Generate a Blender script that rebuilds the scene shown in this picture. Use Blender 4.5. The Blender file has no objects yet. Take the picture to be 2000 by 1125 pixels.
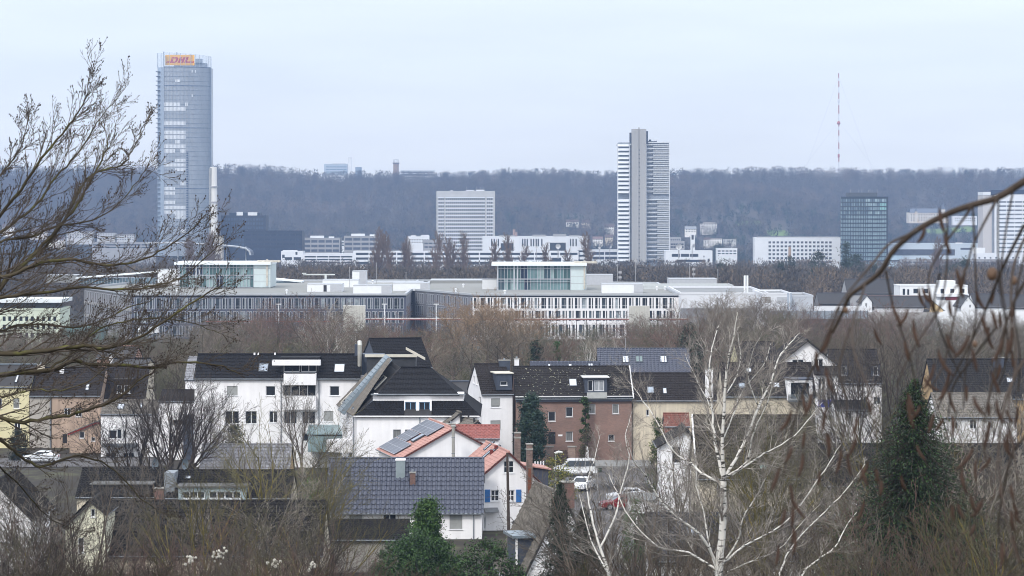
import bpy, math, random
import numpy as np
from mathutils import Vector, Matrix
R = math.radians; PI = math.pi
SC = bpy.context.scene; COL = SC.collection
# ---------------------------------------------------------------- camera
EYE = 60.0; HOR = 400.0; F = 5500.0            # eye height, horizon row and focal length in photo pixels (2000 wide)
cd = bpy.data.cameras.new('camera'); cam = bpy.data.objects.new('camera', cd); COL.objects.link(cam)
cam.location = (0, 0, EYE); cam.rotation_euler = (R(90), 0, 0)
cd.sensor_width = 36; cd.lens = 36*F/2000; cd.shift_y = -(562.5-HOR)/2000
cd.clip_start = .5; cd.clip_end = 20000
cd.dof.use_dof = True; cd.dof.focus_distance = 260; cd.dof.aperture_fstop = 13
SC.camera = cam
# ---------------------------------------------------------------- sky
SUN_EL, SUN_AZ = 42, 205      # azimuth clockwise from +Y (north): behind the camera
w = bpy.data.worlds.new('World'); SC.world = w; w.use_nodes = True
nt = w.node_tree; nt.nodes.clear(); N = nt.nodes.new; L = nt.links.new
out = N('ShaderNodeOutputWorld'); add = N('ShaderNodeAddShader')
bg1 = N('ShaderNodeBackground'); bg2 = N('ShaderNodeBackground')
sky = N('ShaderNodeTexSky'); sky.sky_type = 'NISHITA'; sky.sun_disc = False
sky.sun_elevation = R(SUN_EL); sky.sun_rotation = R(SUN_AZ); sky.air_density = 1.2; sky.dust_density = 2
bg1.inputs[1].default_value = .05; L(sky.outputs[0], bg1.inputs[0])
tc = N('ShaderNodeTexCoord'); sep = N('ShaderNodeSeparateXYZ'); L(tc.outputs['Generated'], sep.inputs[0])
ramp = N('ShaderNodeValToRGB'); L(sep.outputs[2], ramp.inputs[0])
cr = ramp.color_ramp; cr.elements[0].position = 0; cr.elements[0].color = (.84,.865,.91,1)
cr.elements[1].position = 1; cr.elements[1].color = (1.62,1.66,1.74,1)
for p, c in ((.035,(.81,.85,.92,1)), (.075,(.77,.82,.91,1)), (.3,(1.12,1.17,1.26,1))):
    e = cr.elements.new(p); e.color = c
mp = N('ShaderNodeMapping'); mp.inputs['Scale'].default_value = (5,5,34); L(tc.outputs['Generated'], mp.inputs[0])
nz = N('ShaderNodeTexNoise'); nz.inputs['Scale'].default_value = 1.6; nz.inputs['Detail'].default_value = 5; L(mp.outputs[0], nz.inputs[0])
mr = N('ShaderNodeMapRange'); mr.inputs[1].default_value = .35; mr.inputs[2].default_value = .7
mr.inputs[3].default_value = .94; mr.inputs[4].default_value = 1.05; L(nz.outputs[0], mr.inputs[0])
vm = N('ShaderNodeVectorMath'); vm.operation = 'SCALE'; L(ramp.outputs[0], vm.inputs[0]); L(mr.outputs[0], vm.inputs['Scale'])
L(vm.outputs[0], bg2.inputs[0]); bg2.inputs[1].default_value = 1.06
L(bg1.outputs[0], add.inputs[0]); L(bg2.outputs[0], add.inputs[1]); L(add.outputs[0], out.inputs[0])
sl = bpy.data.lights.new('sun', 'SUN'); so = bpy.data.objects.new('sun', sl); COL.objects.link(so)
sl.energy = 1.9; sl.angle = R(10); sl.color = (1,.96,.9)
so.rotation_euler = (R(90-SUN_EL), 0, R(-SUN_AZ+180)); so.location = (0,-50,300)
SC.view_settings.view_transform = 'Standard'; SC.view_settings.look = 'None'
SC.view_settings.exposure = 0; SC.view_settings.gamma = 1
SC.cycles.max_bounces = 5; SC.cycles.diffuse_bounces = 2; SC.cycles.glossy_bounces = 2
SC.cycles.transparent_max_bounces = 12; SC.cycles.volume_bounces = 0; SC.cycles.filter_width = 1.0
# ---------------------------------------------------------------- helpers
def P(px, py, Y): return Vector(((px-1000)/F*Y, Y, EYE-(py-HOR)/F*Y))
_gy = [0,40,100,150,200,240,345,450,700,820,1000,1300,1600,3000,3400,3600,4300,4700,6000]
_gz = [58,54,44,37.5,32,29.5,29.5,27.5,23.5,21.5,18,13,6,3,10,28,101,96,90]
RIDGE = ([-2500,0,280,430,560,640,700,760,850,900,1000,1100,1200,1320,1450,1500,1700,2000,4500],
         [330,326,326,323,329,338,338,338,341,338,332,333,338,334,331,329,333,331,331])
def G(X, Y):
    z = float(np.interp(Y, _gy, _gz))
    if Y > 3300:
        px = X/max(Y,1)*F+1000
        t = min(1, (Y-3300)/1000)
        top = EYE-(float(np.interp(px, *RIDGE))-HOR)/F*4300-13
        z += (top-101)*t + 10*math.sin(X*.006+1)*math.sin(PI*t) + 6*math.sin(X*.017+Y*.004)*math.sin(PI*t)
    elif 90 < Y < 1500: z += .25*math.sin(X*.05+Y*.03)
    return z
def s2l(c): return tuple(((v/255)/12.92 if v/255 <= .04045 else ((v/255+.055)/1.055)**2.4) for v in c)
_M = {}
def mt(name, rgb, rough=.8, var=.18, scale=1.2, bump=0, spec=.3, rgb2=None, aniso=None, metal=0, alpha=None, fine=0, streak=0):
    """procedural material: base colour (sRGB of the paint) broken up by two noises, optional second colour in patches"""
    if name in _M: return _M[name]
    m = bpy.data.materials.new(name); m.use_nodes = True; n = m.node_tree; b = n.nodes['Principled BSDF']
    b.inputs['Roughness'].default_value = rough; b.inputs['Specular IOR Level'].default_value = spec; b.inputs['Metallic'].default_value = metal
    c = s2l(rgb); tcn = n.nodes.new('ShaderNodeTexCoord'); src = tcn.outputs['Object']
    if aniso:
        q = n.nodes.new('ShaderNodeMapping'); q.inputs['Scale'].default_value = aniso; n.links.new(src, q.inputs[0]); src = q.outputs[0]
    t = n.nodes.new('ShaderNodeTexNoise'); t.inputs['Scale'].default_value = scale; t.inputs['Detail'].default_value = 6; t.inputs['Roughness'].default_value = .65
    n.links.new(src, t.inputs[0])
    rp = n.nodes.new('ShaderNodeValToRGB'); n.links.new(t.outputs[0], rp.inputs[0])
    lo = tuple(v*(1-var) for v in c); hi = tuple(min(1, v*(1+var)) for v in c)
    if rgb2: c2 = s2l(rgb2); hi = c2
    rp.color_ramp.elements[0].position = .36 if not rgb2 else .5; rp.color_ramp.elements[0].color = (*lo, 1)
    rp.color_ramp.elements[1].position = .66; rp.color_ramp.elements[1].color = (*hi, 1)
    if streak:
        sm = n.nodes.new('ShaderNodeMapping'); sm.inputs['Scale'].default_value = (2.2,2.2,.13); n.links.new(tcn.outputs['Object'], sm.inputs[0]); s1 = n.nodes.new('ShaderNodeTexNoise'); s1.inputs['Scale'].default_value = 1; s1.inputs['Detail'].default_value = 7; n.links.new(sm.outputs[0], s1.inputs[0])
        sr = n.nodes.new('ShaderNodeMapRange'); sr.inputs[1].default_value = .3; sr.inputs[2].default_value = .62; sr.inputs[3].default_value = 1-streak; sr.inputs[4].default_value = 1; n.links.new(s1.outputs[0], sr.inputs[0])
        sx = n.nodes.new('ShaderNodeMix'); sx.data_type = 'RGBA'; sx.blend_type = 'MULTIPLY'; sx.inputs[0].default_value = 1; n.links.new(rp.outputs[0], sx.inputs[6]); n.links.new(sr.outputs[0], sx.inputs[7]); rp = sx; n.links.new(sx.outputs[2], b.inputs['Base Color'])
    else: n.links.new(rp.outputs[0], b.inputs['Base Color'])
    if bump:
        t2 = n.nodes.new('ShaderNodeTexNoise'); t2.inputs['Scale'].default_value = scale*8 if not fine else fine; n.links.new(src, t2.inputs[0])
        bp = n.nodes.new('ShaderNodeBump'); bp.inputs['Strength'].default_value = bump; bp.inputs['Distance'].default_value = .05
        n.links.new(t2.outputs[0], bp.inputs['Height']); n.links.new(bp.outputs[0], b.inputs['Normal'])
    if alpha is not None: b.inputs['Alpha'].default_value = alpha
    _M[name] = m; return m
def mt_brick(name, c1, c2, mortar, w=.25, h=.075):
    if name in _M: return _M[name]
    m = bpy.data.materials.new(name); m.use_nodes = True; n = m.node_tree; b = n.nodes['Principled BSDF']; b.inputs['Roughness'].default_value = .9
    g = n.nodes.new('ShaderNodeTexCoord'); sp = n.nodes.new('ShaderNodeSeparateXYZ'); cb = n.nodes.new('ShaderNodeCombineXYZ'); ad = n.nodes.new('ShaderNodeMath')
    n.links.new(g.outputs['Object'], sp.inputs[0]); n.links.new(sp.outputs[0], ad.inputs[0]); n.links.new(sp.outputs[1], ad.inputs[1])
    n.links.new(ad.outputs[0], cb.inputs[0]); n.links.new(sp.outputs[2], cb.inputs[1])
    t = n.nodes.new('ShaderNodeTexBrick'); t.inputs['Scale'].default_value = 1; t.inputs['Brick Width'].default_value = w; t.inputs['Row Height'].default_value = h
    t.inputs['Mortar Size'].default_value = .008; n.links.new(cb.outputs[0], t.inputs[0])
    t.inputs['Color1'].default_value = (*s2l(c1),1); t.inputs['Color2'].default_value = (*s2l(c2),1); t.inputs['Mortar'].default_value = (*s2l(mortar),1)
    z = n.nodes.new('ShaderNodeTexNoise'); z.inputs['Scale'].default_value = .5; z.inputs['Detail'].default_value = 8; n.links.new(g.outputs['Object'], z.inputs[0])
    mx = n.nodes.new('ShaderNodeMix'); mx.data_type = 'RGBA'; mx.blend_type = 'MULTIPLY'; mx.inputs[0].default_value = .55
    n.links.new(t.outputs[0], mx.inputs[6]); n.links.new(z.outputs[0], mx.inputs[7]); 
    br = n.nodes.new('ShaderNodeBrightContrast'); br.inputs[1].default_value = .03; n.links.new(mx.outputs[2], br.inputs[0]); n.links.new(br.outputs[0], b.inputs['Base Color'])
    _M[name] = m; return m
def mt_bark(name, light, dark, ring=9.):
    """bark with short dark cross marks, as on a birch"""
    if name in _M: return _M[name]
    m = bpy.data.materials.new(name); m.use_nodes = True; n = m.node_tree; b = n.nodes['Principled BSDF']; b.inputs['Roughness'].default_value = .75
    g = n.nodes.new('ShaderNodeTexCoord'); q = n.nodes.new('ShaderNodeMapping'); q.inputs['Scale'].default_value = (1.5,1.5,ring); n.links.new(g.outputs['Object'], q.inputs[0])
    t = n.nodes.new('ShaderNodeTexNoise'); t.inputs['Scale'].default_value = 1.6; t.inputs['Detail'].default_value = 3; n.links.new(q.outputs[0], t.inputs[0])
    rp = n.nodes.new('ShaderNodeValToRGB'); n.links.new(t.outputs[0], rp.inputs[0]); rp.color_ramp.elements[0].position = .38; rp.color_ramp.elements[1].position = .44
    rp.color_ramp.elements[0].color = (*s2l(dark),1); rp.color_ramp.elements[1].color = (*s2l(light),1)
    n.links.new(rp.outputs[0], b.inputs['Base Color']); _M[name] = m; return m
class MB:
    def __init__(s): s.v = []; s.f = []; s.m = []; s.mi = 0
    def poly(s, pts):
        k = len(s.v); s.v += [tuple(p) for p in pts]; s.f.append(tuple(range(k, k+len(pts)))); s.m.append(s.mi)
    def box(s, x0, x1, y0, y1, z0, z1):
        k = len(s.v); s.v += [(x,y,z) for z in (z0,z1) for y in (y0,y1) for x in (x0,x1)]
        for a in ((0,2,3,1),(4,5,7,6),(0,1,5,4),(2,6,7,3),(0,4,6,2),(1,3,7,5)): s.f.append(tuple(k+i for i in a)); s.m.append(s.mi)
        return s
    def obox(s, o, u, v, w):
        """box from corner o along three vectors"""
        k = len(s.v); s.v += [tuple(o+u*a+v*b+w*c) for c in (0,1) for b in (0,1) for a in (0,1)]
        for a in ((0,2,3,1),(4,5,7,6),(0,1,5,4),(2,6,7,3),(0,4,6,2),(1,3,7,5)): s.f.append(tuple(k+i for i in a)); s.m.append(s.mi)
        return s
    def prism(s, pts, z0, z1, cap=True):
        n = len(pts); k = len(s.v); s.v += [(x,y,z0) for x,y in pts]+[(x,y,z1) for x,y in pts]
        for i in range(n): j = (i+1)%n; s.f.append((k+i,k+j,k+n+j,k+n+i)); s.m.append(s.mi)
        if cap: s.f += [tuple(k+n+i for i in range(n)), tuple(k+i for i in reversed(range(n)))]; s.m += [s.mi]*2
        return s
    def tube(s, pts, rad, n=6, cap=True):
        if not hasattr(rad, '__len__'): rad = [rad]*len(pts)
        k = len(s.v); m = len(pts)
        for i, p in enumerate(pts):
            p = Vector(p); d = (Vector(pts[min(i+1,m-1)])-Vector(pts[max(i-1,0)])).normalized()
            a = d.cross(Vector((.31,.9,.29)));  a = a.normalized() if a.length > .05 else d.cross(Vector((1,0,0))).normalized(); b = d.cross(a)
            for j in range(n):
                t = 2*PI*j/n; s.v.append(tuple(p+(a*math.cos(t)+b*math.sin(t))*rad[i]))
        for i in range(m-1):
            for j in range(n):
                q = (j+1)%n; s.f.append((k+i*n+j,k+i*n+q,k+(i+1)*n+q,k+(i+1)*n+j)); s.m.append(s.mi)
        if cap: s.f += [tuple(k+j for j in range(n)), tuple(k+(m-1)*n+j for j in range(n))]; s.m += [s.mi]*2
        return s
    def ball(s, c, r, n=6, sq=1.):
        c = Vector(c); k = len(s.v); rows = n//2+1
        for i in range(rows+1):
            th = PI*i/rows
            for j in range(n): ph = 2*PI*j/n; s.v.append((c.x+r*math.sin(th)*math.cos(ph), c.y+r*math.sin(th)*math.sin(ph), c.z+r*sq*math.cos(th)))
        for i in range(rows):
            for j in range(n): q = (j+1)%n; s.f.append((k+i*n+j,k+(i+1)*n+j,k+(i+1)*n+q,k+i*n+q)); s.m.append(s.mi)
        return s
    def build(s, name, mats, parent=None, smooth=False, loc=None):
        me = bpy.data.meshes.new(name); me.from_pydata(s.v, [], s.f)
        if not isinstance(mats, (list, tuple)): mats = [mats]
        for x in mats: me.materials.append(x)
        if len(mats) > 1: me.polygons.foreach_set('material_index', s.m)
        if smooth: me.polygons.foreach_set('use_smooth', [True]*len(s.f))
        me.update(); return link(name, me, parent, loc)
def link(name, me, parent=None, loc=None):
    o = bpy.data.objects.new(name, me); COL.objects.link(o)
    if parent: o.parent = parent
    if loc is not None: o.location = loc
    return o
def tag(o, label=None, cat=None, group=None, kind=None):
    if label: o['label'] = label
    if cat: o['category'] = cat
    if group: o['group'] = group
    if kind: o['kind'] = kind
    return o
def thing(name, label, cat, loc, rz=0, group=None):
    o = bpy.data.objects.new(name, None); COL.objects.link(o); o.empty_display_size = .5
    o.location = loc; o.rotation_euler = (0,0,rz); return tag(o, label, cat, group)
def copy_tree(o, parent=None):
    c = o.copy(); COL.objects.link(c)
    if parent: c.parent = parent
    for ch in [x for x in o.children]: copy_tree(ch, c)
    return c
def to_local(t, p):
    d = Vector(p)-Vector(t.location); a = -t.rotation_euler.z
    return Vector((d.x*math.cos(a)-d.y*math.sin(a), d.x*math.sin(a)+d.y*math.cos(a), d.z))
def hit(t, px, py, o, n):
    """where the sight line through a photo pixel meets a plane given in the thing's own frame"""
    c = to_local(t, (0,0,EYE)); d = to_local(t, Vector((0,0,EYE))+Vector(((px-1000)/F,1,-(py-HOR)/F)))-c
    return c+d*((Vector(o)-c).dot(n)/d.dot(n))
def mesh_np(name, V, Fc, mat, parent=None, midx=None):
    me = bpy.data.meshes.new(name); k = Fc.shape[1]
    me.vertices.add(len(V)); me.vertices.foreach_set('co', V.astype(np.float32).ravel())
    me.loops.add(Fc.size); me.loops.foreach_set('vertex_index', Fc.astype(np.int32).ravel())
    me.polygons.add(len(Fc)); me.polygons.foreach_set('loop_start', np.arange(0, Fc.size, k, dtype=np.int32))
    me.polygons.foreach_set('loop_total', np.full(len(Fc), k, dtype=np.int32))
    for x in (mat if isinstance(mat, list) else [mat]): me.materials.append(x)
    if midx is not None: me.polygons.foreach_set('material_index', midx.astype(np.int32))
    me.update(); me.validate(); return link(name, me, parent)
# ---------------------------------------------------------------- walls, windows, roofs
UZ = Vector((0,0,1))
def clip(poly, cv):
    """clip polygon by a convex counter-clockwise polygon"""
    for i in range(len(cv)):
        a, b = cv[i], cv[(i+1)%len(cv)]; o = []; n = len(poly)
        side = lambda p: (b[0]-a[0])*(p[1]-a[1])-(b[1]-a[1])*(p[0]-a[0])
        for j in range(n):
            p, q = poly[j], poly[(j+1)%n]; sp, sq_ = side(p), side(q)
            if sp >= -1e-7: o.append(p)
            if (sp > 1e-7 and sq_ < -1e-7) or (sp < -1e-7 and sq_ > 1e-7):
                t = sp/(sp-sq_); o.append((p[0]+(q[0]-p[0])*t, p[1]+(q[1]-p[1])*t))
        poly = o
        if len(poly) < 3: return []
    return poly
def facade(mb, o, u, poly, ops, rev=.18):
    n = u.cross(UZ)
    us = sorted({p[0] for p in poly} | {a for q in ops for a in (q[0],q[2])}); vs = sorted({p[1] for p in poly} | {a for q in ops for a in (q[1],q[3])})
    us = [a for i, a in enumerate(us) if i == 0 or a-us[i-1] > 1e-4]; vs = [a for i, a in enumerate(vs) if i == 0 or a-vs[i-1] > 1e-4]
    for j in range(len(vs)-1):
        run = None
        for i in range(len(us)-1):
            cu, cv = (us[i]+us[i+1])/2, (vs[j]+vs[j+1])/2
            inside = any(q[0] < cu < q[2] and q[1] < cv < q[3] for q in ops)
            if not inside: run = us[i] if run is None else run
            if run is not None and (inside or i == len(us)-2):
                e = us[i] if inside else us[i+1]
                c = clip([(run,vs[j]),(e,vs[j]),(e,vs[j+1]),(run,vs[j+1])], poly)
                if len(c) > 2: mb.poly([o+u*a+UZ*b for a, b in c])
                run = None
    for a, b, c, d in ops:
        q = [(a,b),(c,b),(c,d),(a,d)]
        for i in range(4):
            p1, p2 = q[i], q[(i+1)%4]; A, B = o+u*p1[0]+UZ*p1[1], o+u*p2[0]+UZ*p2[1]
            mb.poly([A, B, B-n*rev, A-n*rev])
WF = lambda: mt('window_frame_white', (225,226,228), .5, .05)
GL = lambda: mt('window_glass_dark', (42,46,52), .08, .5, .35, spec=.6)
GL2 = lambda: mt('window_glass_curtained', (118,120,120), .3, .35, 2.5, spec=.5, aniso=(6,6,.4))
def window(t, o, u, a, b, c, d, rev=.18, nx=2, ny=1, fm=None, gm=None, sill=True, fw=.07, blind=0, label=None):
    """frame with mullions, one pane, sill and blind as sub-parts"""
    n = u.cross(UZ); fm = fm or WF(); gm = gm or GL(); m = MB(); oo = o-n*(rev-.001)
    def bar(a0,a1,b0,b1,dp=.06): m.obox(oo+u*a0+UZ*b0, u*(a1-a0), UZ*(b1-b0), n*dp)
    bar(a,c,b,b+fw); bar(a,c,d-fw,d); bar(a,a+fw,b+fw,d-fw); bar(c-fw,c,b+fw,d-fw)
    for i in range(1,nx): x = a+(c-a)*i/nx; bar(x-fw*.6,x+fw*.6,b+fw,d-fw,.055)
    for i in range(1,ny): y = b+(d-b)*i/ny; bar(a+fw,c-fw,y-fw*.35,y+fw*.35,.05)
    w_ = m.build('window', fm, t)
    if label: w_['label'] = label
    MB().obox(oo+n*.012+u*(a+.01)+UZ*(b+.01), u*(c-a-.02), UZ*(d-b-.02), n*.015).build('pane', gm, w_)
    if sill: MB().obox(o+n*-.05+u*(a-.06)+UZ*(b-.06), u*(c-a+.12), UZ*.05, n*.13).build('sill', WF(), w_)
    if blind: MB().obox(oo+n*.075+u*(a+.01)+UZ*(d-(d-b)*blind), u*(c-a-.02), UZ*((d-b)*blind-.01), n*.03).build('blind', mt('blind_grey',(150,152,150),.7,.08), w_)
    return w_
def panes(t, lst, o, u, rev, gm, name='window', prom=.05):
    """many plain windows of a far facade: the first hundred as parts, the rest as one"""
    n = u.cross(UZ); rest = MB()
    for i, q in enumerate(lst):
        a, b, c, d = q[:4]; g = q[4] if len(q) > 4 else gm; m = MB() if i < 100 else rest
        m.obox(o-n*rev+u*(a+.003)+UZ*(b+.003), u*(c-a-.006), UZ*(d-b-.006), n*prom)
        if i < 100: m.build(name, g, t)
    if rest.v: tag(rest.build(name, gm, t), kind='stuff')
def tile_slope(mb, A, B, C, D, tw=.3, tl=.36, amp=.028, step=.035, ns=4, jit=.004, rng=random.Random(3)):
    """courses of pantiles on the quad eave-left, eave-right, ridge-right, ridge-left"""
    A,B,C,D = map(Vector, (A,B,C,D)); u = (B-A).normalized(); v = (D-A)-u*(D-A).dot(u); Lv = v.length; v.normalize(); n = u.cross(v)
    if n.z < 0: n = -n
    ul = lambda t: (D-A).dot(u)*t; ur = lambda t: (B-A).length+((C-A).dot(u)-(B-A).length)*t
    rows = max(2, round(Lv/tl)); q = tw/ns
    for j in range(rows):
        t0, t1 = j/rows, (j+1)/rows; lo, hi = min(ul(t0), ul(t1)), max(ur(t0), ur(t1)); k0, k1 = math.floor(lo/q), math.ceil(hi/q)
        base = len(mb.v); jj = rng.uniform(-jit,jit)
        for k in range(k0, k1+1):
            a = min(max(k*q, ul(t0)), ur(t0)); b = min(max(k*q, ul(t1)), ur(t1)); h = (amp*(.5+.5*math.sin(2*PI*k*q/tw)) if ns < 8 else amp*(0,0,0,0,.35,.9,1,.4)[k%8])+jj+(math.sin(k*12.9+j*78.2)*.004)
            mb.v += [tuple(A+u*a+v*(t0*Lv)+n*(h-.02)), tuple(A+u*a+v*(t0*Lv)+n*(h+step)), tuple(A+u*b+v*(t1*Lv)+n*(h+.003))]
        for k in range(k1-k0):
            i = base+k*3; mb.f += [(i,i+3,i+4,i+1),(i+1,i+4,i+5,i+2)]; mb.m += [mb.mi]*2
def slab(mb, pts, n, th):
    """thin solid under a roof face"""
    pts = [Vector(p) for p in pts]; lo = [p-n*th for p in pts]; k = len(mb.v); m = len(pts); mb.v += [tuple(p) for p in pts+lo]
    mb.f += [tuple(k+i for i in range(m)), tuple(k+m+i for i in reversed(range(m)))]+[(k+i,k+m+i,k+m+(i+1)%m,k+(i+1)%m) for i in range(m)]; mb.m += [mb.mi]*(m+2)
def pnorm(a,b,c):
    n = (Vector(b)-Vector(a)).cross(Vector(c)-Vector(a)).normalized(); return n if n.z > 0 else -n
class House:
    """gabled house. axis x: ridge across the picture; axis y: gable to the viewer. x0..x1 and rows are photo pixels on the front wall plane at distance Y"""
    def __init__(s, name, label, x0, x1, Y, eave, ridge, depth, wall, roof, axis='x', yaw=0, amp=.028, ns=4, over=.4, apex=None, eaveR=None, ops=(), side_ops=(), tw=.3, tl=.36, trim=None, cat='house', group=None, verge=.12, gutter=True, tiles=True, capcol=None):
        X0, X1 = P(x0,0,Y).x, P(x1,0,Y).x; zb = min(G(X0,Y), G(X1,Y+depth))-.4; W = (X1-X0)/math.cos(yaw); s.W = W; s.D = depth; s.Y = Y
        s.t = thing(name, label, cat, ((X0+X1)/2, Y, zb), yaw, group); t = s.t; zz = lambda py, yy=Y: EYE-(py-HOR)/F*yy-zb
        s.o = {'f': Vector((-W/2,0,0)), 'r': Vector((W/2,0,0)), 'l': Vector((-W/2,depth,0)), 'b': Vector((W/2,depth,0))}
        s.u = {'f': Vector((1,0,0)), 'r': Vector((0,1,0)), 'l': Vector((0,-1,0)), 'b': Vector((-1,0,0))}
        s.wall_m = wall; s.roof_m = roof
        if Y < 262 and ns < 8: ns = 8; amp = .1; tw = max(tw,.33); tl = max(tl,.4)
        s.he = zz(eave); D = depth; hb = s.he; tr = trim or mt('trim_dark', (48,46,46), .6, .1)
        if axis == 'x':
            s.hr = zz(ridge, Y+D/2); hr = s.hr
            polys = {'f': [(0,0),(W,0),(W,hb),(0,hb)], 'b': [(0,0),(W,0),(W,hb),(0,hb)], 'r': [(0,0),(D,0),(D,hb),(D/2,hr),(0,hb)], 'l': [(0,0),(D,0),(D,hb),(D/2,hr),(0,hb)]}
            k = (hr-hb)/(D/2); e = over; v = verge
            A, B = Vector((-W/2-v,-e,hb-k*e)), Vector((W/2+v,-e,hb-k*e)); C, E = Vector((W/2+v,D/2,hr)), Vector((-W/2-v,D/2,hr))
            A2, B2 = Vector((W/2+v,D+e,hb-k*e)), Vector((-W/2-v,D+e,hb-k*e)); slopes = [(A,B,C,E),(A2,B2,E,C)]; rl = (E,C); s.slope = {'f': slopes[0], 'b': slopes[1]}
        else:
            s.hr = zz(ridge); hr = s.hr; hR = zz(eaveR) if eaveR else hb; ax = ((apex if apex else (x0+x1)/2)-x0)/(x1-x0)*W
            polys = {'f': [(0,0),(W,0),(W,hR),(ax,hr),(0,hb)], 'b': [(0,0),(W,0),(W,hb),(W-ax,hr),(0,hR)], 'r': [(0,0),(D,0),(D,hR),(0,hR)], 'l': [(0,0),(D,0),(D,hb),(0,hb)]}
            kl = (hr-hb)/ax; kr = (hr-hR)/(W-ax); e = over; v = max(verge,.25); xa = -W/2+ax
            A, B = Vector((-W/2-e,D+v,hb-kl*e)), Vector((-W/2-e,-v,hb-kl*e)); C, E = Vector((xa,-v,hr)), Vector((xa,D+v,hr))
            A2, B2 = Vector((W/2+e,-v,hR-kr*e)), Vector((W/2+e,D+v,hR-kr*e)); slopes = [(A,B,C,E),(A2,B2,E,C)]; rl = (C,E); s.slope = {'l': slopes[0], 'r': slopes[1]}
        s.ops = {}
        for wl, *q in ops:
            o, u = s.o[wl], s.u[wl]; n = u.cross(UZ); p, r_ = hit(t,q[0],q[3],o,n)-o, hit(t,q[2],q[1],o,n)-o
            a, c = sorted((p.dot(u), r_.dot(u))); b, d = sorted((p.z, r_.z)); a, c = max(a,.12), min(c,(W if wl in 'fb' else D)-.12)
            if c-a > .1 and d-b > .1: s.ops.setdefault(wl, []).append((a,b,c,d,q[4] if len(q) > 4 else {}))
        m = MB()
        for wl in 'frlb': facade(m, s.o[wl], s.u[wl], polys[wl], [q[:4] for q in s.ops.get(wl, [])])
        m.build('wall', wall, t)
        for wl, l in s.ops.items():
            for a,b,c,d,st in l:
                st = dict(st); kind = st.pop('kind', 'window')
                if kind == 'door': s.door(wl,a,b,c,d,**st)
                elif kind == 'loggia': s.loggia(wl,a,b,c,d)
                else: window(t, s.o[wl], s.u[wl], a,b,c,d, **st)
        m = MB(); m.mi = 0
        for q in slopes:
            n = pnorm(*q[:3])
            if tiles: tile_slope(m, *q, tw=tw, tl=tl, amp=amp, ns=ns, step=.06 if amp > .08 else .035)
            m.mi = 1; slab(m, [p-n*.02 for p in q], n, .12); m.mi = 0
        d = (rl[1]-rl[0]); m.tube([rl[0]+UZ*.03, rl[1]+UZ*.03], .11, 6)
        s.roof = m.build('roof', [roof, tr], t)
        if gutter:
            for q in slopes: m = MB(); m.tube([q[0]+Vector((0,0,.0)), q[1]], .065, 6); m.build('gutter', mt('zinc', (128,134,140), .45, .15, metal=.3), t)
    def door(s, wl, a, b, c, d, m=None):
        o, u = s.o[wl], s.u[wl]; n = u.cross(UZ); dr = MB().obox(o-n*.15+u*(a+.02)+UZ*b, u*(c-a-.04), UZ*(d-b-.01), n*.05).build('door', m or mt('door_dark', (45,44,46), .5, .1), s.t)
        MB().obox(o-n*.1+u*(c-.16)+UZ*(b+1), u*.04, UZ*.16, n*.05).build('handle', mt('zinc', (128,134,140)), dr)
    def loggia(s, wl, a, b, c, d):
        """deep balcony opening with glazing behind and a rail"""
        o, u = s.o[wl], s.u[wl]; n = u.cross(UZ); q = MB()
        for lo, w_, h_ in ((u*a+UZ*b, u*.05, UZ*(d-b)), (u*(c-.05)+UZ*b, u*.05, UZ*(d-b)), (u*a+UZ*b, u*(c-a), UZ*.05), (u*a+UZ*(d-.05), u*(c-a), UZ*.05)): q.obox(o+lo-n*1.6, w_, h_, n*1.4)
        q.build('balcony', s.wall_m, s.t)
        window(s.t, o-n*1.3, u, a+.08, b+.08, c-.08, d-.08, nx=3, sill=False)
    def pt(s, sl, px, py):
        q = s.slope[sl]; return hit(s.t, px, py, q[0], pnorm(*q[:3]))
    def axes(s, sl):
        q = s.slope[sl]; u = (q[1]-q[0]).normalized(); n = pnorm(*q[:3]); v = n.cross(u); v = v if v.z > 0 else -v; return u, v, n
    def skylight(s, sl, x0, y0, x1, y1, glass=None, open_=0, w_=None, h_=None):
        u, v, n = s.axes(sl); a, b = s.pt(sl,x0,y1), s.pt(sl,x1,y0); W, H = abs((b-a).dot(u)), abs((b-a).dot(v)); o = s.pt(sl,(x0+x1)/2,(y0+y1)/2); W = w_ or W; H = h_ or H; o = o-u*W/2-v*H/2
        m = MB(); f = .07
        m.obox(o, u*W, v*f, n*.13); m.obox(o+v*(H-f), u*W, v*f, n*.13); m.obox(o+v*f, u*f, v*(H-2*f), n*.13); m.obox(o+v*f+u*(W-f), u*f, v*(H-2*f), n*.13)
        k = m.build('skylight', mt('skylight_frame', (70,72,76), .5, .1), s.t)
        MB().obox(o+u*f+v*f+n*.02, u*(W-2*f), v*(H-2*f), n*.07).build('pane', glass or mt('skylight_glass', (150,160,172), .1, .2, spec=.8), k)
    def chimney(s, sl, px, py, w=.6, d=.5, h=1.2, mat=None, cap=None, name='chimney'):
        p = s.pt(sl, px, py); k = MB().box(p.x-w/2, p.x+w/2, p.y-d/2, p.y+d/2, p.z-.5, p.z+h).build(name, mat or mt_brick('brick_chimney', (105,62,50), (130,84,68), (120,112,104)), s.t)
        MB().box(p.x-w/2-.06, p.x+w/2+.06, p.y-d/2-.06, p.y+d/2+.06, p.z+h, p.z+h+.09).build('cap', cap or mt('cement', (150,148,142), .9, .15), k)
        m = MB(); m.tube([(p.x,p.y,p.z+h+.09),(p.x,p.y,p.z+h+.3)], .11, 8); m.build('flue', mt('zinc', (128,134,140)), k); return k
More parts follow.
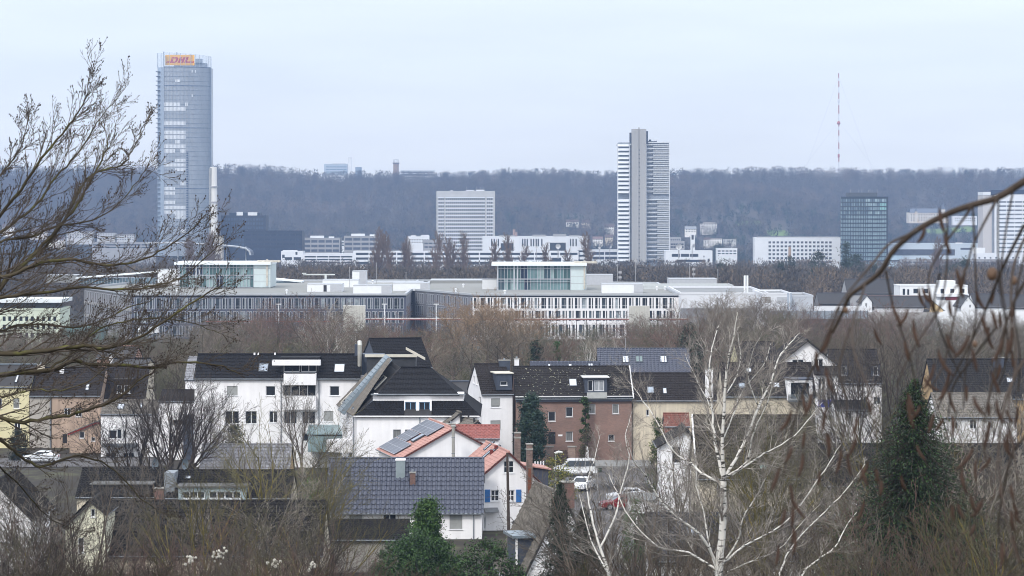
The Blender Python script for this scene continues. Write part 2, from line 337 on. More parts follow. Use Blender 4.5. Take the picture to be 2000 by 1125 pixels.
    def dormer(s, sl, x0, y0, x1, y1, cheek, roofm, ops=(), flat=True, proud=0, over=.15, awn=None, back=3.5):
        """box dormer standing on slope f; pixels give its front face at the slope's foot line"""
        a = s.pt(sl, (x0+x1)/2, y1); u = Vector((1,0,0)); yf = a.y-proud; o0 = hit(s.t, x0, y1, (0,yf,0), Vector((0,1,0))); o1 = hit(s.t, x1, y0, (0,yf,0), Vector((0,1,0)))
        W, H = o1.x-o0.x, o1.z-o0.z; o = Vector((o0.x, yf, o0.z)); oo = []
        for q in ops:
            p, r_ = hit(s.t,q[0],q[3],o,Vector((0,1,0)))-o, hit(s.t,q[2],q[1],o,Vector((0,1,0)))-o; oo.append((max(p.x,.06),max(p.z,.05),min(r_.x,W-.06),min(r_.z,H-.05), q[4] if len(q) > 4 else {}))
        m = MB(); facade(m, o, u, [(0,0),(W,0),(W,H),(0,H)], [q[:4] for q in oo]); b = Vector((0,back,0))
        for X in (Vector((0,0,0)), u*W): m.poly([o+X, o+X+b, o+X+b+UZ*H, o+X+UZ*H])
        dm = m.build('dormer', cheek, s.t)
        for a_,b_,c_,d_,st in oo:
            wi = window(dm, o, u, a_,b_,c_,d_, **st)
        r_ = MB().obox(o+Vector((-over,-over,H)), u*(W+2*over), b+Vector((0,over,0)), UZ*.12).build('dormer_roof', roofm, dm); return dm, o, W, H
HAZE = 1.12e-4
# ---------------------------------------------------------------- ground, hills
def sheet(name, xs_of, ys, mat, dz=0, fz=None):
    V = []; nx = len(xs_of(ys[0]))
    for y in ys:
        for x in xs_of(y): V.append((x, y, (fz or G)(x, y)+dz))
    Fc = [(j*nx+i, j*nx+i+1, (j+1)*nx+i+1, (j+1)*nx+i) for j in range(len(ys)-1) for i in range(nx-1)]
    return mesh_np(name, np.array(V), np.array(Fc), mat)
g_near = mt('soil_and_grass', (62,56,48), .95, .35, .25, rgb2=(76,76,54), bump=.3)
tag(sheet('ground', lambda y: np.linspace(-1,1,61)*(60+y*.6), list(np.linspace(-30,400,87))+list(np.linspace(420,3290,90)), g_near), kind='structure')
tag(sheet('hills', lambda y: np.linspace(-2800,2800,160), list(np.linspace(3290,4740,60)), mt('forest_floor', (66,60,52), .95, .3, .01)), kind='structure')
# ---------------------------------------------------------------- forest on the hill: one uncountable wood
def wood(name, rng, pts, hgt, wid, ntri, mats, label, size=(1.1,2.6), base=.15):
    """crowns made of many slivers; pts = tree feet; hgt, wid per tree"""
    n = len(pts); th = rng.random((n,ntri))*2*PI; rr = np.sqrt(rng.random((n,ntri))); zz = rng.random((n,ntri))
    prof = np.sqrt(np.clip(1-(np.abs(zz-.58)/.62)**2.2, .05, 1)); c = np.empty((n,ntri,3))
    c[...,0] = pts[:,0,None]+np.cos(th)*rr*prof*wid[:,None]*.5; c[...,1] = pts[:,1,None]+np.sin(th)*rr*prof*wid[:,None]*.5; c[...,2] = pts[:,2,None]+hgt[:,None]*(base+(1-base)*zz)
    up = np.stack([np.cos(th)*rr*.8, np.sin(th)*rr*.8, .5+rng.random((n,ntri))], -1)+rng.normal(0,.35,(n,ntri,3)); up /= np.linalg.norm(up,axis=-1,keepdims=True)
    sd = rng.normal(0,1,(n,ntri,3)); sd -= up*(sd*up).sum(-1,keepdims=True); sd /= np.linalg.norm(sd,axis=-1,keepdims=True)
    ln = rng.uniform(size[0],size[1],(n,ntri,1))*(hgt[:,None,None]/13); wd = ln*rng.uniform(.12,.34,(n,ntri,1))
    V = np.stack([c-up*ln*.6-sd*wd, c-up*ln*.6+sd*wd, c+up*ln], 2).reshape(-1,3)
    o = mesh_np(name, V, np.arange(len(V)).reshape(-1,3), mats, midx=np.repeat(np.clip(np.floor((np.sin(pts[:,0]*.011+np.sin(pts[:,1]*.009)*2)+np.sin(pts[:,1]*.017+pts[:,0]*.006)+rng.normal(0,.8,n)+2.2)/4.4*len(mats)),0,len(mats)-1).astype(int), ntri)); tag(o, label, 'woodland', kind='stuff'); return o
rg = np.random.default_rng(5)
wm = [mt('bare_wood_a', (76,72,64), .95, .2, .01), mt('bare_wood_b', (90,82,70), .95, .2, .01), mt('bare_wood_c', (60,59,56), .95, .2, .01), mt('bare_wood_d', (100,88,76), .95, .2, .01)]
def scatter(n, y0, y1, px0=-250, px1=2250, test=None):
    Y = np.sqrt(rg.random(n)*(y1*y1-y0*y0)+y0*y0); px = rg.uniform(px0,px1,n); X = (px-1000)/F*Y
    k = np.ones(n,bool) if test is None else test(px,Y); X, Y = X[k], Y[k]
    return np.stack([X, Y, [G(a,b)-.5 for a,b in zip(X,Y)]], -1)
def clear(px, Y):
    py = HOR+(EYE-np.interp(Y,_gy,_gz))/Y*F; k = np.ones(len(px),bool)
    for x,y,rx,ry in ((1128,436,42,9),(1385,447,60,9),(1400,472,80,7),(1845,427,75,14),(1190,450,16,9),(1460,436,30,12),(1520,458,26,16),(1850,455,60,14)): k &= ~((abs(px-x) < rx) & (abs(py-y) < ry))
    return k
pts = scatter(21000, 3420, 4420, test=clear)
wood('hill_forest', rg, pts, 7+rg.random(len(pts))**2*12, rg.uniform(8,15,len(pts)), 84, wm, 'bare brown winter forest covering the long hill behind the city', base=.05, size=(.7,1.6))
eg = [mt('conifer_far', (40,52,42), .95, .3, .05), mt('conifer_far_b', (52,66,48), .95, .3, .05)]
pts = scatter(520, 3350, 3800, px0=1280, px1=2150); pts = np.concatenate([pts, scatter(200, 3350, 3650, px0=-250, px1=1280), scatter(40,4250,4400)])
wood('evergreen_trees', rg, pts, rg.uniform(8,15,len(pts)), rg.uniform(5,9,len(pts)), 60, eg, 'dark evergreen trees dotted along the foot of the hill')
# meadows on the slope
def meadow(px, py, rx, ry):
    Y0 = 3300
    for Y in range(3320, 4400, 8):
        x = (px-1000)/F*Y
        if HOR+(EYE-G(x,Y))/Y*F < py: Y0 = Y; break
    c = (px-1000)/F*Y0; V = []; r = rx/F*Y0; d = ry/F*Y0*3.2
    for j in range(7):
        for i in range(9): x, y = c+(i/8-.5)*2*r*(1-.3*abs(j/6-.5)), Y0+(j/6-.5)*2*d; V.append((x,y,G(x,y)+.8))
    return tag(mesh_np('meadow', np.array(V), np.array([(j*9+i,j*9+i+1,(j+1)*9+i+1,(j+1)*9+i) for j in range(6) for i in range(8)]), mt('meadow_green', (98,120,58), .95, .2, .02)), kind='structure')
for q in ((1462,437,26,9),(1520,457,22,13),(1855,452,50,12)): meadow(*q)
# woodland of the plain (riverside), countless bare crowns
pts = scatter(5200, 1060, 1900); wood('riverside_woodland', rg, pts, rg.uniform(12,20,len(pts)), rg.uniform(7,12,len(pts)), 190, [mt('twig_far_a',(88,80,70),.95,.2,.05), mt('twig_far_b',(74,68,60),.95,.2,.05), mt('twig_far_c',(102,90,76),.95,.2,.05)], 'grey brown bare trees of the riverside park beyond the office roofs', size=(.4,1.0))
pts = scatter(3800, 2560, 3380); wood('city_trees', rg, pts, rg.uniform(7,14,len(pts)), rg.uniform(7,12,len(pts)), 40, wm[:3]+eg[:1], 'bare street and garden trees between the far white buildings')
# ---------------------------------------------------------------- generic far block
WH = mt('render_white', (226,228,230), .8, .06, .15); GREY = mt('concrete_grey', (158,158,160), .85, .1, .1); DK = mt('far_window', (50,55,64), .35, .3, .08, spec=.3)
ROOFG = mt('flat_roof_grey', (132,134,134), .9, .15, .1)
def block(name, label, cat, x0, x1, yt, Y, depth, wall, wins=(), side=None, yaw=0, base=None, gm=None, rev=.3, roof=None, group=None, wname='window', parapet=.5, zb=None):
    X0, X1 = P(x0,0,Y).x, P(x1,0,Y).x; zb = (G((X0+X1)/2,Y)-1) if base is None else P(0,base,Y).z; W = (X1-X0)/math.cos(yaw)
    t = thing(name, label, cat, ((X0+X1)/2,Y,zb), yaw, group); H = P(0,yt,Y).z-zb; o, u = Vector((-W/2,0,0)), Vector((1,0,0)); ops = []
    for q in wins:
        if gm is not None and gm.name == 'band_glass': q = (q[0],q[1]-.7,q[2],q[3]+.7)
        p, r = hit(t,q[0],q[3],o,Vector((0,1,0)))-o, hit(t,q[2],q[1],o,Vector((0,1,0)))-o
        e = (max(p.x,.05),max(p.z,.05),min(r.x,W-.05),min(r.z,H-.05)) + ((q[4],) if len(q) > 4 else ())
        if e[2]-e[0] > .05 and e[3]-e[1] > .05: ops.append(e)
    m = MB(); facade(m, o, u, [(0,0),(W,0),(W,H),(0,H)], [q[:4] for q in ops], rev)
    so_ = []
    for sx, us in ((W/2,Vector((0,1,0))),(-W/2,Vector((0,-1,0)))):
        oo = Vector((sx,0 if sx > 0 else depth,0)); l = []
        if side:
            nb, rows = side
            for r in rows:
                z0, z1 = P(0,r[1],Y).z-zb, P(0,r[0],Y).z-zb
                for i in range(nb): a = depth*(i+.25)/nb; l.append((a,z0,a+depth*.5/nb,z1))
        facade(m, oo, us, [(0,0),(depth,0),(depth,H),(0,H)], l, rev); so_.append((l,oo,us))
    m.poly([(W/2,depth,0),(-W/2,depth,0),(-W/2,depth,H),(W/2,depth,H)]); m.build('wall', wall, t)
    panes(t, ops, o, u, rev, gm or DK, wname)
    for l, oo, us in so_:
        if l: panes(t, l[:40], oo, us, rev, gm or DK, wname)
    m = MB(); m.box(-W/2+.3, W/2-.3, .3, depth-.3, H-.3, H-.05); m.build('roof', roof or ROOFG, t)
    if parapet:
        m = MB(); p = parapet
        for b in ((-W/2-.1,W/2+.1,-.1,.25),(-W/2-.1,W/2+.1,depth-.25,depth+.1),(-W/2-.1,-W/2+.25,.25,depth-.25),(W/2-.25,W/2+.1,.25,depth-.25)): m.box(*b, H+.003, H+p)
        m.build('parapet', wall, t)
    t['_W'], t['_H'], t['_D'] = W, H, depth; return t
def grid(xs, rows, w): return [(x, r0, x+w, r1) for r0, r1 in rows for x in xs]
def bands(x0, x1, rows, n=1, gap=1.5):
    w_ = (x1-x0-gap*(n-1))/n; return [(x0+i*(w_+gap), a, x0+i*(w_+gap)+w_, b) for a, b in rows for i in range(n)]
def on_roof(t, px0, px1, py0, y=None, d=6, name='roof_box', mat=None, h0=.02):
    """box standing on a block's roof, its front face at local depth y, pixels give left, right and top"""
    H, Y = t['_H'], t.location.y; y = 4 if y is None else y; a = hit(t,px0,py0,(0,y,0),Vector((0,1,0))); b = hit(t,px1,py0,(0,y,0),Vector((0,1,0)))
    if a.z > H+.1: return MB().box(a.x,b.x,y,y+d,H+h0,a.z).build(name, mat or WH, t)
# grid slab tower
rows = [(y, y+3.6) for y in np.arange(387, 500, 7.05)]
xs = [x for x in np.arange(856.5,866,3.9)]+[x for x in np.arange(871,946,3.85)]+[x for x in np.arange(951.5,962,3.9)]
def grid_slab():
    t = block('office_tower', 'broad pale concrete office slab with a tight grid of small square windows', 'office tower', 853, 966, 374, 2650, 22, mt('concrete_pale', (186,186,186), .85, .08, .1), grid(xs, rows, 2.6), gm=DK, side=(5, rows), rev=.5)
    m = MB(); s = 2650/F
    for r in rows: z = P(0,r[0]-1.2,2650).z-t.location.z; m.box(-t['_W']/2-.15, t['_W']/2+.15, -.3, .02, z-.45, z+.45)
    m.build('spandrel', mt('spandrel_white', (214,217,222), .7, .05), t)
    m = MB()
    for px in (853.8,868.4,948.6,965.2): x = hit(t,px,400,(0,0,0),Vector((0,1,0))).x; m.box(x-.7,x+.7,-.6,.02,0,t['_H'])
    m.build('pier', mt('concrete_pale', (186,186,186)), t)
    on_roof(t, 880,884,371.5,6); on_roof(t, 910,926,371,6,d=10); on_roof(t, 930,946,370.5,6,d=10); m = MB()
    for px in (911,931,938,945): x = hit(t,px,371,(0,8,0),Vector((0,1,0))).x; m.tube([(x,8,t['_H']),(x,8,t['_H']+4.5)],.15,4)
    m.build('antenna', GREY, t)
grid_slab()
# tall slab tower with concrete lift shaft
def shaft_tower():
    Y = 2350; s = Y/F; x = lambda px: (px-1256)*s; zb = P(0,540,Y).z; z = lambda py: P(0,py,Y).z-zb
    t = thing('high_rise', 'tall pale high-rise with a blank concrete lift shaft and ribbed balconies', 'high-rise', (x(1256)+P(1256,0,Y).x, Y, zb), 0)
    con = mt('concrete_shaft', (164,163,160), .9, .08, .1, aniso=(1,1,.05)); wh = mt('louvre_white', (210,213,216), .6, .05); dk = mt('core_glass', (136,142,150), .35, .2, .1, spec=.4); rf = mt('dark_plant', (58,64,74), .6, .15)
    MB().box(x(1208.5),x(1233),3.5,30,0,z(278)).box(x(1233),x(1262),3.2,28,0,z(279)).box(x(1262),x(1307),4,34,0,z(278)).build('core', dk, t)
    m = MB(); m.box(x(1233.5),x(1246.8),-4,3,0,z(252)).box(x(1249.2),x(1261.8),-4,3,0,z(252)).box(x(1246.8),x(1249.2),-3.2,2.5,0,z(250)); m.build('shaft', con, t)
    m = MB()
    for py in np.arange(292,512,8.3): m.box(x(1247.2),x(1248.9),-3.3,-3.1,z(py+2.3),z(py))
    m.build('shaft_window', rf, t)
    MB().box(x(1230),x(1233.4),1,8,z(279),z(259)).box(x(1261.9),x(1265.5),-1,8,z(279),z(256)).box(x(1266),x(1284),8,22,z(278),z(275)).box(x(1268.5),x(1273),9,14,z(275),z(272)).build('plant_room', rf, t)
    m = MB(); m.tube([(x(1248),0,z(252)),(x(1248),0,z(248.5))],.4,4); m.tube([(x(1285),18,z(278)),(x(1285),18,z(272))],.2,4); m.build('antenna', GREY, t)
    py = 281; i = 0
    while py < 508:
        if not 374 < py < 384:
            f = MB(); f2 = MB(); h = 8.3*s; zt = z(py)
            f.box(x(1206),x(1230),0,3.4,zt-.35*h,zt-.02*h); f.obox(Vector((x(1206.5),-1.2,zt-.62*h)),Vector((x(1228)-x(1206.5),0,0)),Vector((0,1.25,.5*h)),UZ*.25); f2.box(x(1262.2),x(1308),.8,3.9,zt-.2*h,zt); f2.build('floor_balcony', wh, t)
            f.build('floor_balcony', wh, t); f = MB()
            xm = x(1276) if py < 375 else x(1284); q = x(1274.5) if py < 375 else x(1282.5)
            f.box(xm,x(1307),2.2,2.5,zt-.78*h,zt-.22*h); f.box(x(1262.3),q,2.4,2.6,zt-.5*h,zt-.2*h); f.build('blind', mt('blind_pale', (196,197,196), .7, .08, 1), t)
        py += 8.3; i += 1
    m = MB(); 
    for px in (1206.3,1229.8,1262.4,1307.3): m.box(x(px)-.3,x(px)+.3,-.3,.3,0,z(281))
    m.build('column', wh, t); MB().box(x(1206),x(1233),0,29,z(283),z(281)).box(x(1262),x(1308),0,33,z(279),z(277)).build('roof', wh, t)
shaft_tower()
# elliptical glass tower
def glass_tower():
    Y = 2400; s = Y/F; x = lambda px: (px-356)*s; zb = P(0,500,Y).z; z = lambda py: P(0,py,Y).z-zb
    t = thing('skyscraper', 'tallest glass skyscraper with a yellow sign of red letters in its crown', 'skyscraper', (P(356,0,Y).x, Y, zb), 0)
    gl = mt('tower_glass', (162,168,175), .3, .12, .12, spec=.6, aniso=(1,1,.35)); gls = mt('tower_glass_pale', (150,164,180), .25, .06, .3, spec=.6); fin = mt('tower_fin', (150,162,176), .4, .05)
    crown = mt('crown_glass', (150,175,200), .1, .1, .2, spec=.8, alpha=.2)
    def arc(x0, x1, y0, bul, n=30, p=1.): return [(x(x0+(x1-x0)*i/n), y0-bul*math.sin(PI*(i/n)**p*.5 if p != 1 else PI*i/n)) for i in range(n+1)]
    # front shell: nearly flat at its left edge, turning away at the right
    fr = [(x(319.5+88.5*math.sin(a)), 20-20*math.cos(a)) for a in np.linspace(0, PI/2, 26)]; body = fr+[(x(408),34),(x(380),44),(x(330),44),(x(319.5),30)]
    zt = z(131); MB().prism(body, 0, zt).build('front_shell', gl, t)
    back = [(x(304.5),10),(x(307),5),(x(314),2.5),(x(319.3),2.2),(x(319.3),28),(x(306),22)]; MB().prism(back, 0, zt).build('rear_shell', gls, t)
    # mullions and floor lines
    m = MB()
    for i in range(len(fr)-1):
        for k in (0,.5):
            px_, py_ = fr[i][0]*(1-k)+fr[i+1][0]*k, fr[i][1]*(1-k)+fr[i+1][1]*k; m.box(px_-.09,px_+.09,py_-.35,py_+.05,0,zt)
    for k in np.arange(0,1,.25):
        for i in range(5): pass
    m.build('mullion', fin, t); m = MB(); py = 131.; n = 0
    thick = {0,4,13,26,34}
    while py < 480:
        h = .5 if n in thick else .16; zz_ = z(py)
        for i in range(len(fr)-1): a, b = Vector((*fr[i],zz_)), Vector((*fr[i+1],zz_)); dd = Vector((0,-.28-.2*h,0)); m.poly([a+dd,b+dd,b+dd+UZ*h,a+dd+UZ*h]); m.poly([a,b,b+dd,a+dd]); m.poly([a+UZ*h,a+dd+UZ*h,b+dd+UZ*h,b+UZ*h])
        py += 9.15; n += 1
    m.build('floor_line', mt('tower_line', (84,100,124), .4, .1), t)
    m = MB(); py = 140.
    while py < 478: m.box(x(303.6),x(311.5),1.5,9,z(py),z(py)+.45); py += 9.15
    m.build('ledge', mt('tower_ledge', (96,106,120), .5, .1), t)
    MB().box(x(319),x(320.4),-.9,1.5,0,z(101)).build('edge_fin', mt('tower_fin', (150,162,176)), t)
    # rows of lowered blinds
    bl = mt('tower_blind', (218,222,226), .5, .06, .4); M_ = {}
    def yof(px): a = math.asin(min(1,max(0,(px-319.5)/88.5))); return 20-20*math.cos(a)
    rws = [(321,352,199,208,0),(361,367,199,208,0),(321,362,208,217,0),(342,352,154,161,0),(373,376,183,190,0),(373,376,135,142,0),(379,382,135,142,0),(321,362,236,245,0),(321,362,254,263,0),(321,362,263,272,0),(342,352,272,281,0),(321,362,281,290,0),(321,342,290,299,0),(352,362,290,299,0),(321,325,309,317,0),(342,362,309,317,0),(321,362,318,326,0),(342,362,327,335,0),(352,362,354,363,0),(321,342,364,372,0),(321,342,373,381,0),(321,342,391,399,0),(321,362,401,409,0),(321,342,410,418,0),(342,362,410,428,0),(342,362,401,409,0),(352,362,447,456,0)]
    for a,b,c,d,_ in rws:
        m = MB(); px = a
        while px < b-.5: e = min(px+2.6,b); m.poly([(x(px)+.12,yof(px)-.42,z(d)+.3),(x(e)-.12,yof(e)-.42,z(d)+.3),(x(e)-.12,yof(e)-.42,z(c)-.5),(x(px)+.12,yof(px)-.42,z(c)-.5)]); px += 2.6
        m.build('blind', bl, t)
    m = MB()
    for py in np.arange(298,470,4.6): m.box(x(363.5),x(367),yof(365)-.7,yof(365)-.3,z(py)-.9,z(py)+.1)
    m.build('service_stair', mt('tower_line', (84,100,124)), t)
    # crown: posts, glass, plant
    m = MB()
    for i in range(0,len(fr)-1,2): m.box(fr[i][0]-.14,fr[i][0]+.14,fr[i][1]-.14,fr[i][1]+.14,zt,z(102)-(fr[i][1]*.05+max(0,fr[i][0]-x(330))*.055))
    for q in back[:4]: m.box(q[0]-.14,q[0]+.14,q[1]-.14,q[1]+.14,zt,z(103))
    m.build('crown_post', fin, t); m = MB()
    for i in range(len(fr)-1):
        a, b = fr[i], fr[i+1]; ta, tb = [z(102)-(q[1]*.05+max(0,q[0]-x(330))*.055) for q in (a,b)]; m.poly([(a[0],a[1],zt+.1),(b[0],b[1],zt+.1),(b[0],b[1],tb),(a[0],a[1],ta)])
    for i in range(3): a, b = back[i], back[i+1]; m.poly([(a[0],a[1],zt+.1),(b[0],b[1],zt+.1),(b[0],b[1],z(103)),(a[0],a[1],z(103))])
    m.build('crown_glass', crown, t)
    MB().box(x(335),x(398),16,30,zt+.01,z(121)).box(x(378),x(390),14,22,z(121),z(113)).box(x(338),x(362),18,28,z(121),z(106)).box(x(339),x(341),19,20,z(106),z(99.5)).build('plant_room', mt('plant_grey', (138,146,158), .6, .15, .4), t)
    sg = MB().box(x(321.5),x(378.5),4.6,5.2,z(127),z(106.5)).build('sign', mt('sign_yellow', (240,178,44), .5, .05), t)
    m = MB(); sh = .42; H = (z(111.2)-z(122)); z0 = z(122); Y0, Y1 = 4.45, 4.62
    def sp(pts, ox):  # slanted letter piece: points in letter units (px, 0..1)
        pts = [(x(ox+a)+b*H*sh, z0+b*H) for a, b in pts]; k = len(pts); i = len(m.v); m.v += [(a,Y0,b) for a,b in pts]+[(a,Y1,b) for a,b in pts]
        m.f += [tuple(i+j for j in range(k))]+[(i+j,i+(j+1)%k,i+k+(j+1)%k,i+k+j) for j in range(k)]; m.m += [0]*(k+1)
    D = 330.5
    sp([(0,0),(4.2,0),(4.2,.62),(0,.62)],D); sp([(-1,.78),(9,.78),(11,1),(0,1)],D); sp([(4.2,0),(10,0),(13,.22),(4.2,.22)],D); sp([(9.4,.22),(13,.22),(13.2,.78),(10.5,.95),(9.2,.78)],D)
    sp([(0,0),(4.2,0),(4.2,1),(0,1)],D+15.2); sp([(4.2,.4),(6.8,.4),(6.8,.62),(4.2,.62)],D+15.2); sp([(6.8,0),(11,0),(11,1),(6.8,1)],D+15.2)
    sp([(0,0),(4.2,0),(4.2,1),(0,1)],D+28); sp([(4.2,0),(12.5,0),(13.5,.24),(4.2,.24)],D+28)
    for k in (0,.17): sp([(0,k),(6.2,k),(6.4,k+.09),(.2,k+.09)],D-7.2); 
    sp([(0,0),(5,0),(5,.09),(0,.09)],D+41.8); sp([(1.2,.17),(5,.17),(5,.26),(1.4,.26)],D+41.8)
    m.build('lettering', mt('sign_red', (190,22,40), .5, .03), sg)
glass_tower()
# chimney with ring galleries beside it
Y = 2380; p = P(417,500,Y); t = thing('power_station_chimney', 'slim pale striped chimney with two ring galleries right beside the glass skyscraper', 'chimney', p, 0)
s = Y/F; z = lambda py: P(0,py,Y).z-p.z
MB().tube([(0,0,0),(0,0,z(440)),(0,0,z(326))], [8.6*s,8*s,6.7*s], 20).build('shaft', mt('chimney_concrete', (222,220,214), .85, .06, .3, rgb2=(232,230,226), aniso=(1,1,.02)), t)
for py in (366,396): MB().tube([(0,0,z(py)),(0,0,z(py-2.4))], 9*s, 20).build('gallery', GREY, t)
MB().tube([(-5.6*s,-5*s,0),(-5.6*s,-5*s,z(328))], 1.2, 6).build('pipe', mt('pipe_grey', (150,150,148)), t)
block('plant_building', 'small cream boiler house tucked against the foot of the pale chimney', 'building', 412, 434, 462, 2330, 14, mt('cream_far', (176,170,158), .85,.1), grid([416,421,426], [(466,470),(474,478)], 2.4))
# dark buildings
DKW = mt('dark_cladding', (46,54,68), .5, .12, .2); DG = mt('dark_blue_glass', (70,84,104), .15, .3, .2, spec=.6)
t = block('office_block', 'dark stepped office block with rooftop plant behind and above the flat black block', 'office block', 432, 519, 422, 2450, 30, DKW, [(x,y,x+3.6,y+4.6) for y in np.arange(426,478,8.2) for x in np.arange(435,516,5.4)], gm=DG); on_roof(t, 448,508,415.5,5,d=14,mat=DKW); on_roof(t, 462,474,413.8,2,d=3,mat=WH); on_roof(t, 484,502,414.5,3,d=4)
block('office_block', 'long low black office block in front of the dark stepped one', 'office block', 477, 590, 452, 2380, 30, mt('black_cladding', (34,42,58), .45, .12, .2), bands(480,588,[(457,461),(466,470),(475,479),(484,488)],9,2), gm=mt('black_glass', (44,54,72), .2,.3,.2,spec=.6))
# curved canopy: sweeping white roof edge
m = MB(); cv = [(285,476),(320,474.5),(360,475),(400,477),(440,479.5),(465,482),(480,485.5),(487,491),(489,498)]; p0 = P(390,505,1950)
for w_ in (0,): m.tube([P(a,b,1950)-p0 for a,b in cv], .7, 6)
cn = thing('canopy_roof', 'thin pale curved roof edge sweeping down to the right below the glass skyscraper', 'canopy', p0, 0); m.build('roof_edge', mt('canopy_grey', (176,180,184),.5,.05), cn)
m = MB()
for i in range(len(cv)-1):
    a, b = P(*cv[i],1950)-p0, P(*cv[i+1],1950)-p0; m.obox(a+Vector((0,1.4,-.5)), b-a, Vector((0,26,0)), UZ*.5)
m.build('deck', mt('canopy_deck', (70,78,92),.6,.1), cn); m = MB()
for q in (300,345,395,440,478): k = P(q,482,1950)-p0; m.tube([(k.x,8,-12),(k.x,8,k.z)],.5,6)
m.build('column', mt('canopy_grey', (176,180,184)), cn)
# white broadcasting complex, several wings
cm = mt('complex_white', (220,223,227), .75, .05, .1); gb = mt('band_glass', (50,57,66), .35, .2, .1, spec=.25)
t = block('office_wing', 'long low white wing with dark window bands ending in a dark glass bay', 'office wing', 690, 1130, 492, 2050, 24, cm, bands(695,1070,[(494.5,497.5),(503.5,506.5),(512,516)],14,2.2)+bands(1076,1128,[(494.5,497.5)],3,2)+[(1077,504,1096,516)], gm=gb)
t = block('office_wing', 'white wing with deep horizontal window bands at the foot of the high-rise shaft', 'office wing', 1128, 1300, 489, 2420, 24, cm, bands(1132,1205,[(493,497),(502,506)],3,2)+bands(1262,1298,[(494,498)],2,2), gm=gb)
t = block('office_wing', 'white end wing with a blank wall at its right end right of the high-rise', 'office wing', 1300, 1391.5, 491, 2120, 24, cm, bands(1312,1364,[(496.5,501)],3,1.5)+[(1321,508,1378,511),(1382,506,1385,512),(1374,500,1376,502)], gm=gb)
t = block('office_wing', 'white two storey wing with a boxy roof hut left of the long complex', 'office wing', 549, 592, 492, 2180, 20, cm, [(551,498,556,503),(577,491.8,581,497)]+bands(556,588,[(503,507)],2,3), gm=gb); on_roof(t,552,580,489,3)
t = block('parking_deck', 'white open parking deck with dark slots between its floors', 'parking deck', 592, 690, 497, 2120, 24, cm, bands(595,688,[(500,503),(505.5,508.5),(511,514)],4,1.5), gm=mt('slot_dark',(52,56,62),.9,.1))
t = block('broadcast_hall', 'wide white windowless hall with black vertical slots and satellite dishes in front', 'hall', 942, 1148, 463, 2420, 36, cm, [(a,466.5,a+2.6,481) for a in (959,964,972,1019.5,1024,1028.5,1036,1041,1046,1050,1057,1113,1118,1124)]+[(978,475,1003,490),(1074,474,1105,490)], gm=mt('slot_black', (46,48,52),.5,.2))
for a,b,c in ((975,1006,459.5),(1040,1066,458.5),(1080,1106,457),(1112,1132,459.5),(982,990,461)): on_roof(t,a,b,c,6,d=6,mat=GREY)
m = MB()
for a,b,h in ((1004,448,1.2),(1008,453,1.2)): q = hit(t,a,b,(0,10,0),Vector((0,1,0))); m.tube([(q.x,10,t['_H']),(q.x,10,q.z)],h,6)
m.build('roof_stack', mt('stack_pink', (160,140,136)), t)
for a,b,c,nm in ((592,664,466,'low dark glass building with pale floor edges behind the white parking deck'),(672,754,462,'stepped pale grey office with open roof terraces left of the grid slab')):
    t = block('office_block', nm, 'office block', a, b, c, 2480, 26, GREY, bands(a+2,b-2,[(c+3,c+8),(c+12,c+17),(c+21,c+26)],5,2), gm=mt('dull_glass',(78,86,98),.3,.2,.2)); on_roof(t,a+14,a+40,c-5.5,6); on_roof(t,a+50,a+60,c-4,6)
t = block('apartment_block', 'small white apartment block with roof huts just left of the grid slab', 'apartment block', 796, 838, 463, 2560, 14, WH, grid([799,804,809,814,819,824,829,834],[(467,469.5),(472,474.5)],2.4)); on_roof(t,803,812,459.5,3); on_roof(t,822,838,459,3)
block('apartment_block', 'low pale block between the small apartment block and the grid slab foot', 'apartment block', 826, 884, 470, 2500, 16, GREY, bands(829,880,[(474,477),(481,484)],6,2))
# satellite dishes
def dish(px, py, r, Y, label, az=0):
    p = P(px,py,Y); s = Y/F; b = G(p.x,Y) if Y < 2000 else P(0,505,Y).z; t = thing('satellite_dish', label, 'satellite dish', (p.x,Y,b), az, 'satellite dishes of the white complex'); h = p.z-b; rr = r*s; m = MB(); n = 16
    rings = [(0,0),(.5,.1),(.85,.28),(1,.4)]; k = 0
    for i, (q, d) in enumerate(rings):
        for j in range(n): a = 2*PI*j/n; m.v.append((q*rr*math.cos(a), -d*rr+.3*rr+math.sin(a)*-q*rr*.3, h+q*rr*math.sin(a)))
    for i in range(3):
        for j in range(n): m.f.append((i*n+j,i*n+(j+1)%n,(i+1)*n+(j+1)%n,(i+1)*n+j)); m.m.append(0)
    m.build('reflector', mt('dish_white', (222,222,222),.5,.04), t); MB().tube([(0,1,0),(0,1,h)], rr*.2, 6).build('mast', GREY, t)
    m = MB(); m.tube([(0,-.1*rr,h),(0,-rr*.9,h+.1*rr)], .12*rr, 5); m.build('feed', GREY, t)
dish(1090,481,5,2030,'large white satellite dish in front of the hall right bay'); dish(1326,482,6,2090,'large white satellite dish just right of the high-rise'); dish(1354,481,4.5,2085,'tilted white satellite dish beside the slim white tower',.9)
dish(1048,483,2.4,2035,'small white dish before the row of black slots'); dish(1171,484,2.4,2085,'small white dish left of the high-rise on the low wing'); dish(1193,482,2.8,2085,'small tilted dish nearest the high-rise left edge',.8)
t = block('church_tower', 'slim white church tower with dark louvre opening right of the high-rise', 'church tower', 1349, 1357, 457.5, 2300, 4, WH, [(1350.6,459,1355,468)], parapet=.2, base=500)
block('school_building', 'grey building with two rows of windows between the high-rise and slim white tower', 'building', 1307, 1337, 472, 2600, 14, GREY, bands(1310,1335,[(475.5,478.5),(481,484)],5,1))
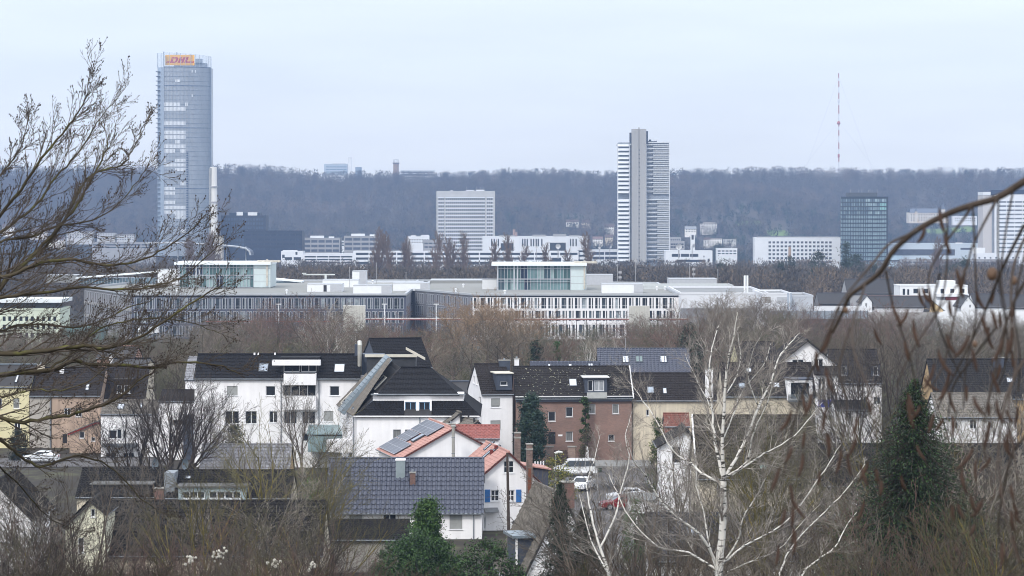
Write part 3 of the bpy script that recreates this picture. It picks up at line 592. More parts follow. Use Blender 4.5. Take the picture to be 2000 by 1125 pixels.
# houses on the hillside
def villa(px0, px1, py0, py1, Y, label, flat=False, col=(236,232,224), roofc=(92,78,72), group='houses on the hillside'):
    p = P((px0+px1)/2, py1, Y); s = Y/F; W = (px1-px0)*s; H = (py1-py0)*s; t = thing('hillside_house', label, 'house', p, 0, group); he = H if flat else H*.6
    wm_ = mt('villa_%d_%d_%d' % col, col, .85, .08, .3); m = MB(); n = max(2, round((px1-px0)/5)); rows = max(1, round((py1-py0)*(1 if flat else .6)/4.5)); ops = []
    for j in range(rows):
        for i in range(n): a = W*(i+.28)/n; b = he*(j+.3)/rows; ops.append((a,b,a+W*.42/n,b+he*.45/rows))
    facade(m, Vector((-W/2,0,0)), Vector((1,0,0)), [(0,0),(W,0),(W,he),(0,he)], ops, .3); D = max(7,W*.6)
    for X in (-W/2,W/2): m.poly([(X,0,-6),(X,D,-6),(X,D,he),(X,D/2,H if not flat else he),(X,0,he)])
    m.poly([(-W/2,D,0),(W/2,D,0),(W/2,D,he),(-W/2,D,he)]); m.box(-W/2,W/2,0,.3,-6,-.01); m.build('wall', wm_, t); panes(t, ops, Vector((-W/2,0,0)), Vector((1,0,0)), .25, DK)
    m = MB(); rm = mt('villa_roof_%d' % roofc[0], roofc, .85, .15, .4)
    if flat: m.box(-W/2-.3,W/2+.3,-.3,D+.3,he,he+.3)
    else:
        for q in (((-W/2-.4,-.5,he-.2),(W/2+.4,-.5,he-.2),(W/2+.2,D/2,H),(-W/2-.2,D/2,H)),((W/2+.4,D+.5,he-.2),(-W/2-.4,D+.5,he-.2),(-W/2-.2,D/2,H),(W/2+.2,D/2,H))): slab(m, q, pnorm(*q[:3]), .3)
    m.build('roof', rm, t); return t
villa(1106,1124,429,440,3560,'pale hillside house with grey hip roof, left of the pair above the white hall'); villa(1124,1130,429,439,3555,'narrow gabled annexe of the pale hillside pair')
villa(1136,1155,429,443,3560,'cream hillside house with rounded bay, right of the pair',col=(206,194,176)); villa(1181,1199,438,450,3500,'white angular hillside house just left of the high-rise')
villa(1158,1177,462,474,3300,'small pale house below the hillside pair',roofc=(120,100,94)); villa(1182,1197,458,470,3250,'cream gabled house near the high-rise left foot',col=(204,190,168))
villa(1338,1360,442,454,3480,'grey bungalow with pale roof on the slope right of the high-rise',roofc=(140,142,144)); t = villa(1368,1400,437,449,3520,'white flat roofed modern villa on the slope',flat=True); villa(1374,1397,434.5,438,3530,'upper storey of the white modern villa on the slope',flat=True)
villa(1385,1410,466,475,3200,'white low row house with big windows below the modern villa',flat=True); villa(1413,1438,467,474,3210,'pale bungalow right end of the row below the modern villa',flat=True,col=(190,190,186)); villa(1375,1386,464,475,3190,'small white gabled house left end of the row')
for a,b,c,d,l in ((130,180,452,466,'pale block behind the branches below the hill, far left'),(190,225,455,468,'white block behind the branches, middle'),(228,262,458,470,'long pale block behind the branches, right')): villa(a,b,c,d,2900,l,flat=True,col=(190,190,190))
villa(58,90,446,458,3300,'cream house group at the far left foot of the hill',col=(200,190,180)); villa(4,26,438,452,3350,'white house at the far left picture edge on the slope'); villa(95,125,462,476,3000,'pale grey roofed house left of the white blocks')
# hill top buildings
t = block('hospital_wing', 'pale glass hospital block on the hill top, left', 'hospital', 633, 678, 321, 4420, 30, mt('clinic_glass',(176,188,198),.3,.1,.05), bands(637,677,[(325,327),(330,332),(335,337)],6,1), base=352, gm=mt('clinic_window',(110,132,154),.3,.1)); on_roof(t,648,676,319.6,5,mat=GREY)
block('hospital_stair_tower', 'slim white stair tower on the hill top beside the glass hospital block', 'tower', 680, 686, 307, 4420, 8, WH, base=352); block('hospital_wing', 'small grey glass cube on the hill top right of the slim stair tower', 'hospital', 694, 706, 327, 4430, 14, mt('clinic_grey',(140,154,170),.4,.1), base=352)
block('hospital_wing', 'long low pale hospital building on the hill top right of the brick water tower', 'hospital', 782, 849, 333, 4430, 20, mt('clinic_low',(206,210,214),.5,.1), bands(785,847,[(335,337.5),(340,342)],6,1), base=356); block('hospital_wing', 'white terrace block just below the hill top right of the water tower', 'hospital', 790, 835, 344, 4350, 16, WH, bands(793,832,[(346,348)],7,1.5), base=358); block('hospital_wing', 'white terrace block among trees below the glass hospital block', 'hospital', 632, 672, 343, 4330, 16, WH, grid([635,642,649,656,663],[(345,348),(350,353)],3), base=360)
p = P(773.5,350,4430); t = thing('water_tower', 'round brown brick water tower with cage on top on the hill', 'water tower', p, 0); k = 4430/F
MB().tube([(0,0,0),(0,0,30*k),(0,0,30*k)], [5.6*k,5.4*k,6.4*k], 14).build('shaft', mt('tower_brick', (150,130,116),.9,.1,.3), t); MB().tube([(0,0,30*k),(0,0,32.4*k)], 6.6*k, 14).build('gallery', mt('tower_dark',(96,92,92)), t)
m = MB()
for i in range(8): a = PI*i/4; m.tube([(5*k*math.cos(a),5*k*math.sin(a),32.4*k),(5*k*math.cos(a),5*k*math.sin(a),38*k)], .25, 4)
m.tube([(5*k*math.cos(a),5*k*math.sin(a),38*k) for a in np.linspace(0,2*PI,13)], .25, 4); m.build('cage', GREY, t)
block('hotel_building', 'small white hotel with roof aerials on the hill crest right of the skyscraper', 'building', 436, 457, 321, 4350, 12, WH, bands(438,455,[(323,325)],4,1), base=340)
# transmitter mast
p = P(1638,336,4600); t = thing('transmitter_mast', 'tall thin red and white lattice radio mast on the hill', 'mast', p, 0); k = 4600/F; red = mt('mast_red',(170,84,72),.6,.05); whm = mt('mast_white',(220,222,226),.6,.05)
ys = [(336,316,0),(316,303,1),(303,291,0),(291,278,1),(278,265,0),(265,254,1),(254,247,0),(247,236,1),(236,222,0),(222,205,1),(205,193,0),(193,181,1),(181,170,0),(170,158,1),(158,152,0),(152,143,1)]
for a,b,c in ys:
    m = MB(); r = .8 if a > 160 else .5
    for i in range(3): g_ = 2*PI*i/3; m.tube([(r*math.cos(g_),r*math.sin(g_),(336-a)*k),(r*math.cos(g_),r*math.sin(g_),(336-b)*k)], .36 if c else .26, 4)
    m.build('lattice_section', red if c else whm, t)
for py in (241,305,198): MB().tube([(0,0,(336-py-3)*k),(0,0,(336-py)*k),(0,0,(336-py+4)*k)], [1.2,3. if py == 241 else 1.8,1.5], 10).build('platform', red if py != 198 else whm, t)
m = MB()
for g_ in (.4,2.5,4.6):
    for h, rr in ((236,125),(150,90)): m.tube([(0,0,(336-h)*k),(rr*math.cos(g_),rr*math.sin(g_),-60)], .07, 3, False)
m.build('guy_wire', mt('wire_grey',(150,150,155)), t)
# right-hand group
rows = [(y,y+4) for y in np.arange(471.5,517,7.7)]
t = block('office_block', 'bright white slab with six rows of dark windows and a blank left bay', 'office block', 1474, 1642.5, 465, 2300, 18, cm, grid(np.arange(1501,1624,7.9), rows, 4.9), gm=mt('win_grey_dark',(62,66,74),.3,.3,.3), rev=.4, side=(4,rows)); m = MB(); m.box(-t['_W']/2+3,t['_W']/2-1,2,16,t['_H'],t['_H']+1); m.build('roof_edge', GREY, t)
def dark_tower():
    Y = 2250; t = thing('office_tower', 'dark green glass office tower with two faces and rooftop antennas, right of the white slab', 'office tower', (P(1690,0,Y).x,Y,P(0,530,Y).z), 0); s = Y/F; X = lambda px: (px-1690)*s; Z = lambda py: P(0,py,Y).z-t.location.z
    c = [(X(1644.5),8),(X(1690),0),(X(1733),5),(X(1737.5),8),(X(1735),30),(X(1650),30)]; MB().prism(c,0,Z(384)).build('core', mt('dark_tower_core',(34,44,52),.4,.2,.2), t); MB().box(X(1660),X(1716),8,26,Z(384),Z(376)).build('plant_room', mt('plant_dark',(74,78,80),.7,.1), t)
    gl_ = [mt('pane_green_%d'%i, q, .15, .2, .3, spec=.6) for i, q in enumerate(((128,148,154),(150,170,174),(98,116,126),(140,186,182)))]; rr = random.Random(4); cnt = 0; rest = MB(); sl_ = MB()
    for j in range(17):
        y0 = 387.5+8.15*j; 
        for (ax,ay),(bx,by),n in ((c[0],c[1],15),(c[1],c[2],9)):
            a, b = Vector((ax,ay,0)), Vector((bx,by,0)); u = (b-a)/n; nn = u.normalized().cross(UZ)
            sl_.obox(a+UZ*Z(y0+8.2)+nn*0, b-a, nn*.9, UZ*.7)
            for i in range(n):
                g = gl_[rr.choice((0,1,2,0,1) if n == 9 else (2,2,0))]; g = gl_[3] if (n == 9 and j in (1,2) and i > 5) else g; k = .3 if n == 9 else 0
                m = MB() if cnt < 100 else rest; q = a+u*(i+.14)+UZ*Z(y0+7.0)+nn*.02; m.obox(q, u*.72+nn*(.5 if i%2 else .15), nn*.15, UZ*(6.2*s))
                if cnt < 100: m.build('window', g, t); 
                cnt += 1
    tag(rest.build('window', gl_[0], t), kind='stuff'); sl_.build('floor_line', mt('floor_dark',(56,64,70),.5,.1), t); m = MB()
    for px in (1665,1681,1687,1700,1703,1707,1717): m.tube([(X(px),12,Z(377)),(X(px),12,Z(rr.uniform(367,371)))], .16, 4)
    m.build('antenna', GREY, t)
dark_tower()
t = block('monastery', 'long monastery on the slope with two onion and spire turrets and steep grey roof', 'monastery', 1776, 1852, 415, 3560, 26, mt('monastery_wall',(222,216,206),.85,.12,.2,rgb2=(190,168,140)), grid(np.arange(1779,1850,5), [(418,420.5),(424,426.5),(429,431)], 2.2), base=436, parapet=0)
a = t['_W']/2; H = t['_H']; k = 3560/F; m = MB()
for q in (((-a,-.6,H-.3),(a,-.6,H-.3),(a-3,13,H+5),(-a+3,13,H+5)),((a,26.6,H-.3),(-a,26.6,H-.3),(-a+3,13,H+5),(a-3,13,H+5))): slab(m, q, pnorm(*q[:3]), .4)
m.build('pitched_roof', mt('slate_far',(96,102,112),.8,.1,.3), t)
for px, w_, yt, tp in ((1842,7,409,394),(1789,4.5,413,402)):
    x = hit(t,px,400,(0,2,0),Vector((0,1,0))).x; z1, z2 = P(0,yt,3560).z-t.location.z, P(0,tp,3560).z-t.location.z; m = MB(); m.box(x-w_*k/2,x+w_*k/2,-1,w_*k,0,z1); tt = m.build('turret', mt('monastery_wall',(198,192,184)), t); MB().tube([(x,w_*k/2-.5,z1),(x,w_*k/2-.5,z1+.4),(x,w_*k/2-.5,z1+(z2-z1)*.5),(x,w_*k/2-.5,z2)], [w_*k*.5,w_*k*.62,w_*k*.24,.15], 8).build('spire', mt('slate_far',(96,102,112)), tt)
block('monastery_wing', 'white low wing with a row of windows at the right of the monastery', 'building', 1862, 1908, 422, 3540, 14, WH, grid(np.arange(1865,1906,4.2),[(425,427.5),(430,432)],2.2), base=440, parapet=0)
def slab_tower():
    Y = 2250; t = block('office_tower', 'white tower with stacked dark window bands and black top at the right picture edge', 'office tower', 1948, 2030, 381, Y, 30, cm, bands(1951,2028,[(y,y+3) for y in np.arange(393,492,8.1)],5,1), gm=mt('band_grey',(104,110,118),.3,.15,.2), base=525)
    on_roof(t,1935,2028,371,2,d=22,mat=mt('navy_plant',(44,54,74),.5,.1))
    s = Y/F; W = t['_W']; H = t['_H']; m = MB(); x0 = hit(t,1918.5,400,(0,6,0),Vector((0,1,0))).x; x1 = hit(t,1937,400,(0,3,0),Vector((0,1,0))).x; x2 = hit(t,1942,400,(0,3,0),Vector((0,1,0))).x
    MB().box(x0,x1,3,28,0,H-.2).build('side_wall', mt('tower_grey',(190,186,184),.85,.05), t); MB().box(x1,x2,4,28,0,H-1).build('recess', mt('core_glass',(74,82,94)), t); MB().box(x0,-W/2,2.5,28,H,H+2.5).box(x2,-W/2-.01,1,28,0,H).build('frame_wall', cm, t)
slab_tower()
t = block('podium_building', 'white podium with tiny square windows at the foot of the right edge tower', 'building', 1905, 2030, 496, 2180, 20, cm, grid(np.arange(1911,2028,11),[(502,505)],3.4), gm=DK); on_roof(t,1900,1924,484,3)
t = block('conference_hall', 'long low hall with pale blue roof strip and dark glazing, behind the blurred branch', 'hall', 1742, 1916, 477, 2300, 40, mt('pale_blue_roof',(196,208,218),.5,.06), [(1745,487,1865,499),(1876,484,1912,488)], gm=mt('hall_glass',(82,86,98),.3,.2,.2)); on_roof(t,1868,1880,474,2)
t = block('glass_entrance', 'small pale blue glass entrance building with slanted roof near the dark tower foot', 'building', 1735, 1762, 501, 2100, 10, mt('entrance_glass',(170,190,204),.3,.1,.3), [(1737,508,1757,511)]); t = block('office_block', 'low grey banded building right of the glass entrance', 'office block', 1762, 1990, 508, 2080, 16, GREY, bands(1765,1988,[(511,514),(518,521)],12,2), gm=mt('dull_glass',(78,86,98)))
for i,(a,b,c,Yy,l) in enumerate(((1655,1680,473,2700,'low pale block at the left foot of the dark glass tower'),(1308,1330,464,2900,'small block with roof hut right behind the high-rise'),(660,690,470,2700,'low block with pale terrace behind the left complex'),(180,300,474,2600,'long low pale block left of the skyscraper foot'),(1400,1440,486,2500,'low pale house row right of the white end wing'))): block('office_block', l, 'building', a, b, c, Yy, 14, GREY if i%2 else WH, bands(a+2,b-2,[(c+3,c+5.5),(c+8,c+10.5)],5,2))
# tapering brick chimney before the white slab
p = P(1542.5,520,2200); t = thing('factory_chimney', 'short tan brick chimney in front of the bright white slab', 'chimney', p, 0); k = .4; MB().tube([(0,0,-20),(0,0,0),(0,0,38*k)], [3.6*k,3.4*k,2.6*k], 12).build('shaft', mt('tan_brick',(160,138,116),.9,.1), t); MB().tube([(0,0,38*k),(0,0,40*k)], 3*k, 12).build('cap', mt('tower_dark',(96,92,92)), t)
# ---------------------------------------------------------------- the long office complex at 800 m
YO = 800.; OG = mt('office_render_dark', (82,86,100), .85, .06, .3); OW = mt('office_white', (228,227,228), .8, .04, .3); RZ = P(0,577,YO).z
OF = mt('office_frame', (176,180,186), .5, .05); OGL = [mt('office_glass_%d'%i, q, .1, .35, .6, spec=.6) for i, q in enumerate(((44,50,56),(62,72,80),(92,104,112),(150,160,166)))]
pal = mt('roof_panel', (222,224,226), .7, .04, .4); rr = random.Random(11)
def strip(t, o, u, L_, wins, H, wall, framed, name='window', rev=.25, base=-14.):
    ops = [(a,b,c,d) for a,b,c,d,*_ in wins]; m = MB(); facade(m, o, u, [(0,base),(L_,base),(L_,H),(0,H)], ops, rev); m.build('wall', wall, t); n = u.cross(UZ); cnt = 0; rest = MB(); rest2 = MB()
    for a,b,c,d,bar in wins:
        big = cnt < 98; m = MB() if big else rest; g = OGL[rr.choice((0,0,0,1,1,2) if rr.random() > .08 else (3,))]; fw = .12
        if framed: # pale surround standing a little proud of the wall
            for q in ((a-fw,c+fw,b-fw,b),(a-fw,c+fw,d,d+fw),(a-fw,a,b,d),(c,c+fw,b,d)): m.obox(o+u*q[0]+UZ*q[2]+n*.002, u*(q[1]-q[0]), UZ*(q[3]-q[2]), n*.05)
        m.obox(o+u*a+UZ*(b+(d-b)*.24)-n*(rev-.02), u*(c-a), UZ*.08, n*.08)
        if bar: m.obox(o+u*(a+(c-a)*bar)+UZ*b-n*(rev-.02), u*.09, UZ*(d-b), n*.075)
        pm = MB() if big else rest2; pm.obox(o+u*(a+.003)+UZ*(b+.003)-n*rev, u*(c-a-.006), UZ*(d-b-.006), n*.02)
        if big: pm.build('pane', g, m.build(name, OF if framed else OW, t))
        cnt += 1
    if rest.v: k = tag(rest.build(name, OF if framed else OW, t), kind='stuff'); rest2.build('pane', OGL[1], k)
def rhythm(x0, x1, rows, scale, gap=1.0, seed=1):
    """the irregular wide, narrow, narrow window rhythm"""
    r = random.Random(seed); out = []; pat = [(9.2,.3),(4,.0),(2.1,0),(4.6,0),(2.1,0)]
    for y0,y1 in rows:
        x = x0+r.uniform(0,3); i = r.randrange(5); sh = r.random()
        while True:
            w_, b = pat[i%5]; w_ *= gap; x2 = x+w_
            if x2 > x1: break
            out.append((x,y0,x2,y1,.68 if b else 0)); x = x2+(4.1 if i%5 in (0,2,4) else 2.2)*gap; i += 1
    return out
def to_f(t, lst, o, u):
    n = u.cross(UZ); res = []
    for a,b,c,d,bar in lst: p, q = hit(t,a,d,o,n)-o, hit(t,c,b,o,n)-o; res.append((p.dot(u),p.z,q.dot(u),q.z,bar))
    return res
def roofsolid(t, poly, H, mat=None):
    m = MB(); k = len(poly); m.prism(poly, H-.5, H-.05); m.build('roof', mat or mt('gravel_roof', (150,150,146), .95, .18, .12, rgb2=(132,134,128)), t); m = MB()
    for i in range(k):
        a, b = Vector((*poly[i],H-.001)), Vector((*poly[(i+1)%k],H-.001)); u = (b-a).normalized(); n = u.cross(UZ); m.obox(a-u*.0+n*.12, (b-a), -n*.7, UZ*.55)
    m.build('parapet', mt('parapet_metal', (170,174,178), .5, .05), t)
s = YO/F
# west wing, dark
x0, x1 = P(257,0,YO).x, P(793,0,YO).x; zb = RZ-12; A = Vector((x0,YO,zb)); t = thing('office_wing', 'dark grey office wing with pale framed windows, left half of the long complex', 'office building', A, 0); Lf = x1-x0
B = Vector(((165-1000)/F*868,868,zb)); u2 = (A-B); u2.z = 0; Ls = u2.length; u2.normalize(); rel = B-A; H = RZ-zb
rows = [(582.5,603),(609,630.5),(637,658)]
strip(t, Vector((0,0,0)), Vector((1,0,0)), Lf, to_f(t, rhythm(260,790,rows,1,1.0,3), Vector((0,0,0)), Vector((1,0,0))), H, OG, True)
w_ = []; zr = [(P(0,b,YO).z-zb,P(0,a,YO).z-zb) for a,b in rows]; n_ = 26
for b,d in zr:
    for i in range(n_): a = Ls*(i+.2)/n_; w_.append((a,b,a+Ls*.6/n_,d,0))
strip(t, rel, u2, Ls, w_, H, mt('office_side_grey',(128,126,126),.85,.06,.3), True)
roofsolid(t, [(0,0),(Lf,0),(Lf,40),(Lf+4,150),(rel.x+10,150),(rel.x,rel.y)], H); MB().box(0,Lf,149,150,-14,H-.6).box(Lf-.3,Lf,.3,40,-14,H-.6).build('back_wall', mt('office_link_grey',(122,123,130),.85,.06,.3), t)
m = MB()
for z in [(P(0,p,YO).z-zb) for p in (606,633.5,661)]: m.obox(rel+UZ*(z-.35)+u2.cross(UZ)*.003, u2*Ls, UZ*.7, u2.cross(UZ)*.15)
m.build('floor_edge', mt('floor_edge_pale',(150,148,146),.8,.05), t)
for a,b,y0,y1 in ((270,276,637,658),(290,300,637,652),(302,310,637,650)): 
    p, q = hit(t,a,y1,(0,0,0),Vector((0,1,0))), hit(t,b,y0,(0,0,0),Vector((0,1,0))); MB().box(p.x,q.x,-.4,-.08,p.z,q.z).build('awning', pal, t)
# connecting oblique facade and the white wing
C0 = Vector(((795-1000)/F*852,852,zb)); C1 = P(923,0,YO-1); C1.z = zb; C2 = P(1327,0,YO-1); t = thing('office_wing', 'white office wing with dark windows under the right glass pavilion', 'office building', C1, 0); H = RZ-zb; Lw = C2.x-C1.x
rows = [(582,602.5),(607,627),(634,656)]; strip(t, Vector((0,0,0)), Vector((1,0,0)), Lw, to_f(t, rhythm(925,1325,rows,1,1.02,8), Vector((0,0,0)), Vector((1,0,0))), H, OW, False, rev=.5)
u2 = C1-C0; u2.z = 0; Ls = u2.length; u2.normalize(); rel = C0-C1; w_ = []; zr = [(P(0,b,YO).z-zb,P(0,a,YO).z-zb) for a,b in rows]; n_ = 30
for b,d in zr:
    for i in range(n_):
        a = Ls*(i+.2)/n_
        if i%5 != 3: w_.append((a,b,a+Ls*.58/n_,d,0))
strip(t, rel, u2, Ls, w_, H, mt('office_link_grey',(122,123,130),.85,.06,.3), True); roofsolid(t, [(0,0),(Lw,0),(Lw,120),(rel.x,150),(rel.x,rel.y)], H); MB().box(Lw-.3,Lw,.3,119,-14,H-.6).build('back_wall', OW, t)
# pavilions
def pavilion(x0, x1, xg, yt, ym, yb, Y, label, fin):
    p = P((x0+x1)/2,yb,Y); s = Y/F; t = thing('rooftop_pavilion', label, 'pavilion', p, 0, 'glass pavilions on the office roof'); X = lambda q: (q-(x0+x1)/2)*s; Z = lambda q: (yb-q)*s; D = 22.
    MB().box(X(xg)+.1,X(x1),0,D,0,Z(yt+.5)).build('panelled_end', mt('panel_pale_green',(196,208,208),.5,.05,.5,aniso=(1,1,.3)), t)
    MB().box(X(x0)+.35,X(xg),.5,D,0,Z(yt+5.5)).build('core', mt('pavilion_inside',(46,56,62),.3,.4,.2,spec=.5), t)
    m = MB(); m.box(X(x0-fin),X(x1)+.15,-1.2,D,Z(yt+5),Z(yt)); m.build('roof', mt('pavilion_white',(222,228,230),.6,.04), t)
    m = MB(); m.box(X(x0),X(xg),-.1,.5,Z(ym+.8),Z(ym-.8)); m.box(X(x0),X(xg),-.1,.5,0,Z(yb-1)); n = 22
    for i in range(n+1): q = X(x0)+(X(xg)-X(x0))*i/n; wd = .22 if i in (0,5,6) else .06; m.box(q-wd,q+wd,-.12,.3,0,Z(yt+5))
    for yy in (yt+10.5, ym+5.5): m.box(X(x0),X(xg),-.1,.3,Z(yy)-.06,Z(yy)+.06)
    m.build('glazing_frame', OF, t); gs = [mt('pav_glass_%d'%i, c, .1, .15, .3, spec=.7) for i, c in enumerate(((60,84,92),(110,140,142),(34,50,72),(150,172,172),(74,104,104)))]; r2 = random.Random(int(x0))
    for lo, hi in ((ym-1,yt+5),(yb-1,ym+1)):
        i = 0
        while i < n:
            k = min(n-i, r2.choice((1,2,3))); c = gs[r2.choice((0,1,2,4,3) if i < 16 else (1,3,4))]; MB().box(X(x0)+(X(xg)-X(x0))*i/n+.05,X(x0)+(X(xg)-X(x0))*(i+k)/n-.05,.32,.42,Z(lo),Z(hi)).build('glass_panel', c, t); i += k
    m = MB(); m.box(X(xg)+4,X(xg)+4.5,-.4,0,Z(yb-3),Z(yt-6)); m.box(X(xg)+1,X(xg)+8,2,5,Z(yt)-.1,Z(yt-3.2)); m.build('roof_unit', mt('beige_unit',(190,184,172)), t)
    m = MB()
    for q in (.25,.5,.75): zz = Z(yb)+(Z(yt)-Z(yb))*q; m.box(X(xg)+.1,X(x1)+.03,-.03,0,zz-.05,zz+.05)
    m.build('panel_joint', GREY, t)
pavilion(350,528,495,512,537.5,561.5,872,'glazed two storey rooftop pavilion with overhanging white roof, left one by the dark wing',9)
pavilion(972,1145,1114,514,545,567,850,'glazed two storey rooftop pavilion with white roof, right one above the white wing',12)
def rbox(x0,x1,y0,y1,Y,D,label,split=None,name='roof_plant_housing',mat=None,door=None,lv=None):
    p = P((x0+x1)/2,y1,Y); s = Y/F; t = thing(name,label,'roof plant',(p.x,Y,RZ-.06 if Y < 960 else p.z),0,'white plant housings on the office roof'); W = (x1-x0)*s; H = P(0,y0,Y).z-t.location.z; MB().box(-W/2,W/2,0,D,0,H).build('housing', mat or pal, t)
    if split: q = (split-(x0+x1)/2)*s; MB().box(q,W/2-.05,-.12,0,.2,H-.15).build('grey_panel', mt('roof_panel_grey',(176,178,182),.6,.05), t)
    if door: q = (door-(x0+x1)/2)*s; MB().box(q,q+.9,-.1,0,.1,2).build('door', mt('door_dark',(45,44,46)), t)
    MB().box(-W/2-.1,W/2+.1,-.1,D+.1,H,H+.12).build('cover', mt('parapet_metal',(170,174,178)), t); return t
rbox(600,668,555,572,835,9,'long white plant housing with a dark door on the left roof',645,door=632)
rbox(690,763,558,576.5,812,9,'white plant housing nearest the roof edge, left of the oblique link',745)
rbox(768,838,553,571,845,10,'white plant housing at the bend of the roof',821)
rbox(688,715,530,553,900,8,'tall white box rising above the other roof housings',702,name='lift_head')
rbox(630,700,547,562,880,10,'low white housing in front of the tall white box')
rbox(708,826,551,557,925,12,'long flat white roof light behind the housings')
rbox(840,950,548,562,925,20,'low long grey roof hump left of the right pavilion',mat=mt('gravel_roof',(150,150,146)))
rbox(942,970,546,562,860,6,'small white box at the left foot of the right pavilion')
rbox(1176,1256,555,574,822,9,'white plant housing with grey right half, right of the right pavilion',1238)
rbox(1146,1197,537,551,905,10,'grey housing with a white hatch directly right of the right pavilion',mat=mt('roof_panel_grey',(176,178,182)))
rbox(1307,1400,545,559,880,12,'long grey housing on the upper floor at the right end',mat=mt('roof_panel_grey',(176,178,182)))
rbox(308,350,527,553,900,10,'white box left of the left pavilion')
t = block('office_upper_floor', 'set back upper floor with one row of small dark windows, right roof end', 'office building', 1257, 1432, 560, 860, 18, mt('upper_pale',(190,194,194),.8,.05), [(a,565,a+w,572.5) for a,w in ((1255.5,2),(1261,3.5),(1267,1.5),(1272,5),(1280,2),(1288,4),(1293,4),(1303,2),(1307,5),(1320,4),(1326,2),(1333,2),(1340,5),(1348,2),(1359,4),(1369,2),(1373,5),(1386,4),(1391,3),(1398,8),(1411,5),(1418,2),(1424,4))], base=577.5, gm=OGL[1])
m = MB(); p0 = P(625,549,890); t = thing('window_cleaning_crane', 'pale facade crane with a long horizontal arm on the left roof', 'roof crane', (p0.x,890,RZ), 0); z = lambda q: P(0,q,890).z-RZ; x = lambda q: (q-625)*890/F
MB().box(x(592),x(654),-.3,.3,z(537.5),z(535)).box(x(590),x(598),-.5,.5,z(534.9),z(533)).build('arm', mt('crane_pale',(196,200,196),.6,.08), t); MB().box(x(634),x(638),-.4,.4,0,z(537.6)).box(x(628),x(644),-1,1,0,.6).build('stand', mt('crane_pale',(196,200,196)), t)
# glazed gallery with sloping roof at the far left
p = P(230,556,920); t = thing('glazed_gallery', 'long glazed roof gallery with thin sloping white roof behind the branches', 'gallery', (p.x,920,RZ), 0); s = 920/F; X = lambda q: (q-230)*s; z = lambda q: P(0,q,920).z-RZ
MB().prism([(X(155),0),(X(305),0),(X(305),10),(X(155),10)],0,z(543)).build('glazing', mt('gallery_glass',(92,112,122),.15,.3,.3,spec=.6), t); slab(m := MB(), [(X(148),-1,z(542)),(X(308),-1,z(530)),(X(308),11,z(530)),(X(148),11,z(542))], UZ, .4); m.build('roof', mt('pavilion_white',(222,228,230)), t); m = MB()
for i in range(26): q = X(157)+i*(X(303)-X(157))/25; m.box(q-.06,q+.06,-.1,.05,0,z(543))
m.build('mullion', OF, t)
rbox(90,150,538,552,960,12,'grey long box at the far left end of the roof behind twigs',mat=mt('gravel_roof',(150,150,146)))
p = P(560,553,930); t = thing('roof_ramp', 'slanting glazed roof strip falling to the right behind the left pavilion', 'roof structure', (p.x,930,RZ), 0); s = 930/F; q = (530-560)*s, (590-560)*s; z = lambda v: P(0,v,930).z-RZ; slab(m := MB(), [(q[0],0,z(543)),(q[1],0,z(549)),(q[1],8,z(549)),(q[0],8,z(543))], UZ, .5); m.build('roof', mt('pavilion_white',(222,228,230)), t); MB().prism([(q[0]+.5,.5),(q[1]-.5,.5),(q[1]-.5,7),(q[0]+.5,7)],0,z(549.8)).build('glazing', mt('gallery_glass',(92,112,122)), t)
def roof_mast(px, yt, Y, label, cups=0):
    t = thing('roof_mast', label, 'mast', (P(px,0,Y).x,Y,RZ), 0, 'thin masts on the office roof'); h = P(0,yt,Y).z-RZ; MB().tube([(0,0,0),(0,0,h)], .09, 5).build('pole', GREY, t); m = MB()
    for i in range(cups): m.box(-.5,.5,-.15,.15,h-1-i*1.6,h-.3-i*1.6)
    if not cups: m.ball((0,0,h), .2, 5)
    m.build('head', GREY, t)
for a,b,c,l,k in ((683,523,880,'thin mast left of the tall white box',0),(735,514,900,'tall antenna mast with a small tripod behind the roof light',0),(1206,517,905,'thin mast with equipment box right of the right pavilion',0),(1211,528,903,'short mast with two panels right of the right pavilion',2),(1241,505,905,'tallest mast on the right roof, before the high-rise',1),(1347,521,900,'thin pole above the right upper floor',0),(1355,522,905,'pole with white antenna panels at the right end',2),(1402,527,890,'thin pole at the right end of the upper floor',0),(793,533,890,'thin pole over the bend of the roof',0)): roof_mast(a,b,c,l,k)
# small dishes and vents on the roof
for i,(a,b,Y) in enumerate(((757,572,830),(890,571,830),(986,571,815),(1283,553,850),(1299,553,850),(560,573,820),(1216,549,880),(345,568,840),(300,569,830),(905,558,880),(728,549,920))):
    t = thing('roof_vent', 'small white roof vent on the long grey office roof', 'vent', (P(a,0,Y).x,Y,RZ-.06), 0, 'small vents on the office roof'); MB().tube([(0,0,0),(0,0,.7)],.25,6).ball((0,0,.9),.45,8,.6).build('cowl', pal, t)
# warehouse and its neighbours
HW = mt('hall_white',(214,216,220),.7,.04,.2)
t = block('warehouse', 'large white windowless hall right of the white office wing', 'warehouse', 1329, 1500, 574.5, 790, 60, HW, base=640); m = MB(); m.box(-t['_W']/2,t['_W']/2,-.25,-.02,P(0,660,790).z-t.location.z if 0 else .1,P(0,602,790).z-t.location.z); m.build('grey_plinth', mt('hall_grey',(140,142,146),.8,.06), t)
t = block('warehouse', 'white hall block with a square ventilation grille, right of the large hall', 'warehouse', 1488, 1546, 575.5, 770, 30, HW, base=640); m = MB(); o = (0,0,0); a, b = hit(t,1494,591.5,o,Vector((0,1,0))), hit(t,1505,580,o,Vector((0,1,0))); m.box(a.x,b.x,-.1,-.01,a.z,b.z); m.build('grille', mt('grille',(150,148,144)), t); a, b = hit(t,1517,592,o,Vector((0,1,0))), hit(t,1538,580,o,Vector((0,1,0))); m = MB(); m.box(a.x,b.x,-.08,-.01,a.z,b.z); m.build('grille', mt('roof_panel_grey',(176,178,182)), t)
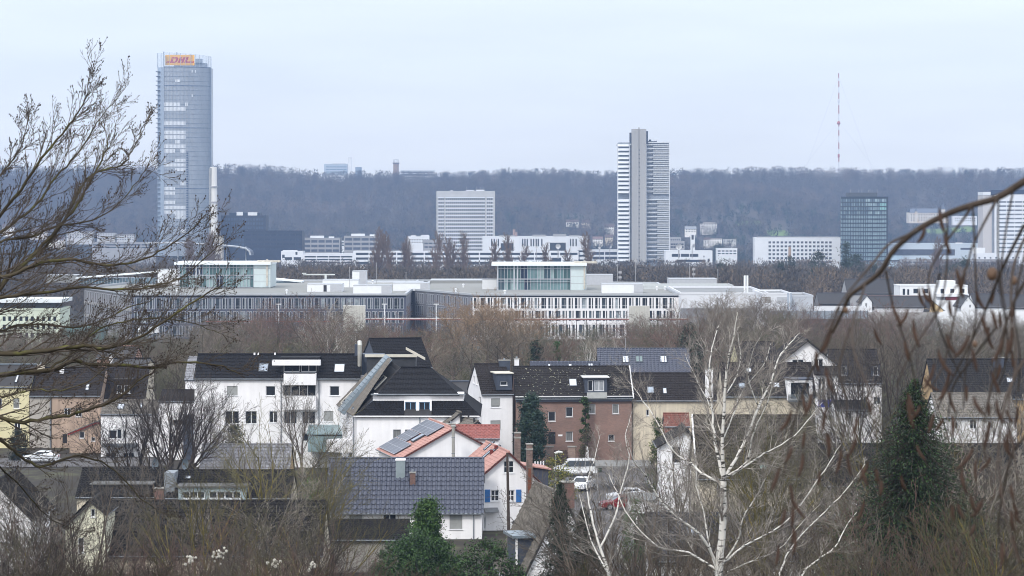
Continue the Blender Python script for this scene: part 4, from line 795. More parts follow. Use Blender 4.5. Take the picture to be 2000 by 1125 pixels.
t = block('warehouse', 'lower pale grey hall annexe beside the paired steel flues', 'warehouse', 1546, 1588, 580, 775, 26, mt('hall_pale_grey',(184,188,194),.7,.04,.2), base=640)
for px,yt,l in ((1542,572,'steel flue pair standing against the white hall block'),(1457,538,'tall white twin flue above the large white hall')):
    Y = 762 if px > 1500 else 800; t = thing('flue_stack', l, 'chimney', (P(px,0,Y).x,Y,P(0,606 if px > 1500 else 577,Y).z), 0); h = P(0,yt,Y).z-t.location.z; m = MB(); m.tube([(-.35,0,0),(-.35,0,h)],.3,8); m.tube([(.4,0,0),(.4,0,h)],.28,8); m.build('pipe', mt('pipe_blue_grey',(166,176,188),.4,.1) if px > 1500 else WH, t)
# low white wall strip and grey noise barrier
def wallstrip(name,label,cat,x0,x1,y0,y1,Y,mat,posts=0,top=None,low=None):
    t = thing(name,label,cat,(P((x0+x1)/2,0,Y).x,Y,P(0,y1,Y).z),0); s = Y/F; W = (x1-x0)*s; H = (y1-y0)*s; MB().box(-W/2,W/2,0,.4,-12,H).build('panel', mat, t)
    if posts:
        m = MB()
        for i in range(posts+1): m.box(-W/2+W*i/posts-.12,-W/2+W*i/posts+.12,-.2,-.001,-2,H+.1)
        m.build('post', mt('post_grey',(104,108,112)), t)
    if top: MB().box(-W/2,W/2,-.1,6,H+.002,H+.25).build('coping', top, t)
    if low: MB().box(-W/2,W/2,-.3,-.01,-9,low*s*-1).build('dark_base', mt('barrier_base',(92,84,80),.9,.3,.6), t)
    return t
wallstrip('noise_barrier','long blue grey noise barrier with thin posts above the tree belt, right','noise barrier',1500,1694,607,622,742,mt('barrier_blue_grey',(142,150,158),.7,.06,.3,aniso=(1,1,6)),14,low=.5); wallstrip('retaining_wall','paler concrete wall continuing right of the blue grey barrier','wall',1694,1830,610,623,742,mt('wall_pale',(158,156,152),.9,.1,.3),0); wallstrip('retaining_wall','white low wall strip at the far right behind the white gabled houses','wall',1826,2060,609,620,745,WH)
wallstrip('loading_hall','low white hall roof strip behind the noise barrier','hall',1590,1692,598,607,775,HW)
# red and white pipe bridge
t = thing('scaffold_bridge', 'long thin red and white railing of a raised walkway running in front of the offices', 'walkway', P(1015,632,735), 0); s = 735/F; X = lambda q: (q-1015)*s
MB().box(X(690),X(1345),0,2,.9,1.15).box(X(400),X(690),.5,2,.4,.6).build('deck_edge', mt('barrier_red',(150,66,60),.6,.2,.3), t); MB().box(X(690),X(1345),-.1,2,1.16,1.4).build('rail', mt('barrier_white',(200,192,188),.7,.15,.3), t); m = MB()
for i in range(34): q = X(692)+i*(X(1343)-X(692))/33; m.box(q-.06,q+.06,.2,.4,-4,2.2)
m.build('post', mt('post_dark',(72,58,56)), t)
for yy,a,b in ((641,1180,1330),(661,1195,1330)):
    t = thing('pipe_rail', 'thin pale horizontal rail seen through the bare trees, %s one' % ('upper' if yy == 641 else 'lower'), 'rail', P((a+b)/2,yy,660), 0); W = (b-a)*.12; MB().box(-W/2,W/2,0,.1,-.06,.08).build('rail', mt('rail_pale',(168,150,140)), t); m = MB(); [m.box(-W/2+W*i/6-.06,-W/2+W*i/6+.06,.1,.2,-6,0) for i in range(7)]; m.build('post', mt('post_dark',(72,58,56)), t)
for a,b,y0,l in ((670,713,597,'cream box container before the dark office wing'),(1229,1269,598,'cream box container before the white office wing')):
    t = thing('site_container', l, 'container', P((a+b)/2,624,730), 0, 'cream containers beside the raised walkway'); s = 730/F; W = (b-a)*s; MB().box(-W/2,W/2,0,2.6,-3,(624-y0)*s).build('shell', mt('container_cream',(190,188,180),.7,.1,.4,bump=.2), t); m = MB()
    for i in range(1,8): m.box(-W/2+W*i/8-.04,-W/2+W*i/8+.04,-.06,-.001,-2.9,(624-y0)*s-.1)
    m.build('rib', mt('container_rib',(176,174,166)), t)
for a,b,l in ((544,0,'first white lamp pole from the left in front of the dark wing'),(751,0,'white lamp pole before the dark wing near its right end'),(852,0,'white lamp pole with short arm before the oblique link'),(984,0,'white lamp pole before the white wing')):
    t = thing('lamp_post', l, 'street lamp', (P(a,0,728).x,728,P(0,625,728).z-6), 0, 'white lamp posts along the walkway'); MB().tube([(0,0,0),(0,0,10)],.14,6).build('pole', WH, t); MB().box(-.7,.7,-.2,.2,10,10.2).build('lamp_head', WH, t)
# pale green building, far left
t = block('apartment_block', 'pale green flat roofed block with window rows at the left picture edge behind twigs', 'apartment block', -60, 117, 606, 700, 16, mt('pale_green_render',(206,214,196),.85,.06,.4), grid(np.arange(-50,110,11),[(618,627),(634,643),(650,660)],6), base=700, gm=OGL[0]); m = MB(); W = t['_W']; H = t['_H']; m.box(-W/2-1,W/2+.6,-1,16,H+1.9,H+2.8); m.build('roof_canopy', mt('pavilion_white',(222,228,230)), t); MB().box(-W/2,W/2-1.5,1,15,H+.01,H+1.9).build('attic_storey', mt('attic_grey',(96,98,100),.7,.1), t)
t = block('greenhouse_hall', 'teal glazed low block between the pale green building and the dark wing', 'building', 118, 200, 645, 690, 10, mt('teal_glass',(96,116,112),.3,.15,.3), base=690)
# right: modern white house and small houses at 800 m
t = block('modern_house', 'white flat roofed modern house with square dark windows and a red panel', 'house', 1758, 1890, 559, 860, 14, WH, [(1763,564,1768,576),(1772,565,1776,576),(1784,564,1793,573),(1804,564,1813,573),(1837,564,1844,574),(1856,564,1864,572),(1875,564,1884,572)], base=612, gm=OGL[0], parapet=.3); on_roof(t,1835,1866,548,3,d=6)
s = 860/F; a, b = hit(t,1846,586,(0,0,0),Vector((0,1,0))), hit(t,1887,579,(0,0,0),Vector((0,1,0))); MB().box(a.x,b.x,-2.2,-.01,a.z,b.z).build('balcony', mt('red_panel',(110,40,46),.6,.1), t); MB().box(a.x-3,b.x+.2,-2.4,-.01,a.z-5.5,a.z-.01).box(a.x-3,b.x+.4,-2.5,-.01,b.z+.01,b.z+.9).build('bay', WH, t)
def small_house(*a, **k): h = House(*a, **dict(dict(tiles=False, gutter=False, over=.5), **k)); return h
RB = mt('roof_red_brown',(92,66,62),.9,.15,.5); RD = mt('roof_grey_dark',(74,74,80),.9,.15,.5)
small_house('house','long low white house with red brown roof below the modern white house',1692,1822,795,598,578,14,mt('wall_off_white',(206,206,208),.85,.06),RB,ops=[('f',1700,600,1707,606)])
small_house('house','little white gable end attached left of the red brown roof',1683,1703,785,588,576,10,WH,RB,axis='y',ops=[('f',1690,592,1694,601)])
small_house('house','yellow gabled house right end of the red brown roof',1815,1842,785,604,586,12,mt('wall_yellow',(212,186,140),.85,.06),RB,axis='y',apex=1819)
small_house('house','white steep gabled house left of the far right roofs',1877,1904,770,596,577,12,WH,mt('roof_pale_grey',(150,152,156),.8,.1),axis='y',ops=[('f',1887,586,1890,589),('f',1893,595,1897,601)])
small_house('house','dark roofed house with dormer right of the steep white gable',1904,1960,775,598,574,14,WH,RD); small_house('house','dark roofed house at the right picture edge above the wall',1962,2030,780,600,576,14,WH,RD)
small_house('house','dark grey roofed house row behind the tall conifers, left of the modern house',1655,1750,900,572,545,16,GREY,RD)
small_house('house','brown roofed row left of the dark grey row, by the light masts',1600,1660,880,592,572,14,mt('wall_dull',(120,120,122)),RD)
# ---------------------------------------------------------------- near houses
WR = mt('wall_white_render', (236,235,236), .85, .05, .4, bump=.05, fine=30, streak=.07); WC = mt('wall_cream', (206,196,176), .9, .08, .5, bump=.08, fine=25, streak=.22)
TB = mt('tiles_black', (28,27,29), .7, .3, 4, spec=.12, bump=.2); TBR = mt('tiles_brown_black', (46,42,41), .8, .4, 5., spec=.1); TBL = mt('tiles_blue_black', (66,70,84), .38, .3, 4.5, spec=.7)
TG = mt('tiles_grey_weathered', (106,101,94), .85, .35, 4); TR = mt('tiles_red', (138,80,72), .6, .25, 3,spec=.35); TP = mt('tiles_pink', (172,132,122), .8, .16, 1.5); TD = mt('tiles_dark_old', (40,38,37), .75, .45, 5, spec=.12)
SLATE = mt('slate_cladding', (66,72,84), .55, .12, 3); BR = mt_brick('brick_brown', (132,98,86), (150,112,98), (146,132,122)); ZN = mt('zinc', (128,134,140)); SKYG = mt('skylight_bright', (205,212,222), .15, .06, spec=.8); SKYD = mt('skylight_glass', (150,160,172))
W1 = dict(nx=1); W2 = dict(nx=2); BL = dict(nx=1, blind=.6, gm=GL2()); WG = dict(nx=1, gm=GL2(), fm=mt('window_frame_grey',(128,134,140),.5,.05))
# bungalow with glazed black-blue tiles
h = House('bungalow','white bungalow with shiny blue black tiled roof and galvanised roof box, bottom centre',641,941,255,993,895,8.2,WR,TBL,over=.45,tw=.42,tl=.52,verge=.2,amp=.1,ns=8,
  ops=[('f',878,1004,903,1034,dict(nx=1,blind=.97)),('f',682,1006,708,1024,dict(nx=1,blind=.9)),('f',748,1002,774,1022,dict(nx=2)),('f',810,1006,822,1030,dict(nx=1))]); bung = h
a = h.pt('f',782,935); k = MB().box(a.x-.42,a.x+.42,a.y+.0,a.y+1.1,a.z-.1,a.z+1.65).build('roof_box', mt('galvanised', (146,158,162), .4, .12, 1, metal=.35), h.t); MB().box(a.x-.46,a.x+.46,a.y-.05,a.y+1.15,a.z+1.65,a.z+1.75).build('cap', WR, k)
h.chimney('f',806,943,.5,.5,.9, mt_brick('brick_chimney', (105,62,50), (130,84,68), (120,112,104)))
m = MB(); m.tube([(h.W/2-.75,-.12,h.he-.2),(h.W/2-.75,-.12,0)], .05, 6); m.build('downpipe', ZN, h.t)
# white gable house with blue shutters
yw = R(11); h = House('gable_house','tall white gable house with two blue shutters, round window and orange tiled roof',943,1082,262,924,882,11,WR,TP,axis='y',yaw=yw,apex=993,eaveR=968,over=.35,verge=.35,trim=mt('verge_red_brown',(92,48,42),.7,.1),tw=.3,
  ops=[('f',984,900,1004,924,dict(nx=2,ny=2)),('f',959,957,975,979,dict(nx=2,ny=2)),('f',991,957,1005,979,dict(nx=2,ny=2)),('f',941.8,1010,949,1034,dict(nx=1))]); blue = h
sb = mt('shutter_blue', (58,112,172), .6, .06)
for a,b in ((947,957),(1008,1018)):
    p, q = hit(h.t,a,981,(0,0,0),Vector((0,1,0))), hit(h.t,b,956,(0,0,0),Vector((0,1,0))); m = MB(); m.box(p.x,q.x,-.06,-.004,p.z,q.z)
    for i in range(9): z = p.z+(q.z-p.z)*(i+.5)/9; m.box(p.x+.05,q.x-.05,-.085,-.061,z-.03,z+.03)
    m.build('shutter', sb, h.t)
c = hit(h.t,1005,1021,(0,0,0),Vector((0,1,0))); MB().tube([(c.x,-.06,c.z),(c.x,.05,c.z)],.36,20).build('round_window', WF(), h.t); MB().tube([(c.x,-.075,c.z),(c.x,-.061,c.z)],.24,20).build('pane', GL(), bpy.data.objects[-1] if 0 else h.t.children[-1])
for a,b,c_,d in ((938,873,950,860),(948,893,966,868),(941,912,951,902)): pass
for q in ((950,876,962,867),(962,884,973,874),(946,892,958,884)):
    try: h.skylight('l',*q,w_=.8,h_=1.3)
    except Exception: pass
for i in range(1,3): a = h.pt('l',951+i*9,896-i*9); MB().box(a.x-.15,a.x+.15,a.y-.15,a.y+.15,a.z,a.z+.4).build('vent', mt('vent_red',(110,50,44)), h.t)
a = hit(h.t,940,1001,(0,-.5,0),Vector((0,1,0))); MB().obox(Vector((-h.W/2+.1,-.9,a.z)),Vector((1.3,0,0)),Vector((0,.9,.3)),UZ*.08).build('porch_roof', mt('porch_grey',(120,122,124)), h.t)
# tall free brick chimney stack beside it, and two shorter ones behind
def stack(px, w_, y0, Y, label, mat=None, zbase=None):
    x = P(px,0,Y).x; g = zbase if zbase is not None else G(x,Y)-.3; s = Y/F; t = thing('brick_chimney_stack', label, 'chimney', (x,Y,g), R(8)); H = P(0,y0,Y).z-g; b = mat or mt_brick('brick_old', (96,70,60), (140,112,98), (110,100,92), .24, .08); r = w_*s/2
    MB().box(-r,r,-r,r,0,H).build('shaft', b, t); MB().box(-r-.05,r+.05,-r-.05,r+.05,H-.5,H-.35).box(-r-.06,r+.06,-r-.06,r+.06,H,H+.1).build('cap', mt('cement',(150,148,142)), t); return t
t = stack(1034,11,868,260.4,'tall narrow brick chimney rising free in front of the white gable with blue shutters'); MB().box(-.16,.12,-.3,-.27,0,6.2).build('rusty_pipe', mt('rust',(112,66,44),.8,.25,2), t)
stack(1010.5,11,846,283,'shorter brick chimney behind the white gable, by the dark conifer')
# dormer at right of gable house
a = hit(h.t,1096,950,(h.W/2-1.2,2.5,0),Vector((0,1,0)))
q = h.slope['r']; u, v, n = h.axes('r'); o = h.pt('r',1078,945) if 0 else (q[0]+q[1])/2; m = MB(); o = Vector((h.W/2-1.4,3,h.he-.9)); m.box(o.x-.6,o.x+1.5,3,6.5,o.z-1.3,o.z+.9); dm = m.build('side_dormer', SLATE, h.t); MB().obox(Vector((o.x-2.,2.7,o.z+1.5)),Vector((3.8,0,-.65)),Vector((0,4.1,0)),UZ*.12).build('dormer_roof', TP, dm)
# solar roof house
yw = R(13); h = House('gable_house','white gable house with solar panels on its pink roof and a steel flue in front',783,957,286,893,836,12,WR,TP,axis='y',yaw=yw,apex=885,eaveR=876,over=.3,verge=.35,trim=mt('verge_red_brown',(92,48,42)),tw=.3); sol = h
u, v, n = h.axes('l'); q = h.slope['l']; Lu, Lv = (q[1]-q[0]).length, ((q[3]-q[0])-u*(q[3]-q[0]).dot(u)).length; A = q[0]; vv = ((q[3]-q[0])-u*(q[3]-q[0]).dot(u)).normalized()
for a,b,c,d in ((.06,.05,.74,.36),(.06,.38,.48,.62),(.06,.64,.76,.95)):
    o = A+u*Lu*a+vv*Lv*b+n*.14; m = MB(); m.obox(o,u*Lu*(c-a),vv*Lv*(d-b),n*.06); sp_ = m.build('solar_panel', mt('solar_glass',(76,80,92),.3,.12,.5,spec=.6), h.t); m = MB(); r = 5
    for i in range(r+1): m.obox(o+u*(Lu*(c-a)*i/r-.025)+n*.061,u*.05,vv*Lv*(d-b),n*.012)
    for i in range(3): m.obox(o+vv*(Lv*(d-b)*i/2-.02)+n*.062,u*Lu*(c-a),vv*.04,n*.012)
    m.build('frame', mt('panel_frame',(176,180,188),.4,.05), sp_)
o = A+u*Lu*.56+vv*Lv*.42+n*.1; k = MB().obox(o,u*Lu*.1,vv*1.5,n*.12).build('skylight', mt('skylight_frame',(70,72,76)), h.t); MB().obox(o+u*.08+vv*.08+n*.121,u*(Lu*.1-.16),vv*1.34,n*.01).build('pane', SKYD, k)
p = P(885.5,895,284); t = thing('steel_flue','shiny steel flue pipe standing before the white gable with solar panels','chimney',(p.x,283.6,G(p.x,284)),0); zt = P(0,833,284).z-t.location.z; MB().tube([(0,0,0),(0,0,zt)],.16,10).build('pipe', mt('steel',(190,188,180),.3,.1,metal=.6), t); MB().tube([(0,0,zt),(0,0,zt+.15)],.26,10).build('cap', mt('steel',(190,188,180)), t)
m = MB(); [m.tube([(0,0,z),(0,0,z+.06)],.19,10) for z in np.arange(2,zt,1.6)]; m.build('joint', ZN, t)
h = House('tiled_annexe','low white annexe with bright red tiled roof right of the solar gable',884,974,293,855,831,6,WR,TR,over=.3,tw=.4,tl=.4,amp=.07,ns=6,trim=mt('verge_red_brown',(92,48,42))); h.chimney('f',881,838,.9,.6,.5,mt('chimney_black',(40,38,38),.9,.1))
# grey concrete roof behind
h = House('gable_house','small white gable with weathered grey concrete tiles behind the solar roof',902,952,303,842,822,15,WR,TG,axis='y',yaw=R(17),apex=932,over=.5,verge=.4,tw=.34,tl=.42); 
for a in ((915,818),(926,825)):
    p = h.pt('l',*a); MB().tube([(p.x,p.y,p.z-.1),(p.x,p.y,p.z+.45)],.1,6).build('vent_pipe', mt('vent_black',(40,40,42)), h.t)
h = House('gable_house','long grey concrete tiled roof slope rising behind the solar panels',806,902,306,880,806,16,WR,TG,axis='y',yaw=R(16),apex=899,eaveR=836,over=.3,tw=.34,tl=.42)
# big white hipped house: two tier roof, built along its own frame
def mansard():
    Y = 308.; yw = R(24); pc = P(697,900,Y); zb = G(pc.x,Y)-.4; t = thing('hipped_house','big white house with two tier black hipped roof, blue window strip and zinc gutter dormer','house',(pc.x,Y,zb),yw*.0,None)
    s = Y/F; X = lambda q: (q-697)*s; Z = lambda q, yy=0: EYE-(q-HOR)/F*(Y+yy)-zb; W = X(932); D = 17.
    lx = -2.1  # left wall runs back and left
    def yb(px_l, depth): return px_l
    # footprint: front wall on y=0 from 0..W, left wall receding to (lx, D)
    fl, bl_ = Vector((0,0,0)), Vector((X(664)*(Y+D)/Y-(pc.x*(D)/Y)*-1*0,D,0)); bl_.x = P(663,0,Y+D).x-pc.x
    he = Z(812); m = MB(); ops = []
    for a,b,c,d in ((768,839,783,861),(791,839,805,861),(828,839,840,861),(768,886,783,893)): p, q = (X(a),Z(d)), (X(c),Z(b)); ops.append((p[0],p[1],q[0],q[1]))
    facade(m, fl, Vector((1,0,0)), [(0,0),(W,0),(W,he),(0,he)], ops); ul = (fl-bl_).normalized(); Ll = (fl-bl_).length
    op2 = [(Ll*.62,1.2,Ll*.7,3.4),(Ll*.25,4.2,Ll*.35,5.6)]; facade(m, bl_, ul, [(0,0),(Ll,0),(Ll,he),(0,he)], op2); m.poly([(W,0,0),(W,D,0),(W,D,he),(W,0,he)]); m.poly([(W,D,0),tuple(bl_),(bl_.x,D,he),(W,D,he)]); m.build('wall', WR, t)
    for q in ops: window(t, fl, Vector((1,0,0)), *q, **WG)
    for q in op2: window(t, bl_, ul, *q, **WG)
    # lower skirt of tiles, white band with windows, upper roof
    z1 = Z(783,1.2); z2 = Z(771,1.3); zr = Z(718,8); e = .35
    A = Vector((-e,-e,he-.05)); B = Vector((W+e,-e,he-.05)); C = Vector((W-1.3,1.25,z1)); E = Vector((1.75,1.25,z1)); mm = MB()
    xa, xb = X(790)+0, X(843)
    def cut(x): return (A+(B-A)*((x-A.x)/(B.x-A.x)), E+(C-E)*((x-E.x)/(C.x-E.x)))
    a0, a1 = cut(xa); b0, b1 = cut(xb); tile_slope(mm, A, a0, a1, E, tw=.3, tl=.34); tile_slope(mm, b0, B, C, b1, tw=.3, tl=.34); mm.mi = 1; slab(mm, [A,B,C,E], pnorm(A,B,C), .15); mm.mi = 0
    U0, U1 = Vector((X(736),1.1,z2)), Vector((X(897),1.1,z2)); R0, R1 = Vector((P(783,0,Y+8).x-pc.x,8,zr)), Vector((P(840,0,Y+8).x-pc.x,8,zr)); tile_slope(mm, U0, U1, R1, R0, tw=.3, tl=.34); mm.mi = 1; slab(mm, [U0,U1,R1,R0], pnorm(U0,U1,R0), .15); mm.mi = 0
    BR_ = Vector((W+e,D+e,he)); tile_slope(mm, B, BR_, R1+Vector((0,.5,0)), R1, tw=.4, tl=.5)
    mm.mi = 0; mm.tube([R0+UZ*.04,R1+UZ*.04],.14,6); mm.tube([B,R1],.12,6); mm.build('roof', [TB, mt('trim_dark',(48,46,46))], t)
    # left slope, seen steeply: from eave line bl_-fl up to R0/back ridge
    Q0 = Vector((bl_.x-e,D,he)); Q1 = Vector((-e,-e,he-.05)); T1 = R0+UZ*.01; T0 = Vector((P(748,0,Y+D-1).x-pc.x,D-1,Z(694,D-1))); l = MB(); tile_slope(l, Q0, Q1, T1, T0, tw=.4, tl=.45, amp=.02); l.mi = 1; n = pnorm(Q0,Q1,T0); slab(l, [Q0,Q1,T1,T0], n, .2); l.build('side_roof', [mt('tiles_side_grey',(104,98,90),.85,.2,1.2), mt('trim_dark',(48,46,46))], t)
    u = (Q1-Q0).normalized(); L_ = (Q1-Q0).length; Lt = (T1-T0).length
    def on(a, b, h_=0): p = Q0+(Q1-Q0)*a; q = T0+(T1-T0)*a; return p+(q-p)*b+n*h_
    z = MB(); p0, p1, p2, p3 = on(.42,-.06,.5), on(.60,-.06,.5), on(.60,1.02,.9), on(.42,1.02,.9); slab(z, [p0,p1,p2,p3], n, .6); zd = z.build('zinc_dormer', mt('zinc_light',(126,138,146),.35,.12,1,metal=.3), t); z = MB()
    for i in range(1,16): a = p0+(p3-p0)*i/16; b = p1+(p2-p1)*i/16; z.obox(a,(b-a),(p3-p0).normalized()*.05,n*.04)
    z.build('seam', mt('seam_grey',(96,106,114)), zd)
    for a0_,a1_,b0_,b1_ in ((.68,.86,.06,.34),(.12,.32,.05,.3),(.1,.3,.58,.86),(.70,.86,.5,.76)):
        p0, p1, p2, p3 = on(a0_,b0_,.1), on(a1_,b0_,.1), on(a1_,b1_,.1), on(a0_,b1_,.1); w_ = MB(); slab(w_, [p0,p1,p2,p3], n, .12); k = w_.build('roof_window', mt('cream_frame',(196,192,180),.7,.06), t); f = .12; w_ = MB(); q = [on(a0_+(a1_-a0_)*x_,b0_+(b1_-b0_)*y_,.11) for x_,y_ in ((.22,.06),(.78,.06),(.78,.94),(.22,.94))]; slab(w_, [v+n*.03 for v in q], n, .03); w_.build('pane', GL(), k)
    # white band
    y = 1.3; b0, b1 = X(727), X(905); k = MB().box(b0,b1,y,y+5,z1-.6,z2).build('band', WR, t); MB().obox(Vector((b0-.2,y-.5,z2-.02)),Vector((b1-b0+.4,0,0)),Vector((0,.6,0)),UZ*.12).build('band_gutter', ZN, t)
    blf = mt('frame_blue',(120,158,190),.5,.05); o = Vector((0,.25,0)); m = MB(); wl = [(X(791),Z(805),X(812.5),Z(785.5)),(X(818.5),Z(805),X(839.5),Z(785.5))]; facade(m, o, Vector((1,0,0)), [(X(789),Z(808)),(X(843),Z(808)),(X(843),Z(783)),(X(789),Z(783))], wl); m.poly([(X(789),.25,Z(808)),(X(789),3,Z(808)),(X(789),3,Z(783)),(X(789),.25,Z(783))]); m.poly([(X(843),.25,Z(808)),(X(843),3,Z(808)),(X(843),3,Z(783)),(X(843),.25,Z(783))]); m.poly([(X(789),.25,Z(783)),(X(843),.25,Z(783)),(X(843),2,Z(783)),(X(789),2,Z(783))]); dm = m.build('dormer', WR, t)
    for q in wl: window(dm, o, Vector((1,0,0)), *q, nx=2, fm=blf)
    # roof terrace box on top and gutter, downpipes, balcony
    tb = R0+Vector((-3.2,7,1.0)); m = MB(); m.box(tb.x-1,tb.x+4.6,tb.y,tb.y+5,tb.z-3,tb.z-.2); m.build('roof_terrace', mt('terrace_slate',(60,62,66)), t); m = MB(); m.box(tb.x-1.2,tb.x+4.8,tb.y-.3,tb.y+.0,tb.z-.19,tb.z+.12); m.obox(Vector((tb.x+3.6,tb.y-3,tb.z+.8)),Vector((2.2,0,-1.2)),Vector((0,.3,0)),UZ*.3); m.build('terrace_frame', mt('cream_frame',(196,192,180)), t)
    m = MB(); m.tube([A,B],.08,6); m.build('gutter', WR, t); m = MB(); m.tube([(X(820),-.12,he),(X(820),-.12,0)],.06,6); m.build('downpipe', ZN, t); g = MB(); g.tube([(ul*-.0+bl_*.25).x*1 and tuple(bl_*.1+Vector((-.15,0,he-.3))), tuple(bl_*.1+Vector((-.15,0,1)))],.06,6); g.build('downpipe', ZN, t)
    c = bl_*.35+Vector((-1.0,0,0)); m = MB(); m.tube([(c.x+.4,c.y,Z(890)),(c.x+.4,c.y,Z(868))], 2.1, 16); k = m.build('balcony', WR, t)
mansard()
# white three storey apartment house with dormer balcony
h = House('apartment_house','wide white three storey apartment house with black roof and white awning dormer',380,702,325,737,692,9,WR,TB,over=.35,tw=.28,tl=.33,
  ops=[('f',443,754,464,773,dict(nx=1,blind=.95)),('f',519,754,538,773,W1),('f',552,752,617,774,dict(nx=4,ny=1)),('f',644,754,663,773,W1),('f',440,803,467,828,W2),('f',479,803,502,828,W2),('f',526,803,542,826,W2),('f',554,803,580,828,W2),('f',590,803,616,828,W2),('f',632,803,651,823,dict(nx=1,blind=.95)),('f',590,846,616,862,W2),('f',640,858,660,872,W2)]); F_ = h
h.skylight('f',504,711,525,727); h.skylight('f',652,712,674,728,SKYG)
dm, o, W, H = h.dormer('f',548,700,622,727,mt('trim_dark',(48,46,46)),TB,ops=[(554,710,585,727,dict(nx=1,sill=False)),(588,710,618,727,dict(nx=2,sill=False))],over=.1,proud=.2)
MB().box(o.x-.9,o.x+W+.3,o.y-1.1,o.y-.1,o.z+H-.75,o.z+H-.15).build('awning_box', WR, h.t); p = hit(h.t,554,752,(0,-1.2,0),Vector((0,1,0))); q = hit(h.t,617,730,(0,-1.2,0),Vector((0,1,0)))
MB().box(p.x,q.x,-1.2,-1.1,p.z,q.z).box(p.x,p.x+.1,-1.1,-.002,p.z,q.z).box(q.x-.1,q.x,-1.1,-.002,p.z,q.z).box(p.x+.1,q.x-.1,-1.1,-.002,p.z,p.z+.12).build('balcony', WR, h.t); MB().box(p.x-.05,q.x+.05,-1.22,-1.15,q.z+.15,q.z+.2).build('rail', ZN, h.t)
p = hit(h.t,552,800,(0,-1.2,0),Vector((0,1,0))); q2 = hit(h.t,617,775,(0,-1.2,0),Vector((0,1,0))); MB().box(p.x,q2.x,-1.2,-1.1,p.z,q2.z).box(p.x,p.x+.1,-1.1,-.002,p.z,q2.z).box(q2.x-.1,q2.x,-1.1,-.002,p.z,q2.z).box(p.x+.1,q2.x-.1,-1.1,-.002,p.z,p.z+.12).build('balcony', WR, h.t)
m = MB()
for px in (549,623): a = hit(h.t,px,700,(0,-.1,0),Vector((0,1,0))).x; m.tube([(a,-.12,h.he-.1),(a,-.12,0)],.06,6)
m.build('downpipe', ZN, h.t)
p = hit(h.t,600,845,(0,-2.5,0),Vector((0,1,0))); m = MB(); m.obox(Vector((p.x,-3,p.z-.2)),Vector((4.2,0,0)),Vector((0,3,.8)),UZ*.12); m.box(p.x+.1,p.x+4,-2.8,0,p.z-2.2,p.z-.35); m.build('conservatory', mt('conservatory_glass',(126,146,150),.3,.25,.8,spec=.6), h.t)
t = h.t; a = h.pt('f',700,705); k = MB().box(a.x-.5,a.x+.1,a.y+1,a.y+1.6,a.z-.5,a.z+1.9).build('chimney', SLATE, t); m = MB(); m.tube([(a.x+.2,a.y-.9,a.z-1.6),(a.x+.2,a.y-.9,a.z+1.9),(a.x+.15,a.y-.6,a.z+2.3)],.26,10); m.build('steel_flue', mt('steel',(190,188,180)), t)
MB().box(h.W/2-.2,h.W/2+2.6,h.D/2,h.D/2+3,h.he,h.hr+.0).build('slate_lift_house', SLATE, t)
m = MB()
for px in (497,504,537): a = h.pt('f',px,694); m.box(a.x-.1,a.x+.1,a.y,a.y+.2,a.z,a.z+.3)
m.build('vent', WR, t)
# hipped dark roof behind with slate gable
h = House('gable_house','steep black roof with slate grey gable rising behind the white houses',742,842,352,716,661,11,SLATE,TB,over=.3,verge=.1,yaw=R(16)); 
# terrace at the far left
h = House('terraced_house','yellow terraced house with blue grey mansard at the left edge',-60,57,352,755,712,10,mt('wall_pale_yellow',(208,200,162),.85,.06,.4),mt('mansard_blue_grey',(104,114,122),.6,.1,.6),over=.2,tiles=False,ops=[('f',26,778,38,798,BL),('f',-10,778,4,798,W1),('f',28,826,40,842,W2)]); h.skylight('f',28,733,38,748,SKYG)
h = House('terraced_house','grey terraced house wall beside the yellow one, brown tiled roof',58,100,352,771,718,10,mt('wall_grey_render',(168,162,154),.88,.08,.5),TBR,over=.3,verge=.02,ops=[]); m = MB(); m.tube([(h.W/2-.1,-.1,h.he),(h.W/2-.1,-.1,0)],.07,6); m.build('downpipe', ZN, h.t); h.chimney('f',80,722,.9,.5,.6,WC)
PE = mt('wall_peach',(180,158,140),.9,.1,.5,streak=.25); h = House('terraced_house','peach coloured terraced house with two white framed windows',101,196,352,771,718,10,PE,TBR,over=.3,verge=.02,ops=[('f',125,797,138,814,W2),('f',147,797,160,814,W2),('f',122,848,131,866,dict(kind='door')),('f',150,771.5,151,772,W1)]); h.skylight('f',166,751,176,763,SKYG); h.chimney('f',121,728,.5,.5,.6,WR)
h = House('garden_shed','small peach lean-to shed with red verge in front of the peach house',136,196,343,846,824,6,PE,TG,axis='y',apex=190,eaveR=826,over=.25,trim=mt('verge_red',(140,50,44),.7,.1),ops=[('f',155,843,165,856,W1),('f',178,854,186,862,W1)],tw=.4); 
h = House('terraced_house','brown tiled terraced house with roof balcony recess, right of the peach one',197,282,354,790,716,11,WC,TBR,over=.3,verge=.02,ops=[]); h.dormer('f',222,742,258,770,TBR,mt('trim_dark',(48,46,46)),ops=[(228,752,238,768,W1),(242,752,254,768,W1)],over=.05,proud=.1)
h = House('terraced_house','white lower house with narrow tile strip and wide window behind the dark tree',197,308,338,807,782,6,WR,TG,over=.3,verge=.05,tw=.3,ops=[('f',212,840,228,857,W1),('f',228.5,838,238,857,W1),('f',240,840,246,856,W1),('f',292,838,300,853,W1),('f',206,884,226,902,W2),('f',240,884,262,902,W2)]); h.skylight('f',228,790,244,800,SKYG); h.skylight('f',272,788,280,798,SKYG)
